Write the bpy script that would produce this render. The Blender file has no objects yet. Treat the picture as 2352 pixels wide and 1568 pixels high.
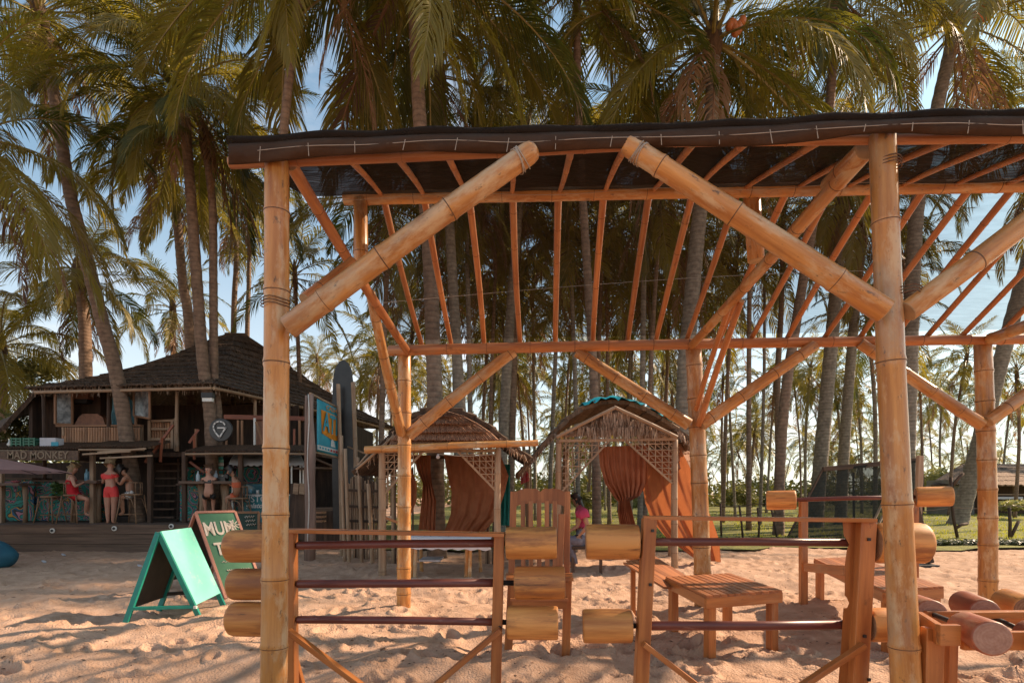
import bpy, math, random
import numpy as np
from mathutils import Vector, Matrix, Quaternion, noise as mnoise
random.seed(7)
R = math.radians
S = bpy.context.scene
COL = S.collection
# ---------------------------------------------------------------- camera
F, U0, V0, EYE = 1300.0, 1176.0, 1130.0, 1.40      # focal length, centre and eye level in the units of the survey
cam_d = bpy.data.cameras.new('camera')
cam_d.sensor_width = 36.0
cam_d.lens = F / 2352.0 * 36.0
cam_d.shift_y = (V0 - 784.0) / 2352.0
cam_d.clip_end = 2500.0
cam_d.clip_start = 0.05
cam = bpy.data.objects.new('camera', cam_d)
COL.objects.link(cam)
cam.location = (0, 0, EYE)
cam.rotation_euler = (R(90), 0, 0)
S.camera = cam
# ---------------------------------------------------------------- light
SUN_AZ = math.atan2(0.93, 0.37)       # from +Y towards +X
SUN_EL = R(35)
sun_dir = Vector((math.sin(SUN_AZ) * math.cos(SUN_EL), math.cos(SUN_AZ) * math.cos(SUN_EL), math.sin(SUN_EL)))
sl = bpy.data.lights.new('sun', 'SUN')
sl.energy = 5.0
sl.angle = R(0.9)
sl.color = (1.0, 0.74, 0.52)
so = bpy.data.objects.new('sun', sl)
COL.objects.link(so)
so.rotation_euler = sun_dir.to_track_quat('Z', 'Y').to_euler()
W = bpy.data.worlds.new('World')
S.world = W
W.use_nodes = True
wn, wl = W.node_tree.nodes, W.node_tree.links
wn.clear()
sky = wn.new('ShaderNodeTexSky')
sky.sky_type = 'NISHITA'
sky.sun_disc = False
sky.sun_elevation = SUN_EL
sky.sun_rotation = SUN_AZ
sky.dust_density = 1.0
sky.air_density = 1.0
tc = wn.new('ShaderNodeTexCoord')
mp = wn.new('ShaderNodeMapping'); mp.inputs['Scale'].default_value = (1.2, 1.2, 3.4)
cn = wn.new('ShaderNodeTexNoise'); cn.inputs['Scale'].default_value = 1.7; cn.inputs['Detail'].default_value = 7; cn.inputs['Roughness'].default_value = 0.6
cr = wn.new('ShaderNodeValToRGB')
cr.color_ramp.elements[0].position = 0.50; cr.color_ramp.elements[0].color = (0, 0, 0, 1)
cr.color_ramp.elements[1].position = 0.74; cr.color_ramp.elements[1].color = (1, 1, 1, 1)
sx = wn.new('ShaderNodeSeparateXYZ')
hz = wn.new('ShaderNodeMapRange')      # thin cloud thickens towards the horizon
hz.inputs['From Min'].default_value = 0.0; hz.inputs['From Max'].default_value = 0.42
hz.inputs['To Min'].default_value = 0.65; hz.inputs['To Max'].default_value = 0.09
mxm = wn.new('ShaderNodeMath'); mxm.operation = 'MULTIPLY_ADD'; mxm.inputs[1].default_value = 0.55
mixc = wn.new('ShaderNodeMix'); mixc.data_type = 'RGBA'
tint = wn.new('ShaderNodeMix'); tint.data_type = 'RGBA'; tint.blend_type = 'MULTIPLY'; tint.inputs['Factor'].default_value = 1.0
tint.inputs['B'].default_value = (0.78, 1.01, 0.93, 1)
bg = wn.new('ShaderNodeBackground'); bg.inputs['Strength'].default_value = 0.13
wo = wn.new('ShaderNodeOutputWorld')
wl.new(tc.outputs['Generated'], mp.inputs['Vector']); wl.new(mp.outputs[0], cn.inputs['Vector']); wl.new(cn.outputs['Fac'], cr.inputs[0])
wl.new(tc.outputs['Generated'], sx.inputs[0]); wl.new(sx.outputs['Z'], hz.inputs['Value'])
wl.new(cr.outputs[0], mxm.inputs[0]); wl.new(hz.outputs[0], mxm.inputs[2])
mxm.use_clamp = True
wl.new(sky.outputs[0], tint.inputs['A']); wl.new(tint.outputs['Result'], mixc.inputs['A']); wl.new(mxm.outputs[0], mixc.inputs['Factor'])
mixc.inputs['B'].default_value = (6.6, 6.0, 5.9, 1)
wl.new(mixc.outputs['Result'], bg.inputs['Color']); wl.new(bg.outputs[0], wo.inputs['Surface'])
S.view_settings.view_transform = 'Standard'
S.view_settings.look = 'None'
S.view_settings.gamma = 1.0
S.view_settings.use_curve_mapping = False
S.view_settings.exposure = 0.68
try:
    S.cycles.max_bounces = 7
    S.cycles.transparent_max_bounces = 16
    S.cycles.diffuse_bounces = 4
except Exception:
    pass
# ---------------------------------------------------------------- helpers
def P(u, v, Y):
    return Vector(((u - U0) / F * Y, Y, EYE - (v - V0) / F * Y))
def G(u, v, z=0.0):
    Y = (EYE - z) * F / (v - V0)
    return Vector(((u - U0) / F * Y, Y, z))
def PX(X, v, u):          # on the vertical plane x = X
    Y = X * F / (u - U0)
    return P(u, v, Y)
MATS = {}
def new_mat(name):
    m = bpy.data.materials.new(name); m.use_nodes = True
    n = m.node_tree.nodes; l = m.node_tree.links
    b = n.get('Principled BSDF')
    MATS[name] = m
    return m, n, l, b
def hexs(c):
    return (c[0], c[1], c[2], 1)
def mat(name, c1, c2=None, rough=0.6, scale=8.0, stretch=1.0, detail=5, bump=0.15, bscale=None, vary=0.0, metal=0.0, spec=0.5, lo=0.35, hi=0.65, bdist=0.01):
    """noise-mixed colour with a bump; stretch<1 lengthens the grain along local Z; vary shifts brightness per object"""
    if name in MATS: return MATS[name]
    m, n, l, b = new_mat(name)
    c2 = c2 or tuple(x * 0.7 for x in c1)
    t = n.new('ShaderNodeTexCoord'); mpn = n.new('ShaderNodeMapping')
    mpn.inputs['Scale'].default_value = (1, 1, stretch)
    l.new(t.outputs['Object'], mpn.inputs['Vector'])
    nz = n.new('ShaderNodeTexNoise'); nz.inputs['Scale'].default_value = scale; nz.inputs['Detail'].default_value = detail; nz.inputs['Roughness'].default_value = 0.62
    oi = n.new('ShaderNodeObjectInfo')
    if vary > 0:
        nz.noise_dimensions = '4D'
        sc = n.new('ShaderNodeMath'); sc.operation = 'MULTIPLY'; sc.inputs[1].default_value = 37.0
        l.new(oi.outputs['Random'], sc.inputs[0]); l.new(sc.outputs[0], nz.inputs['W'])
    l.new(mpn.outputs[0], nz.inputs['Vector'])
    rp = n.new('ShaderNodeValToRGB')
    rp.color_ramp.elements[0].position = lo; rp.color_ramp.elements[0].color = hexs(c2)
    rp.color_ramp.elements[1].position = hi; rp.color_ramp.elements[1].color = hexs(c1)
    l.new(nz.outputs['Fac'], rp.inputs[0])
    out = rp.outputs[0]
    if vary > 0:
        hs = n.new('ShaderNodeHueSaturation')
        mr = n.new('ShaderNodeMapRange'); mr.inputs['To Min'].default_value = 1 - vary; mr.inputs['To Max'].default_value = 1 + vary
        l.new(oi.outputs['Random'], mr.inputs['Value']); l.new(mr.outputs[0], hs.inputs['Value']); l.new(out, hs.inputs['Color'])
        out = hs.outputs[0]
    l.new(out, b.inputs['Base Color'])
    b.inputs['Roughness'].default_value = rough
    b.inputs['Metallic'].default_value = metal
    b.inputs['Specular IOR Level'].default_value = spec
    if bump:
        nb = nz
        if bscale:
            nb = n.new('ShaderNodeTexNoise'); nb.inputs['Scale'].default_value = bscale; nb.inputs['Detail'].default_value = 4
            l.new(mpn.outputs[0], nb.inputs['Vector'])
        bp = n.new('ShaderNodeBump'); bp.inputs['Strength'].default_value = bump; bp.inputs['Distance'].default_value = bdist
        l.new(nb.outputs['Fac'], bp.inputs['Height']); l.new(bp.outputs[0], b.inputs['Normal'])
    return m
def link(o, par=None):
    COL.objects.link(o)
    if par is not None: o.parent = par
    return o
def tag(o, label=None, cat=None, group=None, kind=None):
    if label: o['label'] = label
    if cat: o['category'] = cat
    if group: o['group'] = group
    if kind: o['kind'] = kind
    return o
def thing(name, label, cat, loc=(0, 0, 0), group=None):
    o = bpy.data.objects.new(name, None); o.location = loc; o.empty_display_size = 0.2
    COL.objects.link(o)
    return tag(o, label, cat, group)
def worg(par):
    L = Vector((0, 0, 0))
    while par is not None:
        L = L + par.location; par = par.parent
    return L
def mesh(name, verts, faces, mats, par=None, mi=None, smooth=False, loc=None, rot=None, local=False):
    """verts in world space unless local; the object's origin is loc (or the parent's)"""
    base = worg(par)
    org = Vector(loc) if loc is not None else base
    me = bpy.data.meshes.new(name)
    if local: vv = [tuple(v) for v in verts]
    else: vv = [(v[0] - org[0], v[1] - org[1], v[2] - org[2]) for v in verts]
    me.from_pydata(vv, [], faces)
    for m in (mats if isinstance(mats, (list, tuple)) else [mats]): me.materials.append(m)
    if mi: me.polygons.foreach_set('material_index', mi)
    if smooth: me.polygons.foreach_set('use_smooth', [True] * len(faces))
    me.update()
    o = bpy.data.objects.new(name, me)
    link(o, par)
    o.location = org - base
    if rot is not None:
        o.rotation_mode = 'QUATERNION'; o.rotation_quaternion = rot
    return o
def axis_rot(d, up=Vector((0, 0, 1))):
    """rotation taking local Z to d and local Y as near as possible to up"""
    z = d.normalized()
    if abs(z.dot(up)) > 0.99: up = Vector((0, 1, 0)) if abs(z.y) < .9 else Vector((1, 0, 0))
    x = up.cross(z).normalized(); y = z.cross(x)
    return Matrix((x, y, z)).transposed().to_quaternion()
def beam(name, p0, p1, w, h, m, par=None, up=Vector((0, 0, 1)), bev=0.06, w1=None, h1=None):
    """a squared timber from p0 to p1, w across, h along up, edges bevelled"""
    p0, p1 = Vector(p0), Vector(p1)
    L = (p1 - p0).length
    w1 = w1 or w; h1 = h1 or h
    def sec(w, h, z):
        b = min(w, h) * bev
        a, c = w / 2, h / 2
        return [(a - b, -c, z), (a, -c + b, z), (a, c - b, z), (a - b, c, z), (-a + b, c, z), (-a, c - b, z), (-a, -c + b, z), (-a + b, -c, z)]
    e = min(w, h) * bev
    def shrink(s, k): return [(x * k, y * k, z) for x, y, z in s]
    kk = 1 - bev
    V = shrink(sec(w, h, 0), kk) + sec(w, h, e) + sec(w1, h1, L - e) + shrink(sec(w1, h1, L), kk)
    Fc = [tuple(range(7, -1, -1))]
    for k in range(3):
        for i in range(8):
            j = (i + 1) % 8
            Fc.append((k * 8 + i, k * 8 + j, k * 8 + 8 + j, k * 8 + 8 + i))
    Fc.append(tuple(range(24, 32)))
    return mesh(name, V, Fc, m, par, loc=p0, rot=axis_rot(p1 - p0, up), local=True)
def lathe(name, prof, p0, p1, m, par=None, n=16, mi=None, smooth=True, bow=0.0, seed=0, wob=0.0):
    """profile of (t along 0..L, radius, slot) turned about the line p0-p1"""
    p0, p1 = Vector(p0), Vector(p1)
    rnd = random.Random(seed)
    a0 = rnd.random() * 6.28
    L = (p1 - p0).length
    V, Fc, MI = [], [], []
    for t, r, s in prof:
        k = math.sin(math.pi * min(max(t / L, 0), 1)) * bow
        for i in range(n):
            a = 2 * math.pi * i / n
            rr = r * (1 + wob * math.sin(2 * a + a0) + wob * 0.6 * math.sin(3 * a + t * 3))
            V.append((rr * math.cos(a) + k * math.cos(a0), rr * math.sin(a) + k * math.sin(a0), t))
    for j in range(len(prof) - 1):
        for i in range(n):
            q = (i + 1) % n
            Fc.append((j * n + i, j * n + q, (j + 1) * n + q, (j + 1) * n + i)); MI.append(prof[j][2])
    Fc.append(tuple(range(n - 1, -1, -1))); MI.append(prof[0][2])
    Fc.append(tuple(range((len(prof) - 1) * n, len(prof) * n))); MI.append(prof[-1][2])
    o = mesh(name, V, Fc, m, par, mi=MI, loc=p0, rot=axis_rot(p1 - p0), local=True)
    if smooth:
        fl = [True] * (len(Fc) - 2) + [False, False]
        o.data.polygons.foreach_set('use_smooth', fl)
    return o
def bamboo(name, p0, p1, r0, r1=None, par=None, m=None, gap=0.34, seed=0, n=16, bow=None, soft=False):
    p0, p1 = Vector(p0), Vector(p1)
    r1 = r1 or r0 * 0.92
    m = m or [MATS['bamboo'], MATS['bamboo_node'], MATS['bamboo_cut']]
    L = (p1 - p0).length
    rnd = random.Random(seed * 13 + 5)
    prof = [(0, r0 * 0.93, 2), (0.004, r0, 0)]
    t = rnd.uniform(0.3, 0.9) * gap
    while t < L - 0.03:
        r = r0 + (r1 - r0) * t / L
        w = r * rnd.uniform(.13, .22)
        prof += [(t - w * 2.2, r * .99, 0), (t - w * 0.8, r * 1.06, 0), (t - w * .25, r * 1.035, 1), (t + w * .25, r * 1.085, 0), (t + w * 2.4, r * 1.0, 0)]
        t += gap * rnd.uniform(0.85, 1.18)
    prof = [p for p in prof if p[0] <= L - 0.006]
    if soft:
        prof = [p for p in prof if p[0] <= L - .075]
        prof += [(L - .07, r1, 0), (L - .04, r1 * .96, 0), (L - .018, r1 * .84, 0), (L - .005, r1 * .62, 0), (L, r1 * .4, 2)]
    else: prof += [(L - 0.004, r1, 2), (L, r1 * .93, 2)]
    return lathe(name, prof, p0, p1, m, par, n=n, bow=(0.006 * L if bow is None else bow), seed=seed, wob=0.012)
def log(name, p0, p1, r, par=None, m=None, seed=0, rb=0.2, n=24):
    p0, p1 = Vector(p0), Vector(p1)
    L = (p1 - p0).length
    e = r * rb
    prof = [(0, r * (1 - rb), 1), (e * 0.12, r * (1 - rb * .55), 0), (e * .45, r * (1 - rb * .18), 0), (e * 1.1, r, 0), (L * .35, r * 1.012, 0), (L * .7, r * 1.0, 0), (L - e * 1.1, r * .995, 0), (L - e * .45, r * (1 - rb * .18), 0), (L - e * .12, r * (1 - rb * .55), 1), (L, r * (1 - rb), 1)]
    return lathe(name, prof, p0, p1, m or [MATS['log_wood'], MATS['log_end']], par, n=n, seed=seed, wob=0.012)
def tube(name, pts, rad, m, par=None, n=8, smooth=True, closed=False):
    pts = [Vector(p) for p in pts]
    rad = rad if isinstance(rad, (list, tuple)) else [rad] * len(pts)
    V, Fc = [], []
    ref = None
    for k, p in enumerate(pts):
        d = (pts[min(k + 1, len(pts) - 1)] - pts[max(k - 1, 0)]).normalized()
        if ref is None:
            ref = Vector((0, 0, 1)) if abs(d.z) < .9 else Vector((0, 1, 0))
        x = ref.cross(d).normalized(); y = d.cross(x); ref = y
        for i in range(n):
            a = 2 * math.pi * i / n
            V.append(p + (x * math.cos(a) + y * math.sin(a)) * rad[k])
    for j in range(len(pts) - 1):
        for i in range(n):
            q = (i + 1) % n
            Fc.append((j * n + i, j * n + q, (j + 1) * n + q, (j + 1) * n + i))
    Fc.append(tuple(range(n - 1, -1, -1))); Fc.append(tuple(range((len(pts) - 1) * n, len(pts) * n)))
    return mesh(name, V, Fc, m, par, smooth=smooth)
class MB:
    def __init__(s): s.v, s.f, s.mi = [], [], []
    def add(s, V, Fc, k=0):
        b = len(s.v); s.v += [tuple(v) for v in V]
        for f in Fc: s.f.append(tuple(b + i for i in f)); s.mi.append(k)
    def quad(s, a, b, c, d, k=0): s.add([a, b, c, d], [(0, 1, 2, 3)], k)
    def box(s, c, sx, sy, sz, k=0, rot=0.0):
        cx, cy, cz = c; ca, sa = math.cos(rot), math.sin(rot)
        V = []
        for dz in (-sz / 2, sz / 2):
            for dx, dy in ((-sx / 2, -sy / 2), (sx / 2, -sy / 2), (sx / 2, sy / 2), (-sx / 2, sy / 2)):
                V.append((cx + dx * ca - dy * sa, cy + dx * sa + dy * ca, cz + dz))
        s.add(V, [(3, 2, 1, 0), (4, 5, 6, 7), (0, 1, 5, 4), (1, 2, 6, 5), (2, 3, 7, 6), (3, 0, 4, 7)], k)
    def bar(s, p0, p1, w, h, k=0, up=Vector((0, 0, 1))):
        p0, p1 = Vector(p0), Vector(p1)
        z = (p1 - p0).normalized()
        if abs(z.dot(up)) > .99: up = Vector((0, 1, 0))
        x = up.cross(z).normalized() * (w / 2); y = z.cross(x.normalized()) * (h / 2)
        V = [p0 - x - y, p0 + x - y, p0 + x + y, p0 - x + y, p1 - x - y, p1 + x - y, p1 + x + y, p1 - x + y]
        s.add(V, [(3, 2, 1, 0), (4, 5, 6, 7), (0, 1, 5, 4), (1, 2, 6, 5), (2, 3, 7, 6), (3, 0, 4, 7)], k)
    def build(s, name, m, par=None, smooth=False):
        return mesh(name, s.v, s.f, m, par, mi=s.mi, smooth=smooth)
def sheet(name, grid, m, par=None, thick=0.0, smooth=True):
    """grid[j][i] of points; thick gives it two sides"""
    nj, ni = len(grid), len(grid[0])
    V = [p for row in grid for p in row]
    Fc = [(j * ni + i, j * ni + i + 1, (j + 1) * ni + i + 1, (j + 1) * ni + i) for j in range(nj - 1) for i in range(ni - 1)]
    o = mesh(name, V, Fc, m, par, smooth=smooth)
    if thick:
        md = o.modifiers.new('solid', 'SOLIDIFY'); md.thickness = thick; md.offset = 0
    return o
def lerp(a, b, t): return a + (b - a) * t
def text(name, body, loc, size, m, par=None, rot=(R(90), 0, 0), depth=0.002, align='CENTER', shear=0.0, sx=1.0, matrix=None, bold=0.0):
    c = bpy.data.curves.new(name, 'FONT'); c.body = body; c.size = size; c.extrude = depth; c.align_x = align; c.align_y = 'CENTER'; c.shear = shear; c.offset = bold
    c.resolution_u = 3
    t = bpy.data.objects.new(name, c); COL.objects.link(t)
    dg = bpy.context.evaluated_depsgraph_get()
    me = bpy.data.meshes.new_from_object(t.evaluated_get(dg))
    bpy.data.objects.remove(t)
    me.materials.clear(); me.materials.append(m)
    o = bpy.data.objects.new(name, me); link(o, par)
    base = worg(par)
    if matrix is not None:
        mw = matrix @ Matrix.Scale(sx, 4, Vector((1, 0, 0)))
        o.matrix_local = Matrix.Translation(-base) @ mw
    else:
        o.location = Vector(loc) - base; o.rotation_euler = rot; o.scale = (sx, 1, 1)
    return o

# ---------------------------------------------------------------- materials
mat('bamboo', (0.63, 0.31, 0.095), (0.33, 0.12, 0.03), rough=0.3, scale=22, stretch=0.07, vary=0.14, bump=0.2, lo=0.32, hi=0.68)
def age(m, c, amount, sc, lo=0.5, hi=0.66, stretch=0.35):
    """pale weathered patches and specks with a shape of their own"""
    n, l = m.node_tree.nodes, m.node_tree.links
    b = n['Principled BSDF']
    src = b.inputs['Base Color'].links[0].from_socket
    t = n.new('ShaderNodeTexCoord'); mpn = n.new('ShaderNodeMapping'); mpn.inputs['Scale'].default_value = (1, 1, stretch)
    nz = n.new('ShaderNodeTexNoise'); nz.inputs['Scale'].default_value = sc; nz.inputs['Detail'].default_value = 6; nz.inputs['Roughness'].default_value = .7
    oi = n.new('ShaderNodeObjectInfo'); ad = n.new('ShaderNodeVectorMath'); ad.operation = 'ADD'
    l.new(t.outputs['Object'], ad.inputs[0]); l.new(oi.outputs['Random'], ad.inputs[1]); l.new(ad.outputs[0], mpn.inputs['Vector']); l.new(mpn.outputs[0], nz.inputs['Vector'])
    rp = n.new('ShaderNodeValToRGB'); rp.color_ramp.elements[0].position = lo; rp.color_ramp.elements[1].position = hi
    rp.color_ramp.elements[0].color = (0, 0, 0, 1); rp.color_ramp.elements[1].color = (amount, amount, amount, 1)
    mx = n.new('ShaderNodeMix'); mx.data_type = 'RGBA'; mx.inputs['B'].default_value = hexs(c)
    l.new(nz.outputs['Fac'], rp.inputs[0]); l.new(rp.outputs[0], mx.inputs['Factor']); l.new(src, mx.inputs['A']); l.new(mx.outputs['Result'], b.inputs['Base Color'])
age(MATS['bamboo'], (0.58, 0.41, 0.24), 0.8, 8, .5, .62)
age(MATS['bamboo'], (0.10, 0.06, 0.035), 0.85, 24, .6, .68, .5)
age(MATS['bamboo'], (0.20, 0.11, 0.06), 0.6, 3.5, .55, .7, .4)
age(MATS['bamboo'], (0.36, 0.30, 0.22), 0.6, 2.2, .5, .66, .5)
mat('bamboo_node', (0.17, 0.085, 0.042), (0.07, 0.035, 0.02), rough=0.7, scale=30)
mat('bamboo_cut', (0.45, 0.30, 0.17), rough=0.8)
mat('bamboo_split', (0.52, 0.215, 0.075), (0.30, 0.10, 0.032), rough=0.42, scale=30, stretch=0.08, vary=0.15, bump=0.15)
age(MATS['bamboo_split'], (0.08, 0.04, 0.02), .7, 12, .6, .7)
age(MATS['bamboo_split'], (0.34, 0.22, 0.13), .5, 3, .5, .66, .3)
mat('rack_wood', (0.52, 0.19, 0.05), (0.28, 0.08, 0.02), rough=0.38, scale=18, stretch=0.07, vary=0.12, bump=0.15)
age(MATS['rack_wood'], (0.07, 0.03, 0.015), .6, 9, .63, .7, .5)
age(MATS['rack_wood'], (0.40, 0.24, 0.14), .5, 5, .55, .68, .2)
mat('plank_wood', (0.50, 0.19, 0.07), (0.26, 0.085, 0.03), rough=0.5, scale=18, stretch=0.07, vary=0.14, bump=0.15)
mat('log_wood', (0.66, 0.30, 0.085), (0.42, 0.155, 0.038), rough=0.55, scale=15, stretch=0.10, vary=0.2, bump=0.45, detail=9, lo=.4, hi=.6)
age(MATS['log_wood'], (0.24, 0.09, 0.035), .8, 6, .53, .64, .22)
age(MATS['log_wood'], (0.10, 0.045, 0.02), .8, 26, .62, .68, .08)
mat('log_end', (0.42, 0.24, 0.13), (0.27, 0.14, 0.07), rough=0.7, scale=25, bump=0.3)
mat('red_log', (0.42, 0.12, 0.05), (0.20, 0.055, 0.03), rough=0.5, scale=12, stretch=0.12, vary=0.15, bump=0.2, detail=8)
age(MATS['red_log'], (0.45, 0.28, 0.17), .6, 9, .52, .7, .4)
mat('log_pale_end', (0.42, 0.24, 0.17), (0.32, 0.16, 0.11), rough=0.8, scale=30, bump=0.3)
mat('pipe_paint', (0.16, 0.045, 0.032), (0.11, 0.03, 0.024), rough=0.4, scale=14, stretch=.3, vary=.1)
age(MATS['pipe_paint'], (0.30, 0.16, 0.12), .7, 14, .62, .7, .3)
mat('black_iron', (0.02, 0.02, 0.022), rough=0.5, scale=40)
mat('rope', (0.42, 0.36, 0.30), rough=0.9)

# growth rings on the cut ends
def rings(m, dark):
    n, l = m.node_tree.nodes, m.node_tree.links; b = n['Principled BSDF']; src = b.inputs['Base Color'].links[0].from_socket
    t = n.new('ShaderNodeTexCoord'); wv = n.new('ShaderNodeTexWave'); wv.wave_type = 'RINGS'; wv.rings_direction = 'Z'; wv.inputs['Scale'].default_value = 22; wv.inputs['Distortion'].default_value = 2.5; wv.inputs['Detail'].default_value = 3
    l.new(t.outputs['Object'], wv.inputs['Vector']); mx = n.new('ShaderNodeMix'); mx.data_type = 'RGBA'; mx.blend_type = 'MULTIPLY'; mx.inputs['B'].default_value = hexs(dark)
    mm = n.new('ShaderNodeMath'); mm.operation = 'MULTIPLY'; mm.inputs[1].default_value = .6; l.new(wv.outputs['Fac'], mm.inputs[0]); l.new(mm.outputs[0], mx.inputs['Factor']); l.new(src, mx.inputs['A']); l.new(mx.outputs['Result'], b.inputs['Base Color'])
rings(MATS['log_end'], (.6, .5, .45)); rings(MATS['log_pale_end'], (.88, .84, .8))
# ---------------------------------------------------------------- ground
def vnoise(x, y, s, seed):
    """smooth value noise on arrays"""
    xs, ys = x / s + seed * 17.3, y / s + seed * 5.7
    xi, yi = np.floor(xs).astype(int), np.floor(ys).astype(int)
    fx, fy = xs - xi, ys - yi
    fx, fy = fx * fx * (3 - 2 * fx), fy * fy * (3 - 2 * fy)
    def h(a, b):
        n = (a * 374761393 + b * 668265263 + seed * 1442695041) & 0x7fffffff
        n = ((n ^ (n >> 13)) * 1274126177) & 0x7fffffff
        return ((n ^ (n >> 16)) & 0xffff) / 65535.0
    return (h(xi, yi) * (1 - fx) + h(xi + 1, yi) * fx) * (1 - fy) + (h(xi, yi + 1) * (1 - fx) + h(xi + 1, yi + 1) * fx) * fy
def sand_h(x, y):
    x = np.asarray(x, float); y = np.asarray(y, float)
    r = np.hypot(x, y)
    fade = np.clip(1.15 - r / 26, 0.12, 1)
    wx = x + .25 * vnoise(x, y, .7, 9); wy = y + .25 * vnoise(x, y, .7, 10)
    h = .070 * (vnoise(wx, wy, 1.25, 1) - .5) + .075 * (vnoise(wx, wy, .55, 2) - .5) + .050 * (vnoise(wx, wy, .26, 3) - .5) + .024 * (vnoise(wx, wy, .12, 4) - .5) + .010 * (vnoise(x, y, .05, 14) - .5)
    # footprints: oval dents with a raised rim, scattered in a jittered lattice
    for cell, rad, dep, sd in ((.46, .16, .072, 21), (.33, .10, .042, 22)):
        xi, yi = np.floor(x / cell), np.floor(y / cell)
        for dx in (-1, 0, 1):
            for dy in (-1, 0, 1):
                a, b = (xi + dx).astype(int), (yi + dy).astype(int)
                def hh(k):
                    n = (a * 73856093 ^ b * 19349663 ^ (sd * 83492791 + k * 2654435)) & 0x7fffffff
                    n = ((n ^ (n >> 11)) * 1103515245) & 0x7fffffff
                    return ((n >> 8) & 0xffff) / 65535.0
                cx, cy = (a + hh(1)) * cell, (b + hh(2)) * cell
                th = hh(3) * 3.14; on = (hh(4) > .45) * (.5 + hh(5))
                ex, ey = x - cx, y - cy
                p, q = (ex * np.cos(th) + ey * np.sin(th)) / rad, (-ex * np.sin(th) + ey * np.cos(th)) / (rad * .5)
                d = np.sqrt(p * p + q * q)
                h = h + on * dep * (-.62 * np.exp(-(d * 1.25) ** 4) + .5 * np.exp(-((d - 1.25) / .28) ** 2))
    return h * fade
def ground_z(x, y): return float(sand_h(np.array([x]), np.array([y]))[0])
rs = [0.02]
r = 1.0
while r < 420:
    rs.append(r); r += max(.03, .0052 * r) if r < 9 else (.009 * r if r < 20 else .04 * r)
ang = list(np.radians(np.arange(-50, 50.01, .19))) + list(np.radians(np.arange(53, 307.1, 5)))
rs = np.array(rs); ang = np.array(ang)
RR, AA = np.meshgrid(rs, ang, indexing='ij')
gx, gy = RR * np.sin(AA), RR * np.cos(AA)
gz = sand_h(gx, gy)
nr, na = RR.shape
verts = np.stack([gx, gy, gz], -1).reshape(-1, 3)
i, j = np.meshgrid(np.arange(nr - 1), np.arange(na), indexing='ij')
jn = (j + 1) % na
faces = np.stack([i * na + j, (i + 1) * na + j, (i + 1) * na + jn, i * na + jn], -1).reshape(-1, 4)
me = bpy.data.meshes.new('sand')
me.vertices.add(len(verts)); me.vertices.foreach_set('co', verts.ravel())
me.loops.add(faces.size); me.loops.foreach_set('vertex_index', faces[:, ::-1].ravel())
me.polygons.add(len(faces)); me.polygons.foreach_set('loop_start', np.arange(0, faces.size, 4)); me.polygons.foreach_set('loop_total', np.full(len(faces), 4))
me.polygons.foreach_set('use_smooth', np.ones(len(faces), bool))
me.update(calc_edges=True)
sand = bpy.data.objects.new('sand', me); COL.objects.link(sand); tag(sand, kind='structure')
m = mat('sand', (0.61, 0.405, 0.285), (0.45, 0.28, 0.185), rough=0.95, scale=3.5, detail=9, bump=0.9, bscale=55, bdist=0.02, spec=.15)
age(m, (0.24, 0.14, 0.085), .55, 14, .66, .74, 1.0)
me.materials.append(m)
# grass field behind the huts, a sheet of its own, slightly mounded
gm = mat('grass_ground', (0.26, 0.25, 0.045), (0.11, 0.11, 0.03), rough=0.95, scale=2.2, detail=8, bump=1.0, bscale=14, bdist=.05)
grid = []
for jj in range(46):
    t = jj / 45
    Y = 14.6 * (1 - t) + 120 * t ** 2.4 + 1.2 * 0
    row = []
    for ii in range(90):
        X = -6 + 110 * (ii / 89) ** 1.5
        yy = Y + .5 * math.sin(X * 1.1) * (1 - t) + .35 * math.sin(X * 2.9 + 1) * (1 - t)
        zz = .02 + .05 * min(1, jj / 3) * (.6 + .4 * math.sin(X * 1.7) * math.cos(yy * 1.3)) - (0.035 if jj == 0 else 0)
        row.append((X, yy, zz))
    grid.append(row)
go = sheet('grass_field', grid, gm); tag(go, kind='structure')

# dry leaf scraps, husk bits and twigs strewn on the sand
rnd = random.Random(99); V = []; Fc = []
for k in range(2600):
    Y = 3.6 + 11 * rnd.random() ** 1.5; X = rnd.uniform(-1.0, 1.0) * Y * 1.05
    if mnoise.noise(Vector((X * .7, Y * .7, 5))) < -.05: continue
    z = ground_z(X, Y) if False else 0
    V.append((X, Y)); 
zz = sand_h(np.array([v[0] for v in V]), np.array([v[1] for v in V]))
VV = []
for (X, Y), z in zip(V, zz):
    a = rnd.random() * 6.28; L = rnd.uniform(.006, .022) * (2.2 if rnd.random() < .12 else 1); w_ = L * rnd.uniform(.15, .6)
    d = Vector((math.cos(a), math.sin(a), rnd.uniform(-.2, .2))) * L; e = Vector((-math.sin(a), math.cos(a), 0)) * w_; p = Vector((X, Y, z + .006)); i = len(VV)
    VV += [p - d, p - e, p + d, p + e + Vector((0, 0, .006))]; Fc.append((i, i + 1, i + 2, i + 3))
mat('litter_brown', (0.16, 0.085, 0.045), (0.05, 0.03, 0.018), rough=.9, scale=3)
tag(mesh('leaf_litter', VV, Fc, MATS['litter_brown']), kind='stuff')
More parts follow.
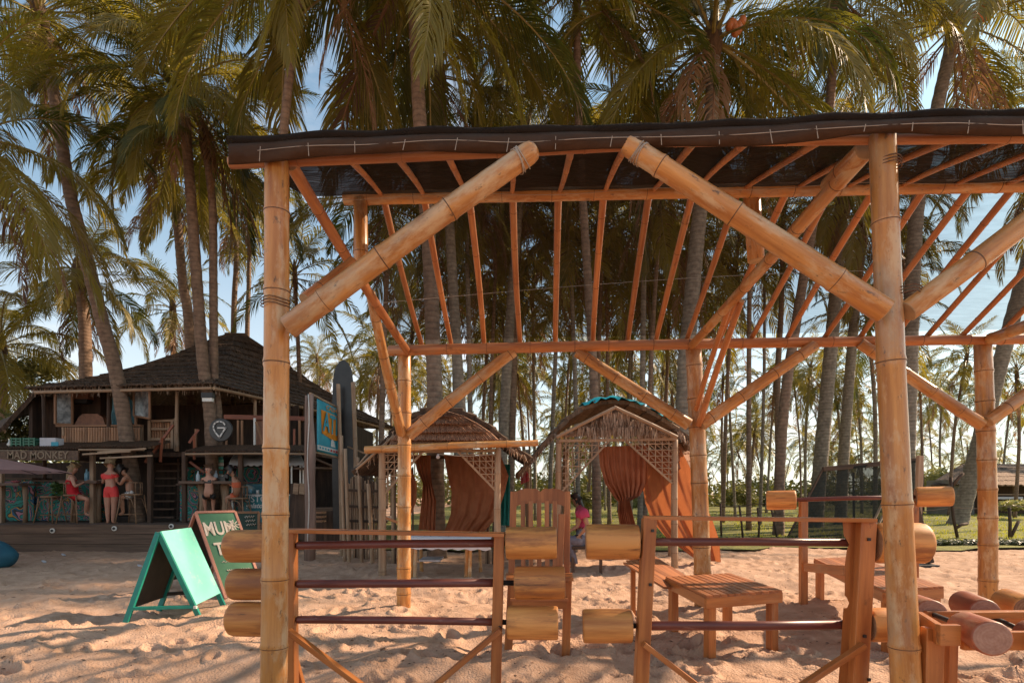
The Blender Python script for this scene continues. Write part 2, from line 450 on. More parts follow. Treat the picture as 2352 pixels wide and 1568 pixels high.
# ---------------------------------------------------------------- bamboo pavilion
BS = [MATS['bamboo_split'], MATS['bamboo_node'], MATS['bamboo_cut']]
pav = thing('bamboo_pavilion', 'open bamboo frame pavilion with dark shade net roof standing over the weight racks', 'pavilion', (0.4, 4.9, 0))
YF = lambda u: 3.10 - (u - 630) / 1420 * 0.22          # depth of the front row
YB = lambda u: 6.95 - (u - 905) / 1345 * 0.50          # depth of the back row
YR = lambda u: 5.02 - (u - 800) / 1550 * 0.22          # depth of the ridge
def gp(u, v, r): return r / F * v                       # (unused pixel radius helper)
def pr(px, Y): return px / 2 / F * Y                    # radius from a width
# front posts
def down(u_top, v_top, u_bot, v_ref, Y):
    """post top and base: the line through the two survey points carried down to the sand"""
    a, b = P(u_top, v_top, Y), P(u_bot, v_ref, Y)
    t = (a.z + .12) / (a.z - b.z)
    return a, a + (b - a) * t
for k, (ut, vt, ub, vb, Y, w0, w1, gap) in enumerate((
        (636, 350, 628, 1560, 3.10, 60, 53, .40),
        (2026, 308, 2082, 1560, 2.88, 64, 54, .62))):
    a, b = down(ut, vt, ub, vb, Y)
    bamboo('post', b, a, pr(w0, Y), pr(w1, Y), pav, gap=gap, seed=3 + k, n=24, bow=.012)
for k, (ut, vt, ub, vb, Y, w) in enumerate(((929, 812, 927, 1392, 6.90, 29), (1592, 792, 1612, 1312, 6.70, 35), (2257, 790, 2268, 1372, 6.50, 35))):
    a, b = down(ut, vt, ub, vb, Y)
    bamboo('post', b, a, pr(w + 3, Y), pr(w, Y), pav, gap=.36, seed=13 + k, n=18)
# a far right front post stands outside the picture
a, b = down(2352 + 1080, 250, 2352 + 1140, 1560, 2.66)
bamboo('post', b, a, .07, .063, pav, gap=.5, seed=20)
# horizontal beams
bamboo('eave_beam', P(528, 374, 3.14), P(1440, 334, 2.985), pr(27, 3.1), pr(24, 3), pav, m=BS, gap=.5, seed=31)
bamboo('eave_beam', P(1400, 326, 3.02), P(2420, 317, 2.83), pr(24, 3.0), pr(22, 2.8), pav, m=BS, gap=.5, seed=32)
bamboo('eave_beam', P(2380, 316, 2.86), P(3560, 262, 2.62), pr(24, 2.9), pr(22, 2.7), pav, m=BS, gap=.5, seed=36)
bamboo('ridge_beam', P(790, 456, 5.02), P(2500, 423, 4.78), pr(29, 5), pr(30, 4.8), pav, gap=.42, seed=33)
bamboo('back_beam', P(893, 805, 6.84), P(1640, 789, 6.60), pr(24, 6.9), pr(23, 6.7), pav, m=BS, gap=.45, seed=34)
bamboo('back_beam', P(1560, 790, 6.66), P(2300, 779, 6.40), pr(23, 6.7), pr(22, 6.5), pav, m=BS, gap=.45, seed=35)
bamboo('back_beam', P(2262, 780, 6.42), P(2960, 760, 6.2), pr(23, 6.4), pr(22, 6.2), pav, m=BS, gap=.45, seed=37)
# king posts up to the ridge
bamboo('king_post', P(830, 640, 5.0), P(828, 458, 5.0), pr(34, 5), pr(31, 5), pav, gap=.5, seed=41)
bamboo('king_post', P(1737, 600, 4.93), P(1725, 433, 4.93), pr(37, 4.9), pr(38, 4.9), pav, gap=.5, seed=42)
# side beams from the front posts to the back posts
bamboo('side_beam', P(668, 378, 3.18), P(935, 806, 6.80), .036, .047, pav, m=BS, gap=.55, seed=43)
bamboo('side_beam', P(1988, 348, 3.02), P(1590, 792, 6.55), .047, .046, pav, gap=.55, seed=44, n=20)
bamboo('side_beam', P(1990, 342, 2.99), P(1905, 425, 3.42), .055, .053, pav, gap=.8, seed=45, n=20)
bamboo('side_beam', P(2262, 782, 6.50), P(2440, 715, 4.9), .06, .06, pav, gap=.5, seed=46)
# big front braces
bamboo('brace', P(662, 752, 3.03), P(1232, 340, 2.90), pr(54, 3.0), pr(50, 2.95), pav, gap=.42, seed=51, n=24, soft=True)
bamboo('brace', P(2033, 716, 2.80), P(1432, 328, 2.90), pr(54, 2.85), pr(46, 2.9), pav, gap=.52, seed=52, n=24, soft=True)
bamboo('brace', P(2082, 716, 2.86), P(2440, 448, 2.78), pr(50, 2.8), pr(48, 2.8), pav, gap=.55, seed=53, n=24, soft=True)
bamboo('brace', P(700, 690, 3.6), P(812, 604, 3.9), .045, .045, pav, m=BS, gap=.5, seed=54)
# depth braces
bamboo('brace', P(850, 670, 5.35), P(922, 995, 6.76), .045, .06, pav, gap=.4, seed=55)
bamboo('brace', P(1703, 690, 5.15), P(1605, 975, 6.56), .028, .036, pav, m=BS, gap=.5, seed=56)
bamboo('brace', P(1680, 690, 5.35), P(1598, 940, 6.55), .025, .03, pav, m=BS, gap=.5, seed=57)
# back row braces
for k, (u0, v0, u1, v1, w) in enumerate(((938, 1000, 1180, 806, 29), (1583, 975, 1325, 808, 28), (1610, 975, 1872, 792, 28), (2255, 975, 1975, 788, 27), (2268, 968, 2530, 780, 27))):
    bamboo('brace', P(u0, v0, YB(u0) - .12), P(u1, v1, YB(u1) - .1), pr(w, 6.7), pr(w - 3, 6.7), pav, gap=.4, seed=60 + k)
# rafters: from front eave to ridge and from ridge to back eave
fr = [(672, 785), (785, 877), (900, 973), (1022, 1072), (1172, 1176), (1314, 1285), (1438, 1390), (1590, 1500), (1712, 1600), (1880, 1708), (2040, 1830), (2190, 1945), (2330, 2070), (2460, 2190), (2600, 2310), (2740, 2430), (2890, 2550)]
def vf(u): return 352 - (u - 700) / 1600 * 36
for k, (a, b) in enumerate(fr[1:]):
    bamboo('rafter', P(a, vf(a), YF(a) + .03), P(b, 450 - (b - 800) * .018, YR(b) + .02), .021, .019, pav, m=BS, gap=.45, seed=80 + k, n=10)
br = [(882, 970), (975, 1037), (1078, 1112), (1178, 1195), (1282, 1275), (1386, 1361), (1490, 1441), (1590, 1505), (1693, 1575), (1805, 1650), (1905, 1722), (2005, 1805), (2120, 1890), (2225, 1972), (2325, 2050), (2430, 2125), (2530, 2205), (2640, 2290)]
for k, (a, b) in enumerate(br):
    bamboo('rafter', P(a, 462 - (a - 800) * .018, YR(a) + .02), P(b, 797 - (b - 905) * .0165, YB(b) + .02), .032, .029, pav, m=BS, gap=.42, seed=110 + k, n=10)
# shade net
def net_mat(name, c, alpha, line=0.0):
    m, n, l, b = new_mat(name)
    b.inputs['Base Color'].default_value = hexs(c); b.inputs['Roughness'].default_value = .95; b.inputs['Specular IOR Level'].default_value = .1
    bt = n.new('ShaderNodeTexNoise'); bt.inputs['Scale'].default_value = 9; bt.inputs['Detail'].default_value = 6; bpn = n.new('ShaderNodeBump'); bpn.inputs['Strength'].default_value = .9; bpn.inputs['Distance'].default_value = .03
    btc = n.new('ShaderNodeTexCoord'); l.new(btc.outputs['Object'], bt.inputs['Vector']); l.new(bt.outputs['Fac'], bpn.inputs['Height']); l.new(bpn.outputs[0], b.inputs['Normal'])
    cmx = n.new('ShaderNodeMix'); cmx.data_type = 'RGBA'; cmx.inputs['A'].default_value = hexs([q * .55 for q in c]); cmx.inputs['B'].default_value = hexs([q * 1.6 for q in c]); bt2 = n.new('ShaderNodeTexNoise'); bt2.inputs['Scale'].default_value = 3.5; bt2.inputs['Detail'].default_value = 9; bt2.inputs['Roughness'].default_value = .7; l.new(btc.outputs['Object'], bt2.inputs['Vector']); l.new(bt2.outputs['Fac'], cmx.inputs['Factor']); l.new(cmx.outputs['Result'], b.inputs['Base Color'])
    tr = n.new('ShaderNodeBsdfTransparent'); mx = n.new('ShaderNodeMixShader')
    t = n.new('ShaderNodeTexCoord'); wv = n.new('ShaderNodeTexNoise'); wv.inputs['Scale'].default_value = 5
    mp_ = n.new('ShaderNodeMapping'); mp_.inputs['Scale'].default_value = (1, 6, 1)
    mr = n.new('ShaderNodeMapRange'); mr.inputs['To Min'].default_value = alpha - .12; mr.inputs['To Max'].default_value = alpha + .10
    l.new(t.outputs['Object'], mp_.inputs[0]); l.new(mp_.outputs[0], wv.inputs['Vector']); l.new(wv.outputs['Fac'], mr.inputs['Value'])
    l.new(mr.outputs[0], mx.inputs[0]); l.new(tr.outputs[0], mx.inputs[1]); l.new(b.outputs[0], mx.inputs[2])
    l.new(mx.outputs[0], n['Material Output'].inputs['Surface'])
    return m
net_mat('net_dense', (0.018, 0.013, 0.010), .975)
net_mat('net_fine', (0.030, 0.026, 0.022), .46)
net_mat('net_band', (0.062, 0.036, 0.024), .97)
def eave_top(u): return 318 - (u - 525) / 1827 * 62 + 4 * math.sin(u / 190) + 1.2 * math.sin(u / 47 + 2)
grid = []
for jj in range(9):
    t = jj / 8
    row = []
    for ii in range(70):
        s = ii / 69
        a = P(525 + s * 2500, eave_top(525 + s * 2500) + 8, YF(525 + s * 2500) - .02)
        ub = 700 + s * 2080
        b = P(ub, 450 - (ub - 800) * .018, YR(ub) + .02)
        p = a.lerp(b, t); p.z += -.02 * math.sin(math.pi * t) + .010 * math.sin(ii * 1.9 + jj) * math.sin(math.pi * t) + .03 * (1 - t)
        row.append(p)
    grid.append(row)
sheet('shade_net', grid, MATS['net_dense'], pav)
grid = []
for jj in range(9):
    t = jj / 8
    row = []
    for ii in range(60):
        s = ii / 59
        ua = 800 + s * 1900; ub = 895 + s * 1460
        a = P(ua, 436 - (ua - 800) * .018, YR(ua) + .03); b = P(ub, 790 - (ub - 905) * .0165, YB(ub) + .06)
        p = a.lerp(b, t); p.z += .05 - .03 * math.sin(math.pi * t)
        row.append(p)
    grid.append(row)
sheet('shade_net', grid, MATS['net_fine'], pav)
# folded front edge of the net, with its dark upper hem and pale stitching
grid = []
us = [525 + k * 22 for k in range(112)]
def band_bot(u): return eave_top(u) + (48 if u > 700 else 48 + (700 - u) * .02) + 4 * math.sin(u / 90 + 1) - (0 if u < 1900 or u > 2150 else 8 * math.sin((u - 1900) / 250 * math.pi))
for jj in range(7):
    t = jj / 6
    grid.append([P(u, lerp(eave_top(u) + 12, band_bot(u) + 4, t), YF(u) - .075 - .03 * math.sin(t * 3.14) + .012 * math.sin(u / 31 + t * 3)) for u in us])
sheet('net_hem', grid, MATS['net_band'], pav, thick=.008)
grid = []
for jj in range(5):
    a_ = -1.9 + jj * .9
    grid.append([P(u, eave_top(u) + 8, YF(u) - .05) + Vector((0, -.028 * math.cos(a_), .028 * math.sin(a_) + .006 * math.sin(u / 37))) for u in us])
sheet('net_hem', grid, MATS['net_dense'], pav)
tube('cord', [P(u, lerp(eave_top(u) + 12, band_bot(u), .42) + 2 * math.sin(u / 60), YF(u) - .115) for u in us[3:]], .0022, MATS['rope'], pav, n=4)
mb = MB()
u = 598
k = 0
while u < 2940:
    beam('stitch', P(u, eave_top(u) + 20, YF(u) - .118), P(u + random.uniform(-6, 6), band_bot(u), YF(u) - .112), .003, .003, MATS['rope'], pav)
    u += random.uniform(105, 135)
tube('cord', [P(640 + s * 1800, 402 - s * 50 + 5 * math.sin(s * 22), lerp(3.6, 3.4, s)) + Vector((0, .3, 0)) for s in [k / 60 for k in range(61)]], .0016, MATS['rope'], pav, n=4)
tube('cord', [P(880 + s * 1500, 695 - 75 * math.sin(s * 1.8) , 6.2) for s in [k / 30 for k in range(31)]], .0028, MATS['rope'], pav, n=4)
# lashings at the main joints
for (u, v, Y, rr, ax) in ((632, 690, 3.1, .073, 0), (2078, 665, 2.88, .072, 0), (2036, 372, 2.88, .066, 0)):
    for q in range(3):
        c = P(u, v + q * 7, Y)
        tube('lashing', [c + Vector((rr * math.cos(a), rr * math.sin(a), .004 * math.sin(3 * a))) for a in [k * 2 * math.pi / 16 for k in range(17)]], .003, MATS['bamboo_node'], pav, n=5)
# ---------------------------------------------------------------- weight racks and barbells
ZUP = Vector((0, 0, 1))
def barbell(label, u0, u1, v0, v1, Y0, Y1, wl, wr, thick, group, red=False, sd=0):
    """u0-u1 is the painted pipe; wl, wr = (u_a,u_b,height) of the two log weights"""
    a, b = P(u0, v0, Y0), P(u1, v1, Y1)
    t = thing('barbell', label, 'barbell', (a + b) / 2, group)
    d = (b - a).normalized()
    def at(u): return a + (b - a) * ((u - u0) / (u1 - u0))
    lathe('bar', [(0, pr(thick, Y0) * .9, 0), (.01, pr(thick, Y0), 0), ((b - a).length * .5, pr(thick, Y0) * .97, 0), ((b - a).length, pr(thick, Y1), 0)], a, b, MATS['pipe_paint'], t, n=12, wob=.05, bow=.004, seed=sd)
    lathe('bar', [(0, .016, 0), ((at(wr[0] + 30) - at(wl[1] - 30)).length, .016, 0)], at(wl[1] - 30), at(wr[0] + 30), MATS['black_iron'], t, n=10)
    for k, w in enumerate((wl, wr)):
        log('log_weight', at(w[0]), at(w[1]), pr(w[2], (Y0 + Y1) / 2), t, seed=sd * 3 + k, rb=w[3] if len(w) > 3 else .14)
    return t
GB = 'barbells with log weights on the near left rack'
barbell('topmost barbell of the near left rack, red brown bar with log ends', 683, 1140, 1252, 1247, 3.44, 3.36, (520, 640, 77, .26), (1162, 1275, 74), 20, GB, sd=1)
barbell('middle barbell of the near left rack, its right log set furthest out', 683, 1140, 1340, 1338, 3.44, 3.36, (527, 640, 72, .26), (1181, 1293, 76), 19, GB, sd=2)
barbell('lowest barbell of the near left rack, just above the crossed braces', 683, 1150, 1422, 1428, 3.44, 3.36, (526, 640, 80, .26), (1165, 1278, 76), 19, GB, sd=3)
GB = 'barbells with log weights on the near right rack'
barbell('upper barbell of the near right rack with big log ends', 1500, 1962, 1244, 1246, 3.36, 3.25, (1338, 1466, 83), (2003, 2118, 92, .2), 20, GB, sd=4)
barbell('lower barbell of the near right rack with short log ends', 1492, 1952, 1436, 1434, 3.36, 3.25, (1331, 1450, 78), (1992, 2085, 76), 21, GB, sd=5)
RW = MATS['rack_wood']
rk = thing('weight_rack', 'low orange timber rack of the left bay holding three log barbells', 'weight rack', (-.2, 3.45, 0))
a, b = P(1147, 1228, 3.36), P(1139, 1568, 3.36)
b = a + (b - a) * ((a.z + .1) / (a.z - b.z)); beam('upright', a, b, .062, .075, RW, rk, up=Vector((0, 1, 0)))
a, b = P(670, 1222, 3.44), P(672, 1568, 3.44)
b = a + (b - a) * ((a.z + .1) / (a.z - b.z)); beam('upright', a, b, .05, .075, RW, rk, up=Vector((0, 1, 0)))
beam('upright', P(655, 1228, 3.5), P(690, 1228, 3.5) + Vector((-.05, 0, -1.25)), .03, .05, RW, rk, up=Vector((0, 1, 0)))
beam('top_board', P(655, 1218, 3.42), P(1160, 1227, 3.34), .12, .022, RW, rk)
beam('brace', P(662, 1448, 3.34), P(662, 1448, 3.34) + (P(822, 1568, 3.34) - P(662, 1448, 3.34)) * 1.55, .03, .055, RW, rk, up=Vector((0, 1, 0)))
beam('brace', P(1150, 1445, 3.28), P(1150, 1445, 3.28) + (P(1005, 1568, 3.28) - P(1150, 1445, 3.28)) * 1.5, .03, .055, RW, rk, up=Vector((0, 1, 0)))
beam('brace', P(672, 1500, 3.5), P(700, 1600, 3.7), .04, .04, RW, rk)
rk = thing('weight_rack', 'taller orange timber rack of the right bay with notched upright and log barbells', 'weight rack', (1.4, 3.3, 0))
a, b = P(1491, 1190, 3.34), P(1472, 1568, 3.34)
b = a + (b - a) * ((a.z + .1) / (a.z - b.z)); beam('upright', a, b, .078, .07, RW, rk, up=Vector((0, 1, 0)))
a, b = P(1975 + 15, 1198, 3.2), P(1950 + 20, 1568, 3.2)
b = a + (b - a) * ((a.z + .1) / (a.z - b.z)); beam('upright', a, b, .088, .06, RW, rk, up=Vector((0, 1, 0)))
# notched board behind the right upright
V, Fc = [], []
pts = [(1932, 1196), (1975, 1196), (1958, 1640), (1930, 1640), (1935, 1480), (1938, 1400), (1946, 1392), (1951, 1380), (1945, 1372), (1932, 1364), (1930, 1340), (1934, 1280), (1940, 1262), (1934, 1246), (1930, 1230)]
pts = [(1935, 1194), (1980, 1194), (1962, 1668), (1920, 1668), (1926, 1560), (1932, 1480), (1937, 1396), (1946, 1395), (1950, 1384), (1945, 1372), (1940, 1366), (1940, 1300), (1945, 1262), (1950, 1250), (1944, 1238), (1938, 1230)]
for Y in (3.225, 3.255): V += [P(u, v, Y) for u, v in pts]
n_ = len(pts)
Fc = [tuple(range(n_)), tuple(range(2 * n_ - 1, n_ - 1, -1))] + [(i, n_ + i, n_ + (i + 1) % n_, (i + 1) % n_) for i in range(n_)]
mesh('notched_board', V, Fc, RW, rk, loc=P(1955, 1400, 3.24))
beam('top_board', P(1478, 1188, 3.36), P(2006, 1194, 3.18), .10, .022, RW, rk)
beam('brace', P(1478, 1478, 3.27), P(1478, 1478, 3.27) + (P(1595, 1568, 3.27) - P(1478, 1478, 3.27)) * 1.6, .03, .05, RW, rk, up=Vector((0, 1, 0)))
beam('brace', P(1985, 1480, 3.14), P(1985, 1480, 3.14) + (P(1845, 1572, 3.14) - P(1985, 1480, 3.14)) * 1.5, .03, .045, RW, rk, up=Vector((0, 1, 0)))
beam('brace', P(1975, 1500, 3.3), P(1925, 1600, 3.6), .04, .05, RW, rk)
# bolts
mb = MB()
for (u, v, Y) in ((1499, 1218, 3.30), (1494, 1342, 3.30), (1996, 1238, 3.165), (1986, 1460, 3.165), (1996, 1560, 3.165), (1148, 1440, 3.32)):
    mb.box(P(u, v, Y), .016, .012, .016)
mb.build('bolt', MATS['black_iron'], rk)
# bench press rack further back
rk = thing('weight_rack', 'slender two post rack standing behind the slatted bench at the right', 'weight rack', (4, 6.7, 0))
for (u, Y) in ((1845, 7.0), (2098, 6.5)):
    a = P(u, 1150, Y); beam('upright', Vector((a.x, a.y, -.1)), a, .085, .07, RW, rk, up=Vector((0, 1, 0)))
beam('crossbar', P(1852, 1302, 6.9), P(1945, 1310, 5.6), .06, .10, RW, rk)
barbell('single log barbell resting on the slender back rack', 1828, 2100, 1147, 1141, 7.0, 6.5, (1753, 1829, 45, .2), (2102, 2180, 44, .2), 10, None, sd=8)
# ---------------------------------------------------------------- slatted benches
PW = MATS['plank_wood']
def slat_top(t, c00, c10, c11, c01, n, th=.022, name='slat'):
    """slats run from edge c00-c10 to edge c01-c11"""
    for k in range(n):
        s0, s1 = (k + .11) / n, (k + .89) / n
        a0, a1 = c00.lerp(c10, s0), c00.lerp(c10, s1)
        b0, b1 = c01.lerp(c11, s0), c01.lerp(c11, s1)
        a, b = (a0 + a1) / 2, (b0 + b1) / 2
        nrm = (c10 - c00).cross(c01 - c00).normalized()
        beam(name, a, b, (a1 - a0).length, th, PW, t, up=nrm)
def bench(label, A, B, D, h, nsl, back=None, legw=.075):
    """A front-left, B front-right, D back-left corner of the top (world xy)"""
    C = B + (D - A)
    t = thing('bench', label, 'bench', ((A + C) / 2).xy.to_3d(), 'slatted timber benches')
    for p in (A, B, C, D): p.z = h
    slat_top(t, A, B, C, D, nsl)
    e1, e2 = (B - A).normalized(), (D - A).normalized()
    dz = Vector((0, 0, -.055))
    i = .035
    beam('apron', A + dz + e2 * .015, B + dz + e2 * .015, .03, .09, RW, t)
    beam('apron', D + dz - e2 * .015, C + dz - e2 * .015, .03, .09, RW, t)
    beam('apron', A + dz + e1 * .015 + e2 * .03, D + dz + e1 * .015 - e2 * .03, .03, .09, RW, t)
    beam('apron', B + dz - e1 * .015 + e2 * .03, C + dz - e1 * .015 - e2 * .03, .03, .09, RW, t)
    for p, s1, s2 in ((A, 1, 1), (B, -1, 1), (C, -1, -1), (D, 1, -1)):
        q = p + e1 * s1 * .07 + e2 * s2 * .07
        beam('leg', Vector((q.x, q.y, -.08)), Vector((q.x, q.y, h - .03)), legw, legw, RW, t, up=e1)
    return t
h1 = .53
def Z(u, v, h): return G(u, v, h)
A1, B1 = Z(1622, 1370, h1), Z(1797, 1357, h1)
D1 = Z(1528, 1326, h1)
t = bench('slatted bench with its backrest sloping down to the left, beside the right rack', A1.copy(), B1.copy(), D1.copy(), h1, 11)
# sloping backrest of the same bench
C1 = B1 + (D1 - A1)
a0, a1 = D1.copy(), A1.lerp(D1, .15)
# the backrest board falls away to the back left
q0 = P(1437, 1296, 6.3); q1 = P(1478, 1262, 6.9)
slat_top(t, P(1530, 1352, 5.45), P(1572, 1322, 6.2), q1, q0, 7)
beam('leg', P(1454, 1300, 6.3), P(1454, 1300, 6.3) + Vector((0, 0, -.62)), .05, .05, RW, t)
h2 = .55
A2, B2 = Z(2032, 1358, h2), Z(2166, 1348, h2)
D2 = Z(1870, 1284, h2)
t = bench('slatted bench half hidden behind the notched upright of the right rack', A2.copy(), B2.copy(), D2.copy(), h2, 11)
# ---------------------------------------------------------------- row of short barbells lying on a trestle, bottom right
tr = thing('dumbbell_trestle', 'timber trestle at the bottom right corner carrying a row of red dumbbells', 'trestle', (2.6, 3.2, 0))
zt = .78
def T(u, v): return G(u, v, zt)
a, b, c_, d = T(2105, 1418), T(2155, 1442), T(2200, 1443), T(2132, 1417)
hh = .62
y0 = P(2160, 1443, 3.05)
def tp(u, v, Y): return P(u, v, Y)
# side boards of the long trough run to the right, out of the picture
beam('board', tp(2155, 1457, 2.72), tp(2202, 1457, 2.72), .03, .10, RW, tr)
beam('board', tp(2205, 1412, 3.15), tp(2700, 1406, 3.15), .028, .035, RW, tr)
beam('board', tp(2112, 1424, 3.22), tp(2160, 1458, 2.74), .03, .10, RW, tr)
beam('board', tp(2125, 1418, 3.3), tp(2700, 1415, 3.3), .03, .08, RW, tr)
beam('board', tp(2210, 1470, 2.76), tp(2900, 1470, 2.76), .03, .09, RW, tr)
for (u, v, Y, w) in ((2142, 1440, 2.86, .09), (2184, 1460, 3.05, .05), (2120, 1430, 3.2, .05), (2800, 1440, 2.86, .09)):
    a = P(u, v, Y); beam('leg', Vector((a.x - .02, a.y, -.1)), a, w, .05, RW, tr, up=Vector((0, 1, 0)))
beam('brace', P(2185, 1560, 3.05), P(2230, 1620, 3.2), .04, .05, RW, tr)
RL = [MATS['red_log'], MATS['log_pale_end']]
def dumbbell(label, pf, pb, r, m, sd, dark=False):
    """front log end pf, back log end pb"""
    t = thing('dumbbell', label, 'dumbbell', (pf + pb) / 2, 'red log dumbbells lying across the trestle')
    d = (pb - pf).normalized(); L = .30
    log('log_weight', pf, pf + d * L, r, t, m=m, seed=sd, rb=.16)
    log('log_weight', pb - d * L, pb, r, t, m=m, seed=sd + 1, rb=.16)
    lathe('bar', [(0, .014, 0), ((pb - pf).length - 2 * L + .04, .014, 0)], pf + d * (L - .02), pb - d * (L - .02), MATS['black_iron'], t, n=10)
ML = [MATS['log_wood'], MATS['log_end']]
dumbbell('dumbbell nearest the right post, pale round cut end facing the camera', P(2280, 1466, 2.62), P(2100, 1392, 3.60), .082, RL, 71)
dumbbell('second dumbbell from the right post with red log ends', P(2450, 1495, 2.62), P(2212, 1385, 3.65), .085, RL, 73)
dumbbell('third dumbbell from the right post, its back log yellowish brown', P(2590, 1490, 2.62), P(2310, 1380, 3.70), .088, ML, 75)
dumbbell('fourth dumbbell from the right post, at the edge of the picture', P(2740, 1480, 2.62), P(2405, 1362, 3.75), .088, ML, 77)
# ---------------------------------------------------------------- tall backed chair
ch = thing('armchair', 'tall slat backed timber chair with scalloped top rail between the two racks', 'chair', G(1235, 1470))
Yc = 5.1
for (u0, v0, u1, v1, Y, w) in ((1180, 1128, 1170, 1480, 5.35, .06), (1303, 1128, 1300, 1480, 5.35, .055), (1176, 1330, 1168, 1480, 4.95, .07), (1304, 1330, 1300, 1478, 4.95, .07), (1290, 1180, 1283, 1345, 5.3, .06)):
    a, b = P(u0, v0, Y), P(u1, v1, Y); b = a + (b - a) * ((a.z + .06) / (a.z - b.z)) if v1 > 1400 else b
    beam('leg' if v1 > 1400 else 'slat', a, b, w, .045, MATS['plank_wood'] if v0 < 1200 else RW, ch, up=Vector((0, 1, 0)))
for k, u in enumerate((1201, 1219, 1238, 1256, 1274)):
    beam('slat', P(u, 1150, 5.33), P(u + 1, 1345, 5.27), .042, .02, MATS['plank_wood'] if k != 1 else MATS['bamboo_split'], ch, up=Vector((0, 1, 0)))
top = [(1182, 1163)] + [(1182 + k * 5.9, 1133 - 12 * abs(math.sin(k / 20 * math.pi * 2)) ** .7 - (4 if 7 < k < 13 else 0)) for k in range(21)] + [(1300, 1163)] + [(1241 + 40, 1157), (1241, 1154), (1241 - 40, 1157)]
V = [P(u, v, 5.33) for u, v in top] + [P(u, v, 5.38) for u, v in top]; n_ = len(top)
mesh('top_rail', V, [tuple(range(n_)), tuple(range(2 * n_ - 1, n_ - 1, -1))] + [(i, n_ + i, n_ + (i + 1) % n_, (i + 1) % n_) for i in range(n_)], MATS['plank_wood'], ch, loc=P(1240, 1150, 5.35))
for s, u in ((0, 1172), (1, 1304)):
    beam('arm', P(u, 1318, 5.35), P(u + 2, 1330, 4.85), .085, .03, RW, ch)
for k in range(5):
    Y = 4.92 + k * .09; beam('slat', P(1172, 1375, 4.92) + Vector((0, k * .09, -.0 - k * .008)), P(1304, 1375, 4.92) + Vector((0, k * .09, -k * .008)), .08, .022, PW, ch)
beam('apron', P(1176, 1385, 4.90), P(1302, 1385, 4.90), .03, .09, RW, ch)

for (p0, p1, rr) in ((P(662, 752, 3.03), P(1232, 340, 2.90), .062), (P(2033, 716, 2.80), P(1432, 328, 2.90), .056)):
    d = (p1 - p0).normalized(); x = d.cross(Vector((0, 1, 0))).normalized(); y = d.cross(x)
    for q in range(4):
        c = p0.lerp(p1, .925) + d * (.012 * q + .004 * math.sin(q * 5))
        tube('lashing', [c + (x * math.cos(a) + y * math.sin(a)) * rr + d * .012 * math.sin(a + q) for a in [k * 2 * math.pi / 16 for k in range(17)]], .0028, MATS['rope'], pav, n=5)
# ---------------------------------------------------------------- coconut palms
def leaf_mat(name, c1, c2, tr, trans=0.45):
    m, n, l, b = new_mat(name)
    oi = n.new('ShaderNodeObjectInfo'); t = n.new('ShaderNodeTexCoord')
    nz = n.new('ShaderNodeTexNoise'); nz.inputs['Scale'].default_value = 1.3; nz.inputs['Detail'].default_value = 5
    l.new(t.outputs['Object'], nz.inputs['Vector'])
    ad = n.new('ShaderNodeMath'); ad.operation = 'ADD'; l.new(nz.outputs['Fac'], ad.inputs[0]); l.new(oi.outputs['Random'], ad.inputs[1])
    rp = n.new('ShaderNodeValToRGB'); rp.color_ramp.elements[0].position = .45; rp.color_ramp.elements[0].color = hexs(c2)
    rp.color_ramp.elements[1].position = 1.35; rp.color_ramp.elements[1].color = hexs(c1)
    l.new(ad.outputs[0], rp.inputs[0]); l.new(rp.outputs[0], b.inputs['Base Color'])
    b.inputs['Roughness'].default_value = .45; b.inputs['Specular IOR Level'].default_value = .4
    ts = n.new('ShaderNodeBsdfTranslucent')
    hs = n.new('ShaderNodeMix'); hs.data_type = 'RGBA'; hs.blend_type = 'MULTIPLY'; hs.inputs['Factor'].default_value = 1; hs.inputs['B'].default_value = hexs(tr)
    l.new(rp.outputs[0], hs.inputs['A']); l.new(hs.outputs['Result'], ts.inputs['Color'])
    mx = n.new('ShaderNodeMixShader'); mx.inputs[0].default_value = trans
    l.new(b.outputs[0], mx.inputs[1]); l.new(ts.outputs[0], mx.inputs[2]); l.new(mx.outputs[0], n['Material Output'].inputs['Surface'])
    return m
leaf_mat('palm_leaf', (0.185, 0.150, 0.026), (0.055, 0.068, 0.018), (2.1, 2.0, 1.0), .38)
leaf_mat('palm_leaf_dry', (0.25, 0.145, 0.075), (0.12, 0.065, 0.035), (1.6, 1.4, 1.2), .35)
mat('rachis', (0.30, 0.23, 0.06), (0.16, 0.12, 0.04), rough=.5, scale=6)
mat('rachis_dry', (0.24, 0.12, 0.06), rough=.7, scale=6)
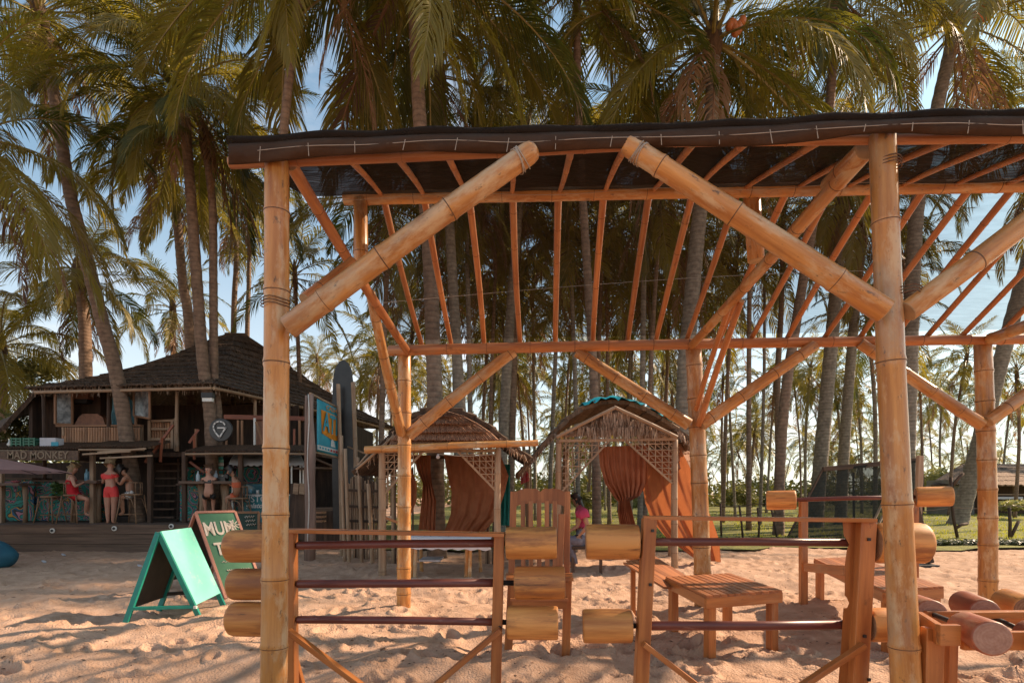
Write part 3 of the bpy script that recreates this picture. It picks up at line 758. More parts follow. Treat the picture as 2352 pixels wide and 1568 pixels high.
def trunk_mat(name, c1, c2):
    m = mat(name, c1, c2, rough=.85, scale=7, detail=8, bump=.0)
    n, l = m.node_tree.nodes, m.node_tree.links
    b = n['Principled BSDF']
    t = n.new('ShaderNodeTexCoord'); wv = n.new('ShaderNodeTexWave'); wv.bands_direction = 'Z'; wv.inputs['Scale'].default_value = 2.6; wv.inputs['Distortion'].default_value = 1.6; wv.inputs['Detail'].default_value = 3
    l.new(t.outputs['Object'], wv.inputs['Vector'])
    rp = n.new('ShaderNodeValToRGB'); rp.color_ramp.elements[0].position = .0; rp.color_ramp.elements[0].color = (.72, .72, .72, 1); rp.color_ramp.elements[1].position = .35; rp.color_ramp.elements[1].color = (1, 1, 1, 1)
    l.new(wv.outputs['Fac'], rp.inputs[0])
    src = b.inputs['Base Color'].links[0].from_socket
    mx = n.new('ShaderNodeMix'); mx.data_type = 'RGBA'; mx.blend_type = 'MULTIPLY'; mx.inputs['Factor'].default_value = .8
    l.new(src, mx.inputs['A']); l.new(rp.outputs[0], mx.inputs['B']); l.new(mx.outputs['Result'], b.inputs['Base Color'])
    bp = n.new('ShaderNodeBump'); bp.inputs['Strength'].default_value = .3; bp.inputs['Distance'].default_value = .02
    l.new(wv.outputs['Fac'], bp.inputs['Height']); l.new(bp.outputs[0], b.inputs['Normal'])
    return m
trunk_mat('palm_trunk', (0.27, 0.175, 0.115), (0.14, 0.09, 0.06))
trunk_mat('palm_trunk_grey', (0.29, 0.235, 0.175), (0.15, 0.12, 0.09))
mat('crown_fibre', (0.16, 0.09, 0.045), (0.07, 0.04, 0.02), rough=.9, scale=20, stretch=.2)
mat('coconut_orange', (0.55, 0.16, 0.04), (0.38, 0.13, 0.03), rough=.4, scale=6)
mat('coconut_green', (0.20, 0.17, 0.04), (0.10, 0.09, 0.02), rough=.4, scale=6)
def frond_mesh(name, seed, L=4.6, el=40, curl=70, nl=66, ll=1.05, w=.042, hang=1.0, dry=False, segs=3, ragged=.1):
    rnd = random.Random(seed)
    N = 15
    pts = [Vector((0, 0, 0))]; tans = []
    yaw = rnd.uniform(-.12, .12)
    for k in range(N):
        s = (k + .5) / N
        th = R(el - curl * s ** 1.25)
        d = Vector((math.cos(th) * math.cos(yaw * s), math.cos(th) * math.sin(yaw * s * 2), math.sin(th)))
        tans.append(d); pts.append(pts[-1] + d * (L / N))
    tans.append(tans[-1])
    V, Fc, MI = [], [], []
    for k, p in enumerate(pts):
        s = k / N; r = lerp(.045, .006, s ** .8)
        T = tans[k]; side = T.cross(Vector((0, 0, 1))).normalized(); up = side.cross(T)
        V += [p + side * r, p + up * r * .7, p - side * r, p - up * r * .7]
    for k in range(N):
        for i in range(4):
            q = (i + 1) % 4
            Fc.append((k * 4 + i, k * 4 + q, (k + 1) * 4 + q, (k + 1) * 4 + i)); MI.append(1)
    for k in range(nl):
        s = .14 + .86 * (k + rnd.random() * .5) / nl
        f = s * N; j = min(int(f), N - 1); p = pts[j].lerp(pts[j + 1], f - j); T = tans[j].lerp(tans[min(j + 1, N)], f - j).normalized()
        side = T.cross(Vector((0, 0, 1))).normalized(); up = side.cross(T)
        prof = min(1, .45 + 2.2 * (s - .14)) * (1 - .72 * max(0, (s - .45) / .55) ** 1.6)
        for sg in (-1, 1):
            if rnd.random() < ragged * (.6 if not dry else 1.6): continue
            lng = ll * prof * rnd.uniform(.82, 1.1)
            a = R(lerp(62, 22, s)) + rnd.uniform(-.07, .07)
            d = side * sg * math.sin(a) + T * math.cos(a) + up * rnd.uniform(.1, .32)
            d.normalize()
            h = hang * rnd.uniform(.75, 1.35)
            q = p.copy(); ww = w * rnd.uniform(.8, 1.15) * (.7 + .5 * prof)
            wd = (T - d * T.dot(d)).normalized()
            tw = rnd.uniform(-.5, .5)
            wd = (wd + up * tw).normalized()
            b0 = len(V)
            V += [q + wd * ww * .35, q - wd * ww * .35]
            for g in range(segs):
                dd = (d + Vector((0, 0, -1)) * h * (.10 + .95 * g / max(1, segs - 1)) * (1.5 if dry else 1)).normalized()
                q = q + dd * (lng / segs)
                if g < segs - 1:
                    wk = ww * (.5 if g else .55)
                    V += [q + wd * wk, q - wd * wk]
                    Fc.append((b0 + g * 2, b0 + g * 2 + 1, b0 + g * 2 + 3, b0 + g * 2 + 2)); MI.append(0)
                else:
                    V.append(q); Fc.append((b0 + g * 2, b0 + g * 2 + 1, b0 + g * 2 + 2)); MI.append(0)
    me = bpy.data.meshes.new(name)
    me.from_pydata([tuple(v) for v in V], [], Fc)
    me.materials.append(MATS['palm_leaf_dry' if dry else 'palm_leaf']); me.materials.append(MATS['rachis_dry' if dry else 'rachis'])
    me.polygons.foreach_set('material_index', MI)
    me.update()
    return me
FR = {}     # elevation classes, near and far
CLS = [(82, 60), (66, 78), (48, 95), (30, 92), (10, 85), (-14, 62), (-40, 42)]
for near in (1, 0):
    for ci, (el, cu) in enumerate(CLS):
        FR[near, ci] = [frond_mesh('frond', 100 * ci + q + near * 9, el=el + q * 4 - 3, curl=cu + q * 6, hang=.7 + .16 * ci,
                        nl=(92 if near else 42), w=(.027 if near else .045), segs=(3 if near else 2), ll=(1.22 if near else 1.12), ragged=(.08 if near else .1)) for q in range(3 if near else 2)]
    FR[near, 'dry'] = [frond_mesh('dry_frond', 900 + q + near * 9, L=3.9, el=-35 - q * 12, curl=42, hang=1.4, nl=(70 if near else 34), w=(.026 if near else .042), segs=(3 if near else 2), dry=True, ll=.85, ragged=.25) for q in range(2)]
coco_me = None
def coconut_mesh():
    V, Fc = [], []
    n, mrows = 9, 6
    for j in range(mrows + 1):
        th = math.pi * j / mrows
        r = .115 * math.sin(th); z = .15 * math.cos(th)
        for i in range(n):
            a = 2 * math.pi * i / n; V.append((r * math.cos(a), r * math.sin(a), z))
    for j in range(mrows):
        for i in range(n):
            q = (i + 1) % n; Fc.append((j * n + i, (j + 1) * n + i, (j + 1) * n + q, j * n + q))
    me = bpy.data.meshes.new('coconut'); me.from_pydata(V, [], Fc); me.polygons.foreach_set('use_smooth', [True] * len(Fc)); me.materials.append(MATS['coconut_green'])
    me2 = me.copy(); me2.materials[0] = MATS['coconut_orange']
    return me, me2
COCO = coconut_mesh()
def smooth_path(pts, n):
    out = []
    m = len(pts)
    for k in range(n + 1):
        t = k / n * (m - 1); i = min(int(t), m - 2); f = t - i
        p0 = pts[max(i - 1, 0)]; p1 = pts[i]; p2 = pts[i + 1]; p3 = pts[min(i + 2, m - 1)]
        out.append(0.5 * ((2 * p1) + (p2 - p0) * f + (2 * p0 - 5 * p1 + 4 * p2 - p3) * f * f + (3 * p1 - p0 - 3 * p2 + p3) * f ** 3))
    return out
def palm(label, pts, r, near=1, seed=0, nf=26, scale=1.0, group=None, grey=False, dry=2, coco=0, rings=True, skip=None, low=0, part_leaf=True):
    """pts: world points from the crown down to the ground"""
    rnd = random.Random(seed * 7 + 3)
    pts = [Vector(p) for p in pts]
    base = pts[-1]
    t = thing('coconut_palm', label, 'palm tree', (base.x, base.y, 0), group)
    n = 60 if (near and rings) else 14
    path = smooth_path(pts[::-1], n)
    Hh = path[-1].z
    rad = []
    for k, p in enumerate(path):
        s = k / n
        rr = r * (1.0 + .3 * max(0, 1 - s * 12) ** 2) * (1 - .28 * s)
        if near and rings: rr *= 1 + (.05 if k % 2 else -.02)
        rad.append(rr)
    tk = tube('trunk', path, rad, MATS['palm_trunk_grey' if grey else 'palm_trunk'], t, n=12 if near else 7)
    C = path[-1]
    top = (path[-1] - path[-3]).normalized()
    tube('crown_shaft', [C - top * .5, C - top * .1, C + top * .35, C + top * .75], [r * .8, r * 1.15, r * .95, r * .3], MATS['crown_fibre'], t, n=8)
    az = rnd.random() * 6.28
    for k in range(nf):
        s = (k + .5) / nf
        az += 2.399963
        ci = s * (len(CLS) - .01 - (0 if low else .6))
        c = min(int(ci), len(CLS) - 1)
        me = rnd.choice(FR[near, c])
        o = bpy.data.objects.new('frond', me); link(o, t)
        a = az + rnd.uniform(-.2, .2)
        o.location = C - t.location + top * lerp(.45, -.1, s) + Vector((math.cos(a), math.sin(a), 0)) * r * .6
        sc = scale * rnd.uniform(.88, 1.08) * lerp(.82, 1.05, min(1, s * 2))
        o.scale = (sc, sc * rnd.choice((-1, 1)) if False else sc, sc)
        o.rotation_euler = (rnd.uniform(-.35, .35), rnd.uniform(-.14, .14), a)
    for k in range(dry):
        o = bpy.data.objects.new('dry_frond', rnd.choice(FR[near, 'dry'])); link(o, t)
        a = rnd.random() * 6.28
        o.location = C - t.location - top * .15; o.scale = (scale,) * 3
        o.rotation_euler = (rnd.uniform(-.2, .2), rnd.uniform(-.1, .35), a)
    for k in range(coco):
        o = bpy.data.objects.new('coconut', COCO[1 if coco > 5 else 0]); link(o, t)
        a = -1.2 + rnd.uniform(-.5, .5) if coco > 5 else rnd.random() * 6.28
        o.location = C - t.location + Vector((math.cos(a) * (r + .18 + rnd.random() * .15) + (.35 if coco > 5 else 0), math.sin(a) * (r + .18), rnd.uniform(-.1, .45)))
        o.rotation_euler = (rnd.uniform(-.4, .4), rnd.uniform(-.4, .4), 0)
    return t
def palm_px(label, Y, uv, width, **kw):
    pts = [P(u, v, Y) for u, v in uv]
    g = pts[-1]
    if g.z > .05 or g.z < -.05:
        d = pts[-1] - pts[-2]
        if abs(d.z) > .01:
            g = pts[-1] + d * (-(g.z + .1) / d.z)
            g = Vector((lerp(pts[-1].x, g.x, .8), g.y, -.1))
    pts[-1] = g if abs(g.z) < .2 else pts[-1]
    if pts[-1].z > .2: pts.append(Vector((pts[-1].x, Y, -.1)))
    return palm(label, pts, width / 2 / F * Y, **kw)
# --- the palms one can tell apart
palm_px('leaning palm whose curved trunk crosses the bar roof and ends by the seated man', 14.9, [(92, 40), (130, 250), (158, 430), (190, 560), (235, 740), (275, 900), (302, 1070)], 31, seed=1, nf=28, dry=4, scale=0.85)
palm_px('palm with the full low crown, front trunk of the close pair before the bar', 15.05, [(420, 200), (436, 420), (452, 640), (466, 830), (484, 975), (488, 1180)], 28, seed=2, nf=32, dry=5, coco=4, low=1, scale=0.84)
palm_px('pale pinkish trunk palm just behind the front trunk of the close pair', 15.3, [(470, 330), (488, 470), (490, 640), (492, 860), (500, 960), (505, 1190)], 21, seed=3, nf=24, dry=3, scale=0.75)
palm_px('palm rising behind the thatched roof just left of the close pair', 19, [(392, 420), (408, 520), (420, 650), (436, 780), (445, 1180)], 23, seed=4, nf=24, dry=4, scale=0.68)
palm_px('slim palm rising behind the roof peak, left of two thin trunks', 22, [(540, 470), (543, 600), (537, 745), (534, 1150)], 14, seed=5, nf=22, near=0, dry=4, scale=0.68)
palm_px('slim pale palm rising behind the roof peak, right of two thin trunks', 24, [(572, 500), (572, 640), (568, 780), (566, 1150)], 12, seed=6, nf=22, near=0, dry=4, scale=0.66)
palm_px('dark dense palm standing behind the left end of the thatched roof', 20, [(182, 640), (192, 720), (196, 800), (200, 1150)], 28, seed=7, nf=26, near=1, dry=3, scale=0.76)
palm_px('short palm with dry drooping fronds behind the middle of the thatched roof', 25, [(397, 715), (398, 790), (400, 1150)], 14, seed=8, nf=24, near=0, dry=6, scale=0.62)
palm_px('bushy palm at the left edge beside the end of the thatched roof', 21, [(0, 800), (6, 960), (0, 1160)], 24, seed=9, nf=24, dry=1, scale=0.85)
palm_px('palm at the left edge with reddish brown hanging fronds', 12.5, [(-70, 330), (-90, 700), (-100, 1100)], 32, seed=10, nf=24, dry=5, low=1, scale=0.85)
palm_px('big middle palm whose thick trunk runs down behind the left hut', 12, [(946, -110), (955, 100), (965, 290), (985, 560), (995, 800), (1000, 950), (1003, 1190)], 38, seed=12, nf=32, dry=2, low=1, scale=1.1)
palm_px('second thick trunked palm just right of the big middle palm, partly grey', 16, [(1010, 180), (1030, 470), (1040, 650), (1050, 820), (1058, 960), (1062, 1180)], 27, seed=13, nf=26, grey=True, dry=4, scale=0.85)
palm_px('palm leaning right whose grey trunk shows over the gap between the huts', 19, [(1205, 330), (1185, 560), (1170, 760), (1156, 1000), (1150, 1160)], 25, seed=14, nf=26, grey=True, dry=4, scale=0.85)
palm_px('slimmer trunk palm close behind the grey leaning trunk', 22, [(1200, 420), (1185, 700), (1176, 1000), (1172, 1160)], 18, seed=15, nf=24, near=0, dry=4, scale=0.8)
palm_px('palm with orange coconuts above the right half of the pavilion roof', 16, [(1638, 95), (1634, 260), (1606, 500), (1582, 760), (1572, 900), (1568, 1200)], 40, seed=16, nf=30, grey=True, dry=4, coco=9, scale=1.35)
palm_px('palm with green coconuts in the top right corner', 19, [(2195, 60), (2150, 260), (2105, 490), (2088, 900), (2080, 1165)], 34, seed=17, nf=28, scale=1.15, grey=True, dry=5, coco=7)
palm_px('palm past the right post with a stout pale grey leaning trunk', 22, [(1935, 480), (1925, 600), (1912, 760), (1890, 1000), (1875, 1170)], 32, seed=18, nf=26, grey=True, dry=5, low=1, scale=0.85)
palm_px('second pale grey trunk, slimmer, right of the stout pale one', 24, [(1985, 500), (1966, 688), (1950, 880), (1938, 1045), (1932, 1165)], 25, seed=19, nf=26, grey=True, dry=4, scale=0.85)
palm_px('thick grey palm leaning right beside the far thatched hut', 24, [(2440, 330), (2362, 600), (2296, 840), (2250, 1020), (2205, 1180)], 36, seed=20, nf=22, scale=1.2, grey=True, dry=4)
palm_px('palm over the top middle left with long hanging fronds', 11.5, [(705, -150), (652, 300), (634, 700), (632, 1180)], 24, seed=21, nf=28, dry=1, low=1)
palm_px('tall palm above the roof between the middle crown and the coconut crown', 15, [(1325, -30), (1330, 300), (1365, 900), (1370, 1180)], 22, seed=22, nf=28, dry=1, low=1)
palm_px('palm whose crown shows at the top between the two coconut palms', 18, [(1915, -20), (1900, 300), (1805, 900), (1790, 1180)], 24, seed=23, nf=28, dry=4, low=1)
palm_px('slender straight palm right of the coconut palm behind the back beam', 24, [(1800, 470), (1795, 700), (1786, 900), (1792, 1165)], 15, seed=24, nf=24, near=0, dry=3, scale=0.75)
# --- the grove behind, all of one kind
rnd = random.Random(11)
GA = 'slender palms of the grove behind the huts'
placed = [(-.2, 12), (4.7, 10.6)]
def grove_label(X, Y, grey):
    u = U0 + F * X / Y
    for lim, where in ((600, 'left of the near left post'), (860, 'between the near left post and the left hut'), (1160, 'behind the left hut'), (1290, 'between the two huts'), (1560, 'behind the right hut'), (1780, 'just right of the middle back post'), (2020, 'behind the log barbell of the back rack'), (2260, 'around the near right post'), (9999, 'at the right edge beyond the far right post')):
        if u < lim: break
    ring = 'nearer' if Y < 30 else ('middle distance' if Y < 52 else 'farthest')
    return '%s %s grove palm %s' % (ring, 'grey trunked' if grey else 'brown trunked', where)
def far_palm(X, Y, H, sd, lean=None, near=0):
    lean = rnd.uniform(-.9, .9) if lean is None else lean
    p = [Vector((X + lean, Y + rnd.uniform(-.5, .5), H)), Vector((X + lean * .45, Y, H * .55)), Vector((X, Y, -.1))]
    gr = rnd.random() < .5
    palm(grove_label(X, Y, gr), p, rnd.uniform(.075, .105), near=near, seed=sd, nf=rnd.choice((20, 22, 24)), scale=(rnd.uniform(.8, .95) if Y < 29 and 860 < U0 + F * X / Y < 1650 else rnd.uniform(.62, .8)), group=GA, grey=gr, dry=rnd.choice((2, 3, 5)), rings=False)
# explicit mid ring: (u, v_crown, Y)
mid = [(900, 850, 34), (1010, 870, 36), (1210, 850, 33), (1300, 840, 36), (1350, 870, 34), (1420, 860, 38), (1500, 860, 35), (1560, 830, 37), (1120, 830, 33), (1660, 880, 40), (1840, 900, 44), (1940, 860, 38), (980, 560, 22), (1050, 640, 24), (1180, 640, 25), (1230, 700, 27), (1370, 560, 22), (1440, 700, 27), (1570, 560, 22), (1610, 680, 26), (1500, 600, 24), (700, 640, 21), (820, 880, 36), (865, 820, 30), (870, 480, 17), (930, 760, 27),
       (1085, 400, 18.5), (1120, 600, 22), (1100, 720, 28), (1150, 880, 40), (1260, 560, 22), (1290, 760, 30), (1330, 500, 20.5), (1400, 640, 24), (1450, 800, 33), (1480, 470, 19),
       (1520, 680, 27), (1390, 900, 42), (1320, 980, 55), (1660, 560, 25), (1690, 740, 28), (1745, 600, 24), (1760, 880, 38), (1850, 860, 36), (2010, 740, 25), (1980, 890, 36), (2120, 880, 40), (2180, 830, 33), (2330, 860, 30), (2300, 950, 44), (2060, 620, 24), (2400, 200, 21), (1470, 250, 19), (1720, 330, 20), (1620, 960, 52), (1720, 970, 50), (2420, 900, 40)]
for k, (u, v, Y) in enumerate(mid):
    c = P(u, v, Y)
    far_palm(c.x, Y, c.z, 200 + k, lean=rnd.uniform(-.7, .7), near=1 if Y < 20 else 0)
for k in range(30):
    Y = 40 + 50 * rnd.random()
    u = rnd.uniform(560, 2420)
    X = (u - U0) / F * Y
    if rnd.random() < .1: X = (rnd.uniform(-150, 560) - U0) / F * Y
    far_palm(X, Y, rnd.uniform(8.0, 11.5), 400 + k)

for k in range(80):
    Y = 48 + 45 * rnd.random()
    u = rnd.uniform(540, 2400)
    c = (u - U0) / F * Y
    p = [Vector((c + rnd.uniform(-1, 1), Y, EYE + rnd.uniform(60, 190) / F * Y * (1 if Y < 70 else .8))), Vector((c, Y, 3)), Vector((c, Y, -.1))]
    gr = rnd.random() < .4
    palm(grove_label(c, Y, gr), p, rnd.uniform(.075, .105), near=0, seed=800 + k, nf=13, scale=rnd.uniform(.7, .9), group=GA, grey=gr, dry=rnd.choice((1, 2)), rings=False)
# ---------------------------------------------------------------- thatch, cloth, lattice
mat('thatch', (0.38, 0.25, 0.16), (0.15, 0.085, 0.05), rough=.9, scale=34, stretch=.07, bump=1.0, bdist=.03, vary=.15, detail=6)
mat('thatch_red', (0.38, 0.20, 0.115), (0.17, 0.08, 0.045), rough=.9, scale=34, stretch=.07, bump=1.0, bdist=.03, vary=.18, detail=6)
mat('thatch_dark', (0.135, 0.085, 0.055), (0.032, 0.021, 0.014), rough=.95, scale=9, stretch=.3, bump=1.0, bdist=.06, vary=.2, detail=9)
mat('straw', (0.50, 0.37, 0.27), (0.24, 0.155, 0.10), rough=.8, scale=30, stretch=.1, vary=.2)
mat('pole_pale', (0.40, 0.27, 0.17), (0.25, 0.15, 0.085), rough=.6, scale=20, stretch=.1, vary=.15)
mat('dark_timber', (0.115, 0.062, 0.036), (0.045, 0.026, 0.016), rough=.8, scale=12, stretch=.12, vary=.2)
mat('tarp', (0.03, 0.50, 0.56), (0.02, 0.36, 0.42), rough=.5, scale=5, bump=.5)
def cloth_mat(name, c1, c2, trans=.5, tr=None, scale=4):
    m = mat(name, c1, c2, rough=.85, scale=scale, detail=6, bump=.3, spec=.2)
    n, l = m.node_tree.nodes, m.node_tree.links; b = n['Principled BSDF']
    ts = n.new('ShaderNodeBsdfTranslucent'); ts.inputs['Color'].default_value = hexs(tr or c1)
    mx = n.new('ShaderNodeMixShader'); mx.inputs[0].default_value = trans
    l.new(b.outputs[0], mx.inputs[1]); l.new(ts.outputs[0], mx.inputs[2]); l.new(mx.outputs[0], n['Material Output'].inputs['Surface'])
    return m
cloth_mat('curtain_orange', (0.42, 0.17, 0.09), (0.29, 0.105, 0.055), .30, (.52, .17, .06))
cloth_mat('cloth_white', (0.72, 0.70, 0.72), (0.60, 0.58, 0.60), .15)
cloth_mat('cloth_teal', (0.03, 0.22, 0.20), (0.02, 0.15, 0.14), .3)
cloth_mat('cloth_red', (0.62, 0.03, 0.07), (0.5, 0.35, 0.35), .3, scale=30)
def ragged_strip(name, top, bot, m, par, n=40, rows=3, jag=.05, thick=.03, seed=0, out=None, bulge=.03):
    """thatch course between two polylines with a ragged lower edge"""
    rnd = random.Random(seed)
    def at(pl, t):
        f = t * (len(pl) - 1); i = min(int(f), len(pl) - 2); return Vector(pl[i]).lerp(Vector(pl[i + 1]), f - i)
    grid = []
    out = Vector(out) if out is not None else Vector((0, -1, 0))
    for j in range(rows + 1):
        s = j / rows
        row = []
        for i in range(n + 1):
            t = i / n
            a, b = at(top, t), at(bot, t)
            ss = s + (rnd.uniform(-jag, jag) / max(.05, (b - a).length) if j == rows else 0)
            p = a.lerp(b, ss) + out * (bulge * s + rnd.uniform(-.006, .006) * (j > 0) + .012 * (1 if i % 2 else -1) * s)
            row.append(p)
        grid.append(row)
    o = sheet(name, grid, m, par, thick=thick, smooth=False)
    return o
def fringe(name, top, m, par, num, length, seed=0, spread=.03, w=.012, down=Vector((0, 0, -1))):
    rnd = random.Random(seed)
    def at(pl, t):
        f = t * (len(pl) - 1); i = min(int(f), len(pl) - 2); return Vector(pl[i]).lerp(Vector(pl[i + 1]), f - i)
    mb = MB()
    for k in range(num):
        p = at(top, rnd.random()) + Vector((0, rnd.uniform(-.05, .03), rnd.uniform(-.03, .03)))
        L = length * rnd.uniform(.5, 1.2)
        q = p + (down + Vector((rnd.uniform(-spread, spread), rnd.uniform(-spread, spread), 0)) * 6).normalized() * L
        a = rnd.random() * 3.14; d = Vector((math.cos(a), math.sin(a), 0)) * w * rnd.uniform(.5, 1.2)
        mb.add([p - d, p + d, q + d * .3, q - d * .3], [(0, 1, 2, 3)])
    o = mb.build(name, m, par); o['kind'] = 'stuff'
    return o
def lattice(corner, ex, ez, w, h, par, n=6, m=None):
    """triangular corner lattice of battens below a beam; ex points inward"""
    m = m or MATS['pole_pale']
    Yd = Vector((0, -.012, 0))
    beam('lattice_frame', corner + ex * w, corner + ez * h, .035, .03, m, par, up=Vector((0, 1, 0)))
    for k in range(n):
        t = (k + .5) / n
        a = corner + ex * (w * t); b = corner + ex * (w * t) + ez * (h * (1 - t))
        beam('batten', a, b, .016, .012, m, par, up=Vector((0, 1, 0)))
        a = corner + ez * (h * t) + Yd; b = a + ex * (w * (1 - t))
        beam('batten', a, b, .016, .012, m, par, up=Vector((0, 1, 0)))
    for k in range(1, n):
        t = k / n
        a = corner + ex * (w * t * .98) - Yd; b = corner + ez * (h * t * .98) - Yd
        beam('batten', a, b, .012, .01, m, par, up=Vector((0, 1, 0)))
def cloth(name, rows, m, par=None, folds=7, depth=.03, n=40, seed=0, label=None, cat=None, thick=0.0, group=None):
    """rows: list of (left point, right point, fold depth factor)"""
    grid = []
    M = 30
    ph = seed * 1.7
    for j in range(M + 1):
        f = j / M * (len(rows) - 1); i = min(int(f), len(rows) - 2); g = f - i; g = g * g * (3 - 2 * g)
        L = Vector(rows[i][0]).lerp(Vector(rows[i + 1][0]), g); Rr = Vector(rows[i][1]).lerp(Vector(rows[i + 1][1]), g)
        k = lerp(rows[i][2], rows[i + 1][2], g)
        row = []
        for q in range(n + 1):
            t = q / n
            p = L.lerp(Rr, t)
            p.y += depth * k * (math.sin(t * folds * 6.28 + ph + .6 * math.sin(j * .25)) + .5 * math.sin(t * folds * 2.1 * 6.28 + ph * 2 + j * .1))
            row.append(p)
        grid.append(row)
    o = sheet(name, grid, m, par)
    if label: tag(o, label, cat, group)
    return o
PP = MATS['pole_pale']
# ---------------------------------------------------------------- left hut
Y1 = 9.25
hut = thing('nipa_hut', 'thatched bamboo hut with shingled gable and corner lattice, left of the tall chair', 'hut', (-1.2, 10.2, 0))
for (u, Y, w) in ((878, 9.3, 27), (1144, 9.3, 24), (905, 11.3, 20), (1120, 11.3, 20)):
    a = P(u, 1030, Y); a.z = 2.12; bamboo('post', Vector((a.x, a.y, -.1)), a, pr(w * .7, 9.3), pr(w * .62, 9.3), hut, m=[PP, MATS['bamboo_node'], MATS['bamboo_cut']], gap=.5, seed=int(u))
bamboo('front_beam', P(838, 1033, 9.05), P(1236, 1017, 9.0), .062, .05, hut, gap=.5, seed=301)
beam('tie_beam', P(878, 1037, 9.3), P(1144, 1034, 9.3), .05, .05, PP, hut)
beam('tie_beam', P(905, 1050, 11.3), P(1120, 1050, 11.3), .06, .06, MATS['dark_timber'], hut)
gab = [(892, 1018), (908, 1000), (936, 966), (975, 950), (1015, 943), (1048, 949), (1080, 961), (1123, 989), (1148, 1012)]
def gx_at(v, side):
    pts = gab[:5] if side < 0 else gab[4:][::-1]
    for i in range(len(pts) - 1):
        if pts[i][1] >= v >= pts[i + 1][1]:
            t = (pts[i][1] - v) / max(1e-6, pts[i][1] - pts[i + 1][1]); return lerp(pts[i][0], pts[i + 1][0], t)
    return pts[0][0] if v > pts[0][1] else pts[-1][0]
cv = [944, 956, 973, 992, 1010, 1027]
for k in range(5):
    v0, v1 = cv[k], cv[k + 1]
    ragged_strip('thatch_course', [P(gx_at(v0 - 3, -1), v0 - 3, 9.28), P(gx_at(v0 - 3, 1), v0 - 3, 9.28)], [P(gx_at(v1, -1), v1 + 1, 9.2), P(gx_at(v1, 1), v1 + 1, 9.2)], MATS['thatch_red'], hut, n=90, jag=.012, thick=.02, seed=k, bulge=.03)
def barrel_roof(par, prof, Yf, Yb, m, flare=.08, seed=0, splitat=None):
    """prof: px outline at Yf, left eave over the top to the right eave; one course of thatch per segment, running front to back"""
    pts = [P(u, v, Yf) for u, v in prof]
    for k in range(len(pts) - 1):
        a, b = pts[k], pts[k + 1]
        hi, lo = (b, a) if b.z > a.z else (a, b)
        d = (lo - hi).normalized(); nrm = Vector((-d.z, 0, d.x)); nrm = nrm if nrm.z > 0 else -nrm
        lo2 = lo + d * .07 + nrm * .02; hi2 = hi + nrm * .005
        D = Vector((0, Yb - Yf, 0))
        ragged_strip('thatch_course', [hi2, hi2 + D], [lo2, lo2 + D], m, par, n=60, rows=3, jag=.03, thick=.07, seed=seed + k, out=nrm, bulge=.02)
barrel_roof(hut, [(820, 1082), (850, 1058), (880, 1024), (905, 993), (934, 961), (975, 946), (1015, 939), (1050, 945), (1082, 958), (1125, 985), (1152, 1008), (1180, 1030), (1210, 1052)], 9.3, 11.6, MATS['thatch_dark'], seed=11)
fringe('straw', [P(820, 1080, 9.3), P(880, 1020, 9.3), P(934, 960, 9.3)], MATS['straw'], hut, 60, .14, seed=5, spread=.1)
fringe('straw', [P(1145, 1005, 9.3), P(1180, 1030, 9.3), P(1210, 1052, 9.3)], MATS['straw'], hut, 70, .14, seed=6, spread=.1)
for (a, b) in (((905, 1000, 9.25), (818, 1078, 9.25)), ((850, 1036, 9.4), (812, 1082, 9.4)), ((1150, 1015, 9.3), (1210, 1055, 9.3))):
    bamboo('rafter', P(*a), P(*b), .022, .02, hut, m=[PP, MATS['bamboo_node'], MATS['bamboo_cut']], seed=int(a[0]))
c = P(884, 1037, 9.27); lattice(c, Vector((1, 0, 0)), Vector((0, 0, -1)), .62, .68, hut, n=6)
c = P(1138, 1036, 9.27); lattice(c, Vector((-1, 0, 0)), Vector((0, 0, -1)), .62, .64, hut, n=6)
beam('rail', P(872, 1183, 9.25), P(935, 1208, 9.5), .05, .04, MATS['bamboo_split'], hut)
# back slats of the hut seen in gloom
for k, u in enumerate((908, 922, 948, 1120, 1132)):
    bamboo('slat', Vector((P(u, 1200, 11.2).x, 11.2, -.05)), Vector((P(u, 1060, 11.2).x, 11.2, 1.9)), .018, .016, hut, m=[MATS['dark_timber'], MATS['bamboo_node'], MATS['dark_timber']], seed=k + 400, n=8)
cloth('curtain', [(P(936, 1065, 9.9), P(942, 1065, 10.0), 1), (P(936, 1110, 9.8), P(957, 1110, 10.0), 1), (P(936, 1150, 9.8), P(956, 1150, 10), 1), (P(936, 1190, 9.9), P(940, 1190, 10), 1)], MATS['curtain_orange'], folds=2, seed=1, label='narrow orange curtain bulging out beside the near back post of the pavilion', cat='curtain')
cloth('curtain', [(P(950, 1045, 10.6), P(990, 1045, 10.6), 1), (P(958, 1080, 10.6), P(990, 1080, 10.6), 1), (P(972, 1110, 10.6), P(992, 1110, 10.6), 2), (P(968, 1150, 10.6), P(1002, 1150, 10.6), 1), (P(962, 1215, 10.6), P(1000, 1218, 10.6), 1)], MATS['curtain_orange'], folds=4, seed=2, label='dark orange curtain tied at its middle inside the left hut', cat='curtain')
cloth('curtain', [(P(1020, 1045, 10.9), P(1150, 1045, 10.2), .6), (P(1028, 1090, 10.9), P(1168, 1092, 9.9), .8), (P(1038, 1130, 10.9), P(1160, 1128, 9.8), .8), (P(1036, 1180, 10.9), P(1140, 1190, 10.2), .8), (P(1020, 1222, 10.9), P(1110, 1222, 10.6), .8)], MATS['curtain_orange'], folds=4, seed=3, depth=.05, label='broad rust orange curtain blown sideways in the right half of the left hut', cat='curtain')
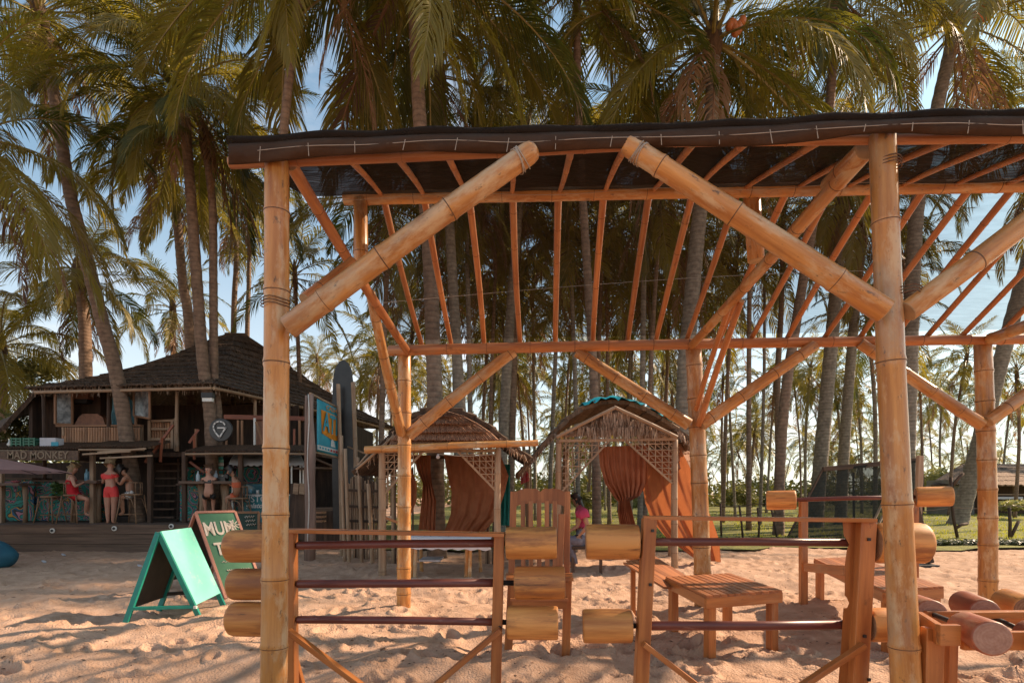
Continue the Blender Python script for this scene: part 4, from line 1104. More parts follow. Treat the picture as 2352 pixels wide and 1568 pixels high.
# massage table with white sheet
tb = thing('massage_table', 'low bamboo legged table under a white sheet inside the left hut', 'table', (-1.0, 9.4, 0))
for (u, Y) in ((947, 9.05), (955, 9.05), (1073, 9.05), (1081, 9.05), (965, 9.9), (1100, 9.9)):
    a = P(u, 1262, Y); bamboo('leg', Vector((a.x + (.03 if Y > 9.5 else -.02), a.y, -.05)), Vector((a.x, a.y, .60)), .033, .03, tb, gap=.2, seed=int(u), n=10)
beam('tabletop', P(940, 1240, 9.3) + Vector((0, .15, 0)), P(1130, 1240, 9.3) + Vector((0, .15, 0)), .80, .05, MATS['dark_timber'], tb)
L_, R_ = P(938, 1235, 9.0), P(1128, 1238, 9.0)
cl = sheet('bed_sheet', [[L_.lerp(R_, i / 30) + Vector((0, y, z + (.012 * math.sin(i * 1.3) if dn else 0))) for i in range(31)] for (y, z, dn) in ((.85, .015, 0), (.4, .02, 0), (.04, .02, 0), (-.01, 0, 0), (-.03, -.09, 1), (-.03, -.17, 1))], MATS['cloth_white'])
tag(cl, 'white sheet spread over the low table inside the left hut', 'sheet')
beam('shelf', P(968, 1283, 9.6), P(1015, 1283, 9.6), .5, .03, MATS['cloth_white'], tb)
mb = MB(); rnd = random.Random(4)
for k in range(60):
    p = P(1020, 1233, 9.3) + Vector((rnd.gauss(0, .16), rnd.gauss(0, .06), abs(rnd.gauss(0, .03)))); a = rnd.random() * 6.28; d = Vector((math.cos(a), math.sin(a), rnd.uniform(-.2, .5))) * .06; e = Vector((-d.y, d.x, 0)) * .35
    mb.add([p - d, p + e, p + d, p - e], [(0, 1, 2, 3)])
mat('green_leaf', (0.10, 0.19, 0.04), (0.04, 0.08, 0.02), rough=.5, scale=6)
o = mb.build('leaf_garland', MATS['green_leaf']); tag(o, 'loose bunch of green leaves lying on the white sheeted table', 'leaves', kind='thing')
tube('light_bulb', [P(1006, 1042, 9.2), P(1006, 1046, 9.2), P(1006, 1050, 9.2), P(1006, 1053, 9.2)], [.012, .025, .034, .015], MATS['cloth_white'], None, n=10)
tag(bpy.data.objects['light_bulb'], 'small white bulb hanging under the beam of the left hut', 'bulb')
o = tube('electric_wire', [P(1006 + k * 12, 1042 + 5 * math.sin(k / 11 * 3.14), 9.2) for k in range(12)], .008, MATS['rope'], None, n=5); tag(o, 'pale wire sagging under the front beam of the left hut', 'wire')
cloth('hanging_cloth', [(P(1150, 1066, 10.5), P(1172, 1066, 10.5), 1), (P(1150, 1206, 10.5), P(1170, 1206, 10.5), 1)], MATS['cloth_teal'], folds=2, label='dark teal cloth hanging between the left hut and the tall chair', cat='cloth')
cloth('hanging_cloth', [(P(1195, 1072, 12), P(1203, 1070, 12), 1), (P(1196, 1090, 12), P(1214, 1088, 12), 1), (P(1196, 1112, 12), P(1216, 1104, 12), 1)], MATS['cloth_red'], folds=2, label='crimson patterned cloth hanging above the tall chair back', cat='cloth')
# ---------------------------------------------------------------- right hut
h2 = thing('nipa_hut', 'thatched bamboo hut with shaggy straw gable and turquoise tarp on its roof', 'hut', (1.9, 11.2, 0))
PB = [PP, MATS['bamboo_node'], MATS['bamboo_cut']]
for (u, Y, w) in ((1284, 10.2, 22), (1550, 10.2, 22), (1300, 12.4, 20), (1540, 12.4, 18), (1212, 12.6, 15)):
    a = P(u, 1000, Y); bamboo('post', Vector((a.x, a.y, -.1)), Vector((a.x, a.y, 2.35)), pr(w * .72, Y), pr(w * .64, Y), h2, m=PB, gap=.5, seed=int(u))
beam('tie_beam', P(1284, 1012, 10.15), P(1552, 1008, 10.15), .06, .05, PP, h2)
bamboo('rafter', P(1278, 1004, 10.0), P(1416, 934, 10.0), .032, .03, h2, m=PB, seed=7)
bamboo('rafter', P(1556, 1004, 10.0), P(1410, 934, 10.0), .032, .03, h2, m=PB, seed=8)
tri_l, tri_r, apx = P(1296, 1000, 10.15), P(1540, 1000, 10.15), P(1413, 934, 10.15)
for k in range(4):
    z0, z1 = k / 4, (k + 1.25) / 4
    ragged_strip('thatch_course', [apx.lerp(tri_l, z0), apx.lerp(tri_r, z0)], [apx.lerp(tri_l, min(1.04, z1)) + Vector((0, -.02, 0)), apx.lerp(tri_r, min(1.04, z1)) + Vector((0, -.02, 0))], MATS['thatch'], h2, n=70, jag=.035, thick=.03, seed=60 + k)
fringe('straw', [apx.lerp(tri_l, .15), apx.lerp(tri_l, .9), apx.lerp(tri_r, .9)], MATS['straw'], h2, 10, .3, seed=9)
for q in (.25, .5, .75):
    fringe('straw', [apx.lerp(tri_l, q) + Vector((0, -.06, 0)), apx.lerp(tri_r, q) + Vector((0, -.06, 0))], MATS['straw'], h2, int(330 * q) + 60, .22, seed=int(q * 50), spread=.035, w=.012)
barrel_roof(h2, [(1200, 1085), (1225, 1055), (1250, 1024), (1278, 992), (1305, 964), (1338, 941), (1372, 928), (1407, 922), (1446, 928), (1487, 943), (1520, 962), (1550, 984), (1580, 1008), (1592, 1022)], 10.3, 12.8, mat('thatch_mid', (0.24, 0.16, 0.10), (0.08, 0.05, 0.032), rough=.9, scale=16, stretch=.2, bump=1.0, bdist=.04, vary=.2, detail=8), seed=31)
fringe('straw', [P(1555, 990, 10.3), P(1592, 1020, 10.3)], MATS['straw'], h2, 60, .14, seed=16, spread=.1)
fringe('straw', [P(1200, 1085, 10.3), P(1278, 992, 10.3)], MATS['straw'], h2, 60, .10, seed=17, spread=.1)
for k in range(3):
    ragged_strip('thatch_course', [P(1552, 1018 + k * 18, 10.5), P(1590, 1020 + k * 18, 11.6)], [P(1552, 1040 + k * 18, 10.42), P(1588, 1042 + k * 17, 11.5)], MATS['thatch_red'], h2, n=20, jag=.02, seed=80 + k)
c = P(1292, 1014, 10.15); lattice(c, Vector((1, 0, 0)), Vector((0, 0, -1)), .82, .88, h2, n=7)
c = P(1544, 1012, 10.15); lattice(c, Vector((-1, 0, 0)), Vector((0, 0, -1)), .84, .76, h2, n=7)
# tarp in two pieces over the ridge
def tarp(prof, Y0, Y1, label):
    grid = []
    for j in range(7):
        Y = lerp(Y0, Y1, j / 6)
        grid.append([P(u, v - 14, 10.3) + Vector((.02 * math.sin(j * 2 + i), Y - 10.3, .02 + .02 * math.sin(i * 1.3 + j * 1.9) - (.10 + .03 * math.sin(i * 2.3) if j == 0 else 0))) for i, (u, v) in enumerate(prof)])
    tag(sheet('tarpaulin', grid, MATS['tarp'], thick=.006), label, 'tarpaulin')
def sub(pr_, n=4):
    out = []
    for i in range(len(pr_) - 1):
        for k in range(n): out.append((lerp(pr_[i][0], pr_[i + 1][0], k / n), lerp(pr_[i][1], pr_[i + 1][1], k / n)))
    return out + [pr_[-1]]
tarp(sub([(1340, 937), (1372, 925), (1407, 919), (1446, 925), (1487, 938)]), 10.18, 12.7, 'turquoise tarpaulin stretched over the ridge of the right hut')
tarp(sub([(1495, 944), (1520, 958), (1545, 975)]), 10.2, 12.7, 'paler turquoise tarpaulin scrap on the right slope of the right hut')
cloth('curtain', [(P(1374, 1026, 10.3), P(1490, 1021, 10.3), .8), (P(1378, 1070, 10.3), P(1489, 1070, 10.3), .9), (P(1390, 1110, 10.3), P(1486, 1110, 10.3), 1.2), (P(1412, 1143, 10.28), P(1470, 1138, 10.28), 1.6), (P(1422, 1152, 10.3), P(1446, 1150, 10.3), 1.5), (P(1420, 1178, 10.3), P(1452, 1172, 10.3), 1.2), (P(1424, 1206, 10.3), P(1462, 1212, 10.3), 1.2)], MATS['curtain_orange'], folds=8, depth=.035, n=90, seed=5, label='rust curtain gathered into a knot in the middle of the right hut', cat='curtain')
cloth('curtain', [(P(1482, 1035, 10.9), P(1562, 1030, 10.6), .3), (P(1478, 1075, 11.1), P(1582, 1070, 10.5), .4), (P(1474, 1110, 11.2), P(1594, 1105, 10.5), .5), (P(1482, 1155, 11.2), P(1612, 1150, 10.5), .6), (P(1496, 1195, 11.1), P(1634, 1190, 10.5), .7), (P(1530, 1235, 11.0), P(1650, 1240, 10.6), .8), (P(1596, 1284, 10.8), P(1654, 1290, 10.6), .6)], MATS['curtain_orange'], folds=3, depth=.07, n=60, seed=6, label='bright orange curtain billowing out past the right hut down to the sand', cat='curtain')
# a tree trunk and things in the gloom between the huts
tr_ = thing('stick_fence', 'dark fence of uneven sticks and bamboo slats left of the left hut', 'fence', (-3, 11, 0))
rnd = random.Random(21)
for k in range(26):
    u = 800 + k * 3.3 + rnd.uniform(-1, 1); a = P(u, 1105 + rnd.uniform(-12, 10), 11.8)
    bamboo('slat', Vector((a.x + rnd.uniform(-.03, .03), a.y, -.1)), a, .018, .016, tr_, m=[MATS['pole_pale'] if rnd.random() < .6 else MATS['dark_timber'], MATS['bamboo_node'], MATS['bamboo_cut']], n=7, seed=k)
for v in (1125, 1162, 1195):
    beam('rail', P(795, v, 11.7), P(890, v + 3, 11.7), .04, .05, MATS['dark_timber'], tr_)
for (u, v, w, Y) in ((777, 882, 9, 12.6), (811, 878, 10, 12.5), (784, 1000, 8, 11.5), (793, 1030, 8, 11.4), (822, 1050, 8, 11.3), (846, 1110, 9, 11.2)):
    a = P(u, v, Y); o = bamboo('bamboo_pole', Vector((a.x + .08, a.y, -.1)), a, pr(w, Y), pr(w, Y), None, m=PB, gap=.5, seed=int(u), n=9)
    tag(o, {777: 'thin bamboo pole left of the black surfboard', 811: 'taller bamboo pole at the right edge of the black surfboard', 784: 'bamboo pole standing just right of the hanging banner', 793: 'bamboo pole beside the banner, second from the banner', 822: 'short slanting pole under the dark roof end', 846: 'low pole in front of the stick fence'}[u], 'pole')
V, Fc = [], []
prof_b = [(765, 1215), (763, 1100), (762, 950), (765, 870), (770, 845), (779, 831), (789, 826), (800, 833), (808, 850), (812, 880), (813, 950), (812, 1100), (808, 1215)]
for d in (0, .06): V += [P(u, v, 12.8 + d) for u, v in prof_b]
n_ = len(prof_b)
mat('black_gloss', (0.018, 0.017, 0.018), (.03, .03, .03), rough=.35, scale=5)
o = mesh('surfboard', V, [tuple(range(n_))[::-1], tuple(range(n_, 2 * n_))] + [(i, (i + 1) % n_, n_ + (i + 1) % n_, n_ + i) for i in range(n_)], MATS['black_gloss']); tag(o, 'tall black surfboard standing upright right of the hanging banner', 'surfboard')
# ---------------------------------------------------------------- far right: net goal, hut, fence, bushes
gn = thing('net_frame', 'dark net stretched on a leaning pole frame at the edge of the grass', 'net frame', (10, 17, 0))
Yn = 17.0
tl, trr, bl, brr = P(1890, 1077, Yn), P(2110, 1056, Yn), P(1806, 1240, Yn), P(2120, 1240, Yn)
net_mat('goal_net', (0.030, 0.032, 0.028), .88)
sheet('net', [[tl.lerp(trr, i / 12).lerp(bl.lerp(brr, i / 12), j / 8) + Vector((0, .08 * math.sin(i + j), 0)) for i in range(13)] for j in range(9)], MATS['goal_net'], gn)
beam('top_bar', tl, trr, .09, .14, MATS['dark_timber'], gn)
beam('pole', tl, bl, .05, .05, MATS['dark_timber'], gn)
beam('pole', P(1960, 1085, Yn + .3), P(1962, 1240, Yn + .3), .05, .05, MATS['dark_timber'], gn)
beam('pole', P(2048, 1110, Yn - .6), P(2003, 1205, Yn - 1.2), .05, .05, PP, gn)
beam('pole', P(2050, 1140, Yn - .8), P(2016, 1208, Yn - 1.5), .05, .05, PP, gn)
pz = thing('leaning_post', 'dark timber post with flat foot plate just right of the near right post', 'post', (8, 11, 0))
beam('pole', P(2113, 1046, 11.2), P(2109, 1180, 11.2), .10, .09, PP, pz)
beam('pole', P(2100, 1160, 11.0), P(2135, 1292, 11.0), .12, .12, MATS['dark_timber'], pz)
beam('foot_plate', P(2085, 1299, 10.9), P(2148, 1299, 10.9), .25, .06, MATS['black_iron'], pz)
fh = thing('far_hut', 'low thatched hut with grey concrete wall at the right edge behind the grass', 'hut', (32, 36, 0))
mat('concrete', (0.26, 0.24, 0.21), (0.17, 0.155, 0.135), rough=.9, scale=1.5, detail=8)
Yh = 34.0
RL_, RR_ = P(2211, 1066, 37), P(2560, 1066, 37)
for k in range(5):
    a0, a1 = k / 5, (k + 1.2) / 5
    e0, e1 = P(2236, 1112, 33), P(2600, 1112, 33)
    ragged_strip('thatch_course', [RL_.lerp(e0, a0), RR_.lerp(e1, a0)], [RL_.lerp(e0, a1), RR_.lerp(e1, a1)], MATS['thatch_dark'] if k < 2 else MATS['thatch'], fh, n=80, jag=.12, thick=.08, seed=500 + k, bulge=.1)
ragged_strip('thatch_course', [P(2211, 1066, 37), P(2213, 1067, 37)], [P(2140, 1114, 35), P(2238, 1112, 33)], MATS['thatch_dark'], fh, n=30, jag=.05, thick=.08, seed=520)
ragged_strip('thatch_course', [P(2211, 1066, 37), P(2213, 1067, 37)], [P(2120, 1120, 41), P(2140, 1114, 35)], MATS['thatch_dark'], fh, n=30, jag=.05, thick=.08, seed=521)
mb = MB(); c0, c1 = P(2184, 1103, Yh), P(2238, 1103, Yh); mb.box(((c0.x + c1.x) / 2, Yh + 1, 1.0), c1.x - c0.x, 2, 2.3); mb.build('wall', MATS['concrete'], fh)
mb = MB(); mb.box((P(2300, 1100, 36.5).x + 2.5, 36.5, 1.0), 12.5, .2, 2.2); mb.build('back_wall', MATS['dark_timber'], fh)
for u in (2255, 2330, 2400): beam('post', Vector((P(u, 1100, 33.3).x, 33.3, -.1)), Vector((P(u, 1100, 33.3).x, 33.3, 1.9)), .12, .12, PP, fh)
beam('rail', P(2270, 1143, 33.2), P(2345, 1143, 33.2), .3, .14, MATS['cloth_white'], fh)
beam('rail', P(2262, 1135, 33.2), P(2365, 1135, 33.2), .1, .06, PP, fh)
fn = thing('wire_fence', 'thin fence of crooked branch posts and wire along the grass', 'fence', (9, 18, 0))
for (pts) in ([(1698, 1160), (1703, 1200), (1707, 1242)], [(1768, 1150), (1778, 1200), (1786, 1243)], [(1740, 1165), (1744, 1205), (1742, 1240)], [(1655, 1155), (1657, 1235)], [(2184, 1096), (2186, 1150), (2190, 1190), (2200, 1238)], [(2318, 1165), (2320, 1200), (2319, 1238)], [(2340, 1196), (2322, 1232)], [(2184, 1120), (2203, 1096), (2212, 1086)], [(2196, 1212), (2207, 1205), (2222, 1202)], [(1858, 1130), (1850, 1175), (1842, 1240)]):
    tube('branch_post', [P(u, v, 16.6) for u, v in pts], [.045 if pts[0][0] > 2100 else .032] * len(pts), MATS['dark_timber'], fn, n=6)
for v in (1160, 1180):
    tube('wire', [P(1640 + k * 26, v + 4 * math.sin(k * 1.1), 16.6) for k in range(8)], .012, MATS['dark_timber'], fn, n=4)
tube('wire', [P(2095 + k * 20, 1172 - .8 * k + 2 * math.sin(k), 16.6) for k in range(14)], .008, MATS['dark_timber'], fn, n=4)
# bushes: leaf sized faces through an uneven volume
leaf_mat('bush_leaf', (0.15, 0.145, 0.04), (0.045, 0.055, 0.02), (1.6, 1.6, 1.0), .25)
leaf_mat('bush_pale', (0.34, 0.32, 0.14), (0.14, 0.16, 0.06), (1.6, 1.6, 1.1), .3)
def leafcloud(name, cs, num, size, m, seed, label=None, kind=None, par=None):
    rnd = random.Random(seed); V = []; Fc = []
    for k in range(num):
        c, s = rnd.choice(cs)
        while True:
            d = Vector((rnd.uniform(-1, 1), rnd.uniform(-1, 1), rnd.uniform(-1, 1)))
            if .25 < d.length < 1: break
        p = Vector(c) + Vector((d.x * s[0], d.y * s[1], d.z * s[2]))
        a = Vector((rnd.gauss(0, 1), rnd.gauss(0, 1), rnd.gauss(0, .5))).normalized(); b = a.cross(Vector((rnd.gauss(0, 1), rnd.gauss(0, 1), rnd.gauss(0, 1)))).normalized()
        z = size * rnd.uniform(.6, 1.4); i = len(V)
        V += [p - a * z, p + b * z * .4, p + a * z, p - b * z * .4]; Fc.append((i, i + 1, i + 2, i + 3))
    o = mesh(name, V, Fc, m, par)
    if label: tag(o, label, 'bush')
    if kind: tag(o, kind=kind)
    return o
for k, (u0, v0, w, hgt, Y, m, lb) in enumerate((
        (2146, 1092, 30, 36, 44, 'bush_pale', 'pale round bush left of the concrete walled hut'),
        (2150, 1138, 44, 26, 36, 'bush_leaf', 'dark bush low against the left side of the far hut'),
        (1700, 1135, 40, 30, 40, 'bush_leaf', 'undergrowth behind the wire fence right of the curtain'),
        (1790, 1140, 46, 30, 44, 'bush_leaf', 'undergrowth behind the left log of the back rack'),
        (1900, 1135, 50, 32, 46, 'bush_leaf', 'undergrowth seen through the stretched net'),
        (1350, 1150, 40, 22, 30, 'bush_leaf', 'bushes seen through the right hut behind the pink shirt'),
        (1470, 1150, 40, 26, 34, 'bush_pale', 'pale bushes seen through the right hut behind the knot'),
        (2080, 1140, 40, 26, 40, 'bush_leaf', 'bushes directly behind the near right post'),
        (40, 1000, 60, 70, 19, 'bush_leaf', 'dark foliage at the left end of the bar roof'),
        (70, 860, 80, 50, 22, 'bush_leaf', 'sunlit foliage rising behind the left roof end'),
        (2330, 1160, 40, 16, 28, 'bush_pale', 'brush heap in front of the far hut'))):
    rr = random.Random(k); cs = []
    for q in range(7):
        cs.append((P(u0 + rr.uniform(-.6, .6) * w, v0 + rr.uniform(-.4, .5) * hgt, Y + rr.uniform(-1, 1)), (w / F * Y * .5, .8, hgt / F * Y * .5)))
    leafcloud('bush', cs, 1500, .11 * Y / 40 + .03, MATS[m], 700 + k, lb)
cs = []
rr = random.Random(5)
for q in range(420):
    Y = rr.uniform(52, 80); cs.append((Vector(((rr.uniform(430, 2500) - U0) / F * Y, Y, rr.uniform(.2, 2.6))), (1.5, 1.2, rr.uniform(.7, 1.8))))
leafcloud('far_undergrowth', cs, 26000, .30, MATS['bush_leaf'], 990, kind='stuff')
cs = []
for q in range(160):
    Y = rr.uniform(20, 40); cs.append((Vector(((rr.uniform(-500, 800) - U0) / F * Y, Y, rr.uniform(.2, 3.0))), (1.6, 1.2, rr.uniform(.9, 2.0))))
leafcloud('shrubbery', cs, 26000, .16, MATS['bush_leaf'], 991, kind='stuff')
# grass blades and creeping leaves
rnd = random.Random(77); V = []; Fc = []
for k in range(26000):
    Y = 14.7 + 26 * rnd.random() ** 1.6; X = rnd.uniform(.5, 1.05 * Y + 1)
    if mnoise.noise(Vector((X * .5, Y * .5, 0))) < -.15: continue
    a = rnd.random() * 6.28; w_ = .012 * Y / 15; hgt = rnd.uniform(.03, .10) * (1 + .5 * mnoise.noise(Vector((X, Y, 3))))
    d = Vector((math.cos(a), math.sin(a), 0)) * w_; b = Vector((X, Y, .04)); i = len(V)
    V += [b - d, b + d, b + Vector((rnd.uniform(-.04, .04), rnd.uniform(-.04, .04), hgt))]; Fc.append((i, i + 1, i + 2))
leaf_mat('grass_blade', (0.34, 0.33, 0.05), (0.14, 0.16, 0.03), (1.8, 1.8, 1.0), .35)
o = mesh('grass', V, Fc, MATS['grass_blade']); tag(o, kind='stuff')
V = []; Fc = []
for k in range(9000):
    u = rnd.uniform(1640, 2420); Y = 14.3 + abs(rnd.gauss(0, .55)) + (0 if u > 2080 else .5); X = (u - U0) / F * Y
    p = Vector((X, Y, .05 + rnd.random() * .10)); a = rnd.random() * 6.28; r_ = rnd.uniform(.02, .05)
    d = Vector((math.cos(a), math.sin(a), rnd.uniform(-.5, .5))) * r_; e = Vector((-math.sin(a), math.cos(a), rnd.uniform(-.4, .6))) * r_ * .8; i = len(V)
    V += [p - d, p - e, p + d, p + e]; Fc.append((i, i + 1, i + 2, i + 3))
leaf_mat('creeper_leaf', (0.10, 0.12, 0.04), (0.035, 0.05, 0.02), (1.4, 1.4, 1.0), .2)
o = mesh('creeping_plants', V, Fc, MATS['creeper_leaf']); tag(o, kind='stuff')
# ---------------------------------------------------------------- the thatched bar on its deck
DZ = .62
YD = 13.5
def Z0(u, Y, z): return Vector(((u - U0) / F * Y, Y, z))
mat('weathered_plank', (0.185, 0.115, 0.078), (0.08, 0.05, 0.034), rough=.85, scale=14, stretch=.06, vary=.12, bump=.4, detail=8)
DT = MATS['dark_timber']; WP = MATS['weathered_plank']
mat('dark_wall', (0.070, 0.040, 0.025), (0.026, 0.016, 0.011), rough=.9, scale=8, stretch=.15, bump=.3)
mat('rail_red', (0.30, 0.085, 0.035), (0.18, 0.05, 0.025), rough=.5, scale=18, stretch=.1, vary=.1)
mat('sign_wood', (0.17, 0.095, 0.055), (0.08, 0.045, 0.028), rough=.7, scale=18, stretch=1)
mat('sign_letter', (0.34, 0.24, 0.15), (0.22, 0.14, 0.09), rough=.7, scale=20)
dk = thing('wooden_deck', 'raised deck of weathered planks in front of the thatched bar with round white lamps', 'deck', (-11, 15, 0))
dk['kind'] = 'structure'
x0, x1 = Z0(-260, YD, 0).x, Z0(655, YD, 0).x
beam('plank', Vector((x0, YD, .52)), Vector((x1, YD, .52)), .06, .215, WP, dk)
beam('plank', Vector((x0, YD + .01, .29)), Vector((x1, YD + .01, .29)), .06, .235, WP, dk)
beam('plank', Vector((x0, YD + .02, .04)), Vector((x1, YD + .02, .04)), .06, .25, WP, dk)
k = 0
yy = YD - .02
while yy < 19.5:
    beam('plank', Vector((x0, yy + .07, DZ - .008)), Vector((x1 + (.9 if yy > 15 else 0), yy + .07, DZ - .008)), .135, .03, WP, dk); yy += .142
mat('lamp_white', (0.75, 0.73, 0.68), (0.6, 0.58, 0.52), rough=.3, scale=20)
for (u, v) in ((121, 1218), (263, 1213), (394, 1208), (541, 1203)):
    c = P(u, v, YD - .045)
    lathe('lamp_ring', [(0, .05, 0), (.01, .06, 0), (.03, .06, 0), (.035, .05, 0)], c + Vector((0, .012, 0)), c - Vector((0, .03, 0)), MATS['lamp_white'], dk, n=16)
    lathe('lamp_glass', [(0, .034, 0), (.012, .03, 0)], c - Vector((0, .024, 0)), c - Vector((0, .042, 0)), MATS['black_iron'], dk, n=14)
# building
bar = thing('thatched_bar', 'two storey dark timber bar with big thatched hip roof and bamboo balcony', 'building', (-9.7, 19, 0))
ZE = 4.18
A = P(72, 890, 15.2); A.z = ZE; B_ = P(492, 885, 14.6); B_.z = ZE; C_ = P(905, 985, 24.5); C_.z = ZE; D_ = Vector((-18.5, 27, ZE))
PK0, PK1 = P(518, 768, 19.6), P(562, 768, 20.4)
def hip(e0, e1, p0, p1, m, sd, courses=12, n=110):
    nrm = ((e1 - e0).cross(p0 - e0)).normalized(); nrm = nrm if nrm.z > 0 else -nrm
    def q(a, b, t):
        r = a.lerp(b, t); r.z -= .30 * math.sin(math.pi * t) * .9; return r
    for k in range(courses):
        t0, t1 = 1 - k / courses, 1 - (k + 1.35) / courses
        t1 = max(t1, -.02)
        top = [q(e0, p0, t0).lerp(q(e1, p1, t0), i / 12) for i in range(13)]
        bot = [q(e0, p0, t1).lerp(q(e1, p1, t1), i / 12) for i in range(13)]
        ragged_strip('thatch_course', top, bot, m, bar, n=n, rows=3, jag=.05, thick=.04, seed=sd + k, out=nrm, bulge=.055)
hip(A, B_, PK0, PK0.lerp(PK1, .5), MATS['thatch_dark'], 600)
hip(B_, C_, PK0.lerp(PK1, .5), PK1, MATS['thatch_dark'], 620)
hip(C_, D_, PK1, PK0, MATS['thatch_dark'], 640, courses=5, n=30)
hip(D_, A, PK0, PK0, MATS['thatch_dark'], 660, courses=5, n=30)
fringe('straw', [A, B_, C_], MATS['straw'], bar, 500, .22, seed=31, spread=.05, w=.012)
dz = Vector((0, 0, -.12))
bamboo('eave_pole', A + dz + Vector((.2, -.12, 0)), B_ + dz + Vector((0, -.12, 0)), .045, .04, bar, m=PB, seed=640)
bamboo('eave_pole', B_ + dz + Vector((.05, -.12, 0)), C_ + dz, .045, .04, bar, m=PB, seed=641)
bamboo('ridge_pole', PK0 + Vector((0, 0, .02)), PK1 + Vector((0, 0, .0)), .05, .05, bar, m=[MATS['thatch_dark']] * 3, seed=642)
# left gable end slopes down dark at the left edge
ragged_strip('thatch_course', [A + Vector((.1, .1, 0)), A + Vector((-1.5, 4, .4))], [P(8, 985, 15.4), P(-60, 985, 20)], MATS['thatch_dark'], bar, n=30, jag=.1, thick=.1, seed=670)
# floors and walls
FZ = 2.50
def wallbox(x0, x1, y0, y1, z0, z1, m, nm='wall'):
    mb = MB(); mb.box(((x0 + x1) / 2, (y0 + y1) / 2, (z0 + z1) / 2), abs(x1 - x0), abs(y1 - y0), z1 - z0); return mb.build(nm, m, bar)
xa, xb = Z0(60, 15.3, 0).x, Z0(500, 15.3, 0).x
wallbox(xa, xb + 2.8, 15.35, 21, FZ - .14, FZ - .02, DT, 'upper_floor')
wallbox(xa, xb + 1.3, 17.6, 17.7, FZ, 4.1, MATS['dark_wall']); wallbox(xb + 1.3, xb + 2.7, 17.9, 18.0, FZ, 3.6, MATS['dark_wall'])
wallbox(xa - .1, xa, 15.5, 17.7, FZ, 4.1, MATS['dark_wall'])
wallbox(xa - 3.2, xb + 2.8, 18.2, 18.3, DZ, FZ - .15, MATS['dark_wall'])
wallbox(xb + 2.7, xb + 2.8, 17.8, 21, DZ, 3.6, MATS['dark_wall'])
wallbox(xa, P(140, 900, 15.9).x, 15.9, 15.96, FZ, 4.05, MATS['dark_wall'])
# battens on the dark left wall
for k in range(9):
    x = lerp(xa + .1, P(124, 900, 15.8).x, k / 8); beam('wall_batten', Vector((x, 15.87, FZ)), Vector((x, 15.87, 4.0)), .02, .02, DT, bar)
for u in (100, 250, 407, 492, 586, 664, 700):
    Y = 15.25 if u < 500 else 15.2 + (u - 500) / 200 * 2.2
    a = Z0(u, Y, 4.1); bamboo('post', Vector((a.x, Y, DZ if u not in (407, 586) else FZ)), a, .05, .045, bar, m=PB if u in (407, 586) else [DT, DT, DT], seed=u, n=10)
# shutters, clear sheet in a wooden frame
mat('plastic_sheet', (0.36, 0.36, 0.35), (0.10, 0.10, 0.10), rough=.25, scale=7, bump=.8, lo=.4, hi=.7, detail=3)
mat('frame_wood', (0.34, 0.17, 0.085), (0.20, 0.10, 0.05), rough=.7, scale=16, stretch=.1)
def shutter(pts, Y0, Y1):
    (ua, va), (ub, vb), (uc, vc), (ud, vd) = pts
    q = [P(ua, va, Y0), P(ub, vb, Y1), P(uc, vc, Y1), P(ud, vd, Y0)]
    sh = mesh('shutter', q, [(0, 1, 2, 3)], MATS['plastic_sheet'], bar)
    for i in range(4):
        beam('frame', q[i], q[(i + 1) % 4], .05, .05, MATS['frame_wood'], sh, up=Vector((0, 1, 0)))
shutter([(127, 897), (166, 897), (166, 975), (127, 973)], 15.2, 15.5)
shutter([(308, 893), (344, 893), (344, 961), (308, 955)], 15.3, 15.0)
beam('window_frame', P(252, 893, 15.4), P(252, 976, 15.4), .06, .05, MATS['frame_wood'], bar)
beam('window_frame', P(312, 955, 15.35), P(312, 978, 15.35), .06, .05, MATS['frame_wood'], bar)
beam('window_frame', P(130, 978, 15.3), P(325, 977, 15.3), .08, .05, MATS['frame_wood'], bar)
cloth_mat('curtain_blue', (0.20, 0.40, 0.46), (0.14, 0.32, 0.38), .3)
cloth('curtain', [(P(256, 912, 15.6), P(284, 916, 15.6), 1), (P(256, 945, 15.6), P(290, 945, 15.6), 1), (P(256, 976, 15.6), P(280, 976, 15.6), 1)], MATS['curtain_blue'], folds=3, label='light blue curtain in the upper window of the bar, left of the leaning trunk', cat='curtain')
cloth('curtain', [(P(288, 900, 15.6), P(306, 925, 15.6), 1), (P(292, 945, 15.6), P(306, 950, 15.6), 1), (P(297, 968, 15.6), P(310, 974, 15.6), 1)], MATS['curtain_blue'], folds=3, seed=3, label='light blue curtain in the upper window of the bar, right of the leaning trunk', cat='curtain')
# things on the upper floor
mat('brown_box', (0.32, 0.14, 0.075), (0.20, 0.09, 0.05), rough=.6, scale=10)
mb = MB(); mb.box(P(190, 905, 16.4), .55, .3, .32); mb.box(P(190, 922, 16.4), .45, .28, .12, 1); mb.build('cupboard', [MATS['brown_box'], MATS['black_iron']], bar)
mb = MB(); mb.box(P(195, 929, 16.6), 1.1, .25, .9); mb.build('cabinet', MATS['dark_wall'], bar)
V = [P(u, v, 15.9) for u, v in ((170, 977), (180, 958), (190, 950), (224, 950), (236, 958), (242, 977))]; V += [p + Vector((0, .35, 0)) for p in V]; n_ = 6
mesh('sofa_back', V, [tuple(range(6))[::-1], tuple(range(6, 12))] + [(i, (i + 1) % 6, 6 + (i + 1) % 6, 6 + i) for i in range(6)], MATS['brown_box'], bar)
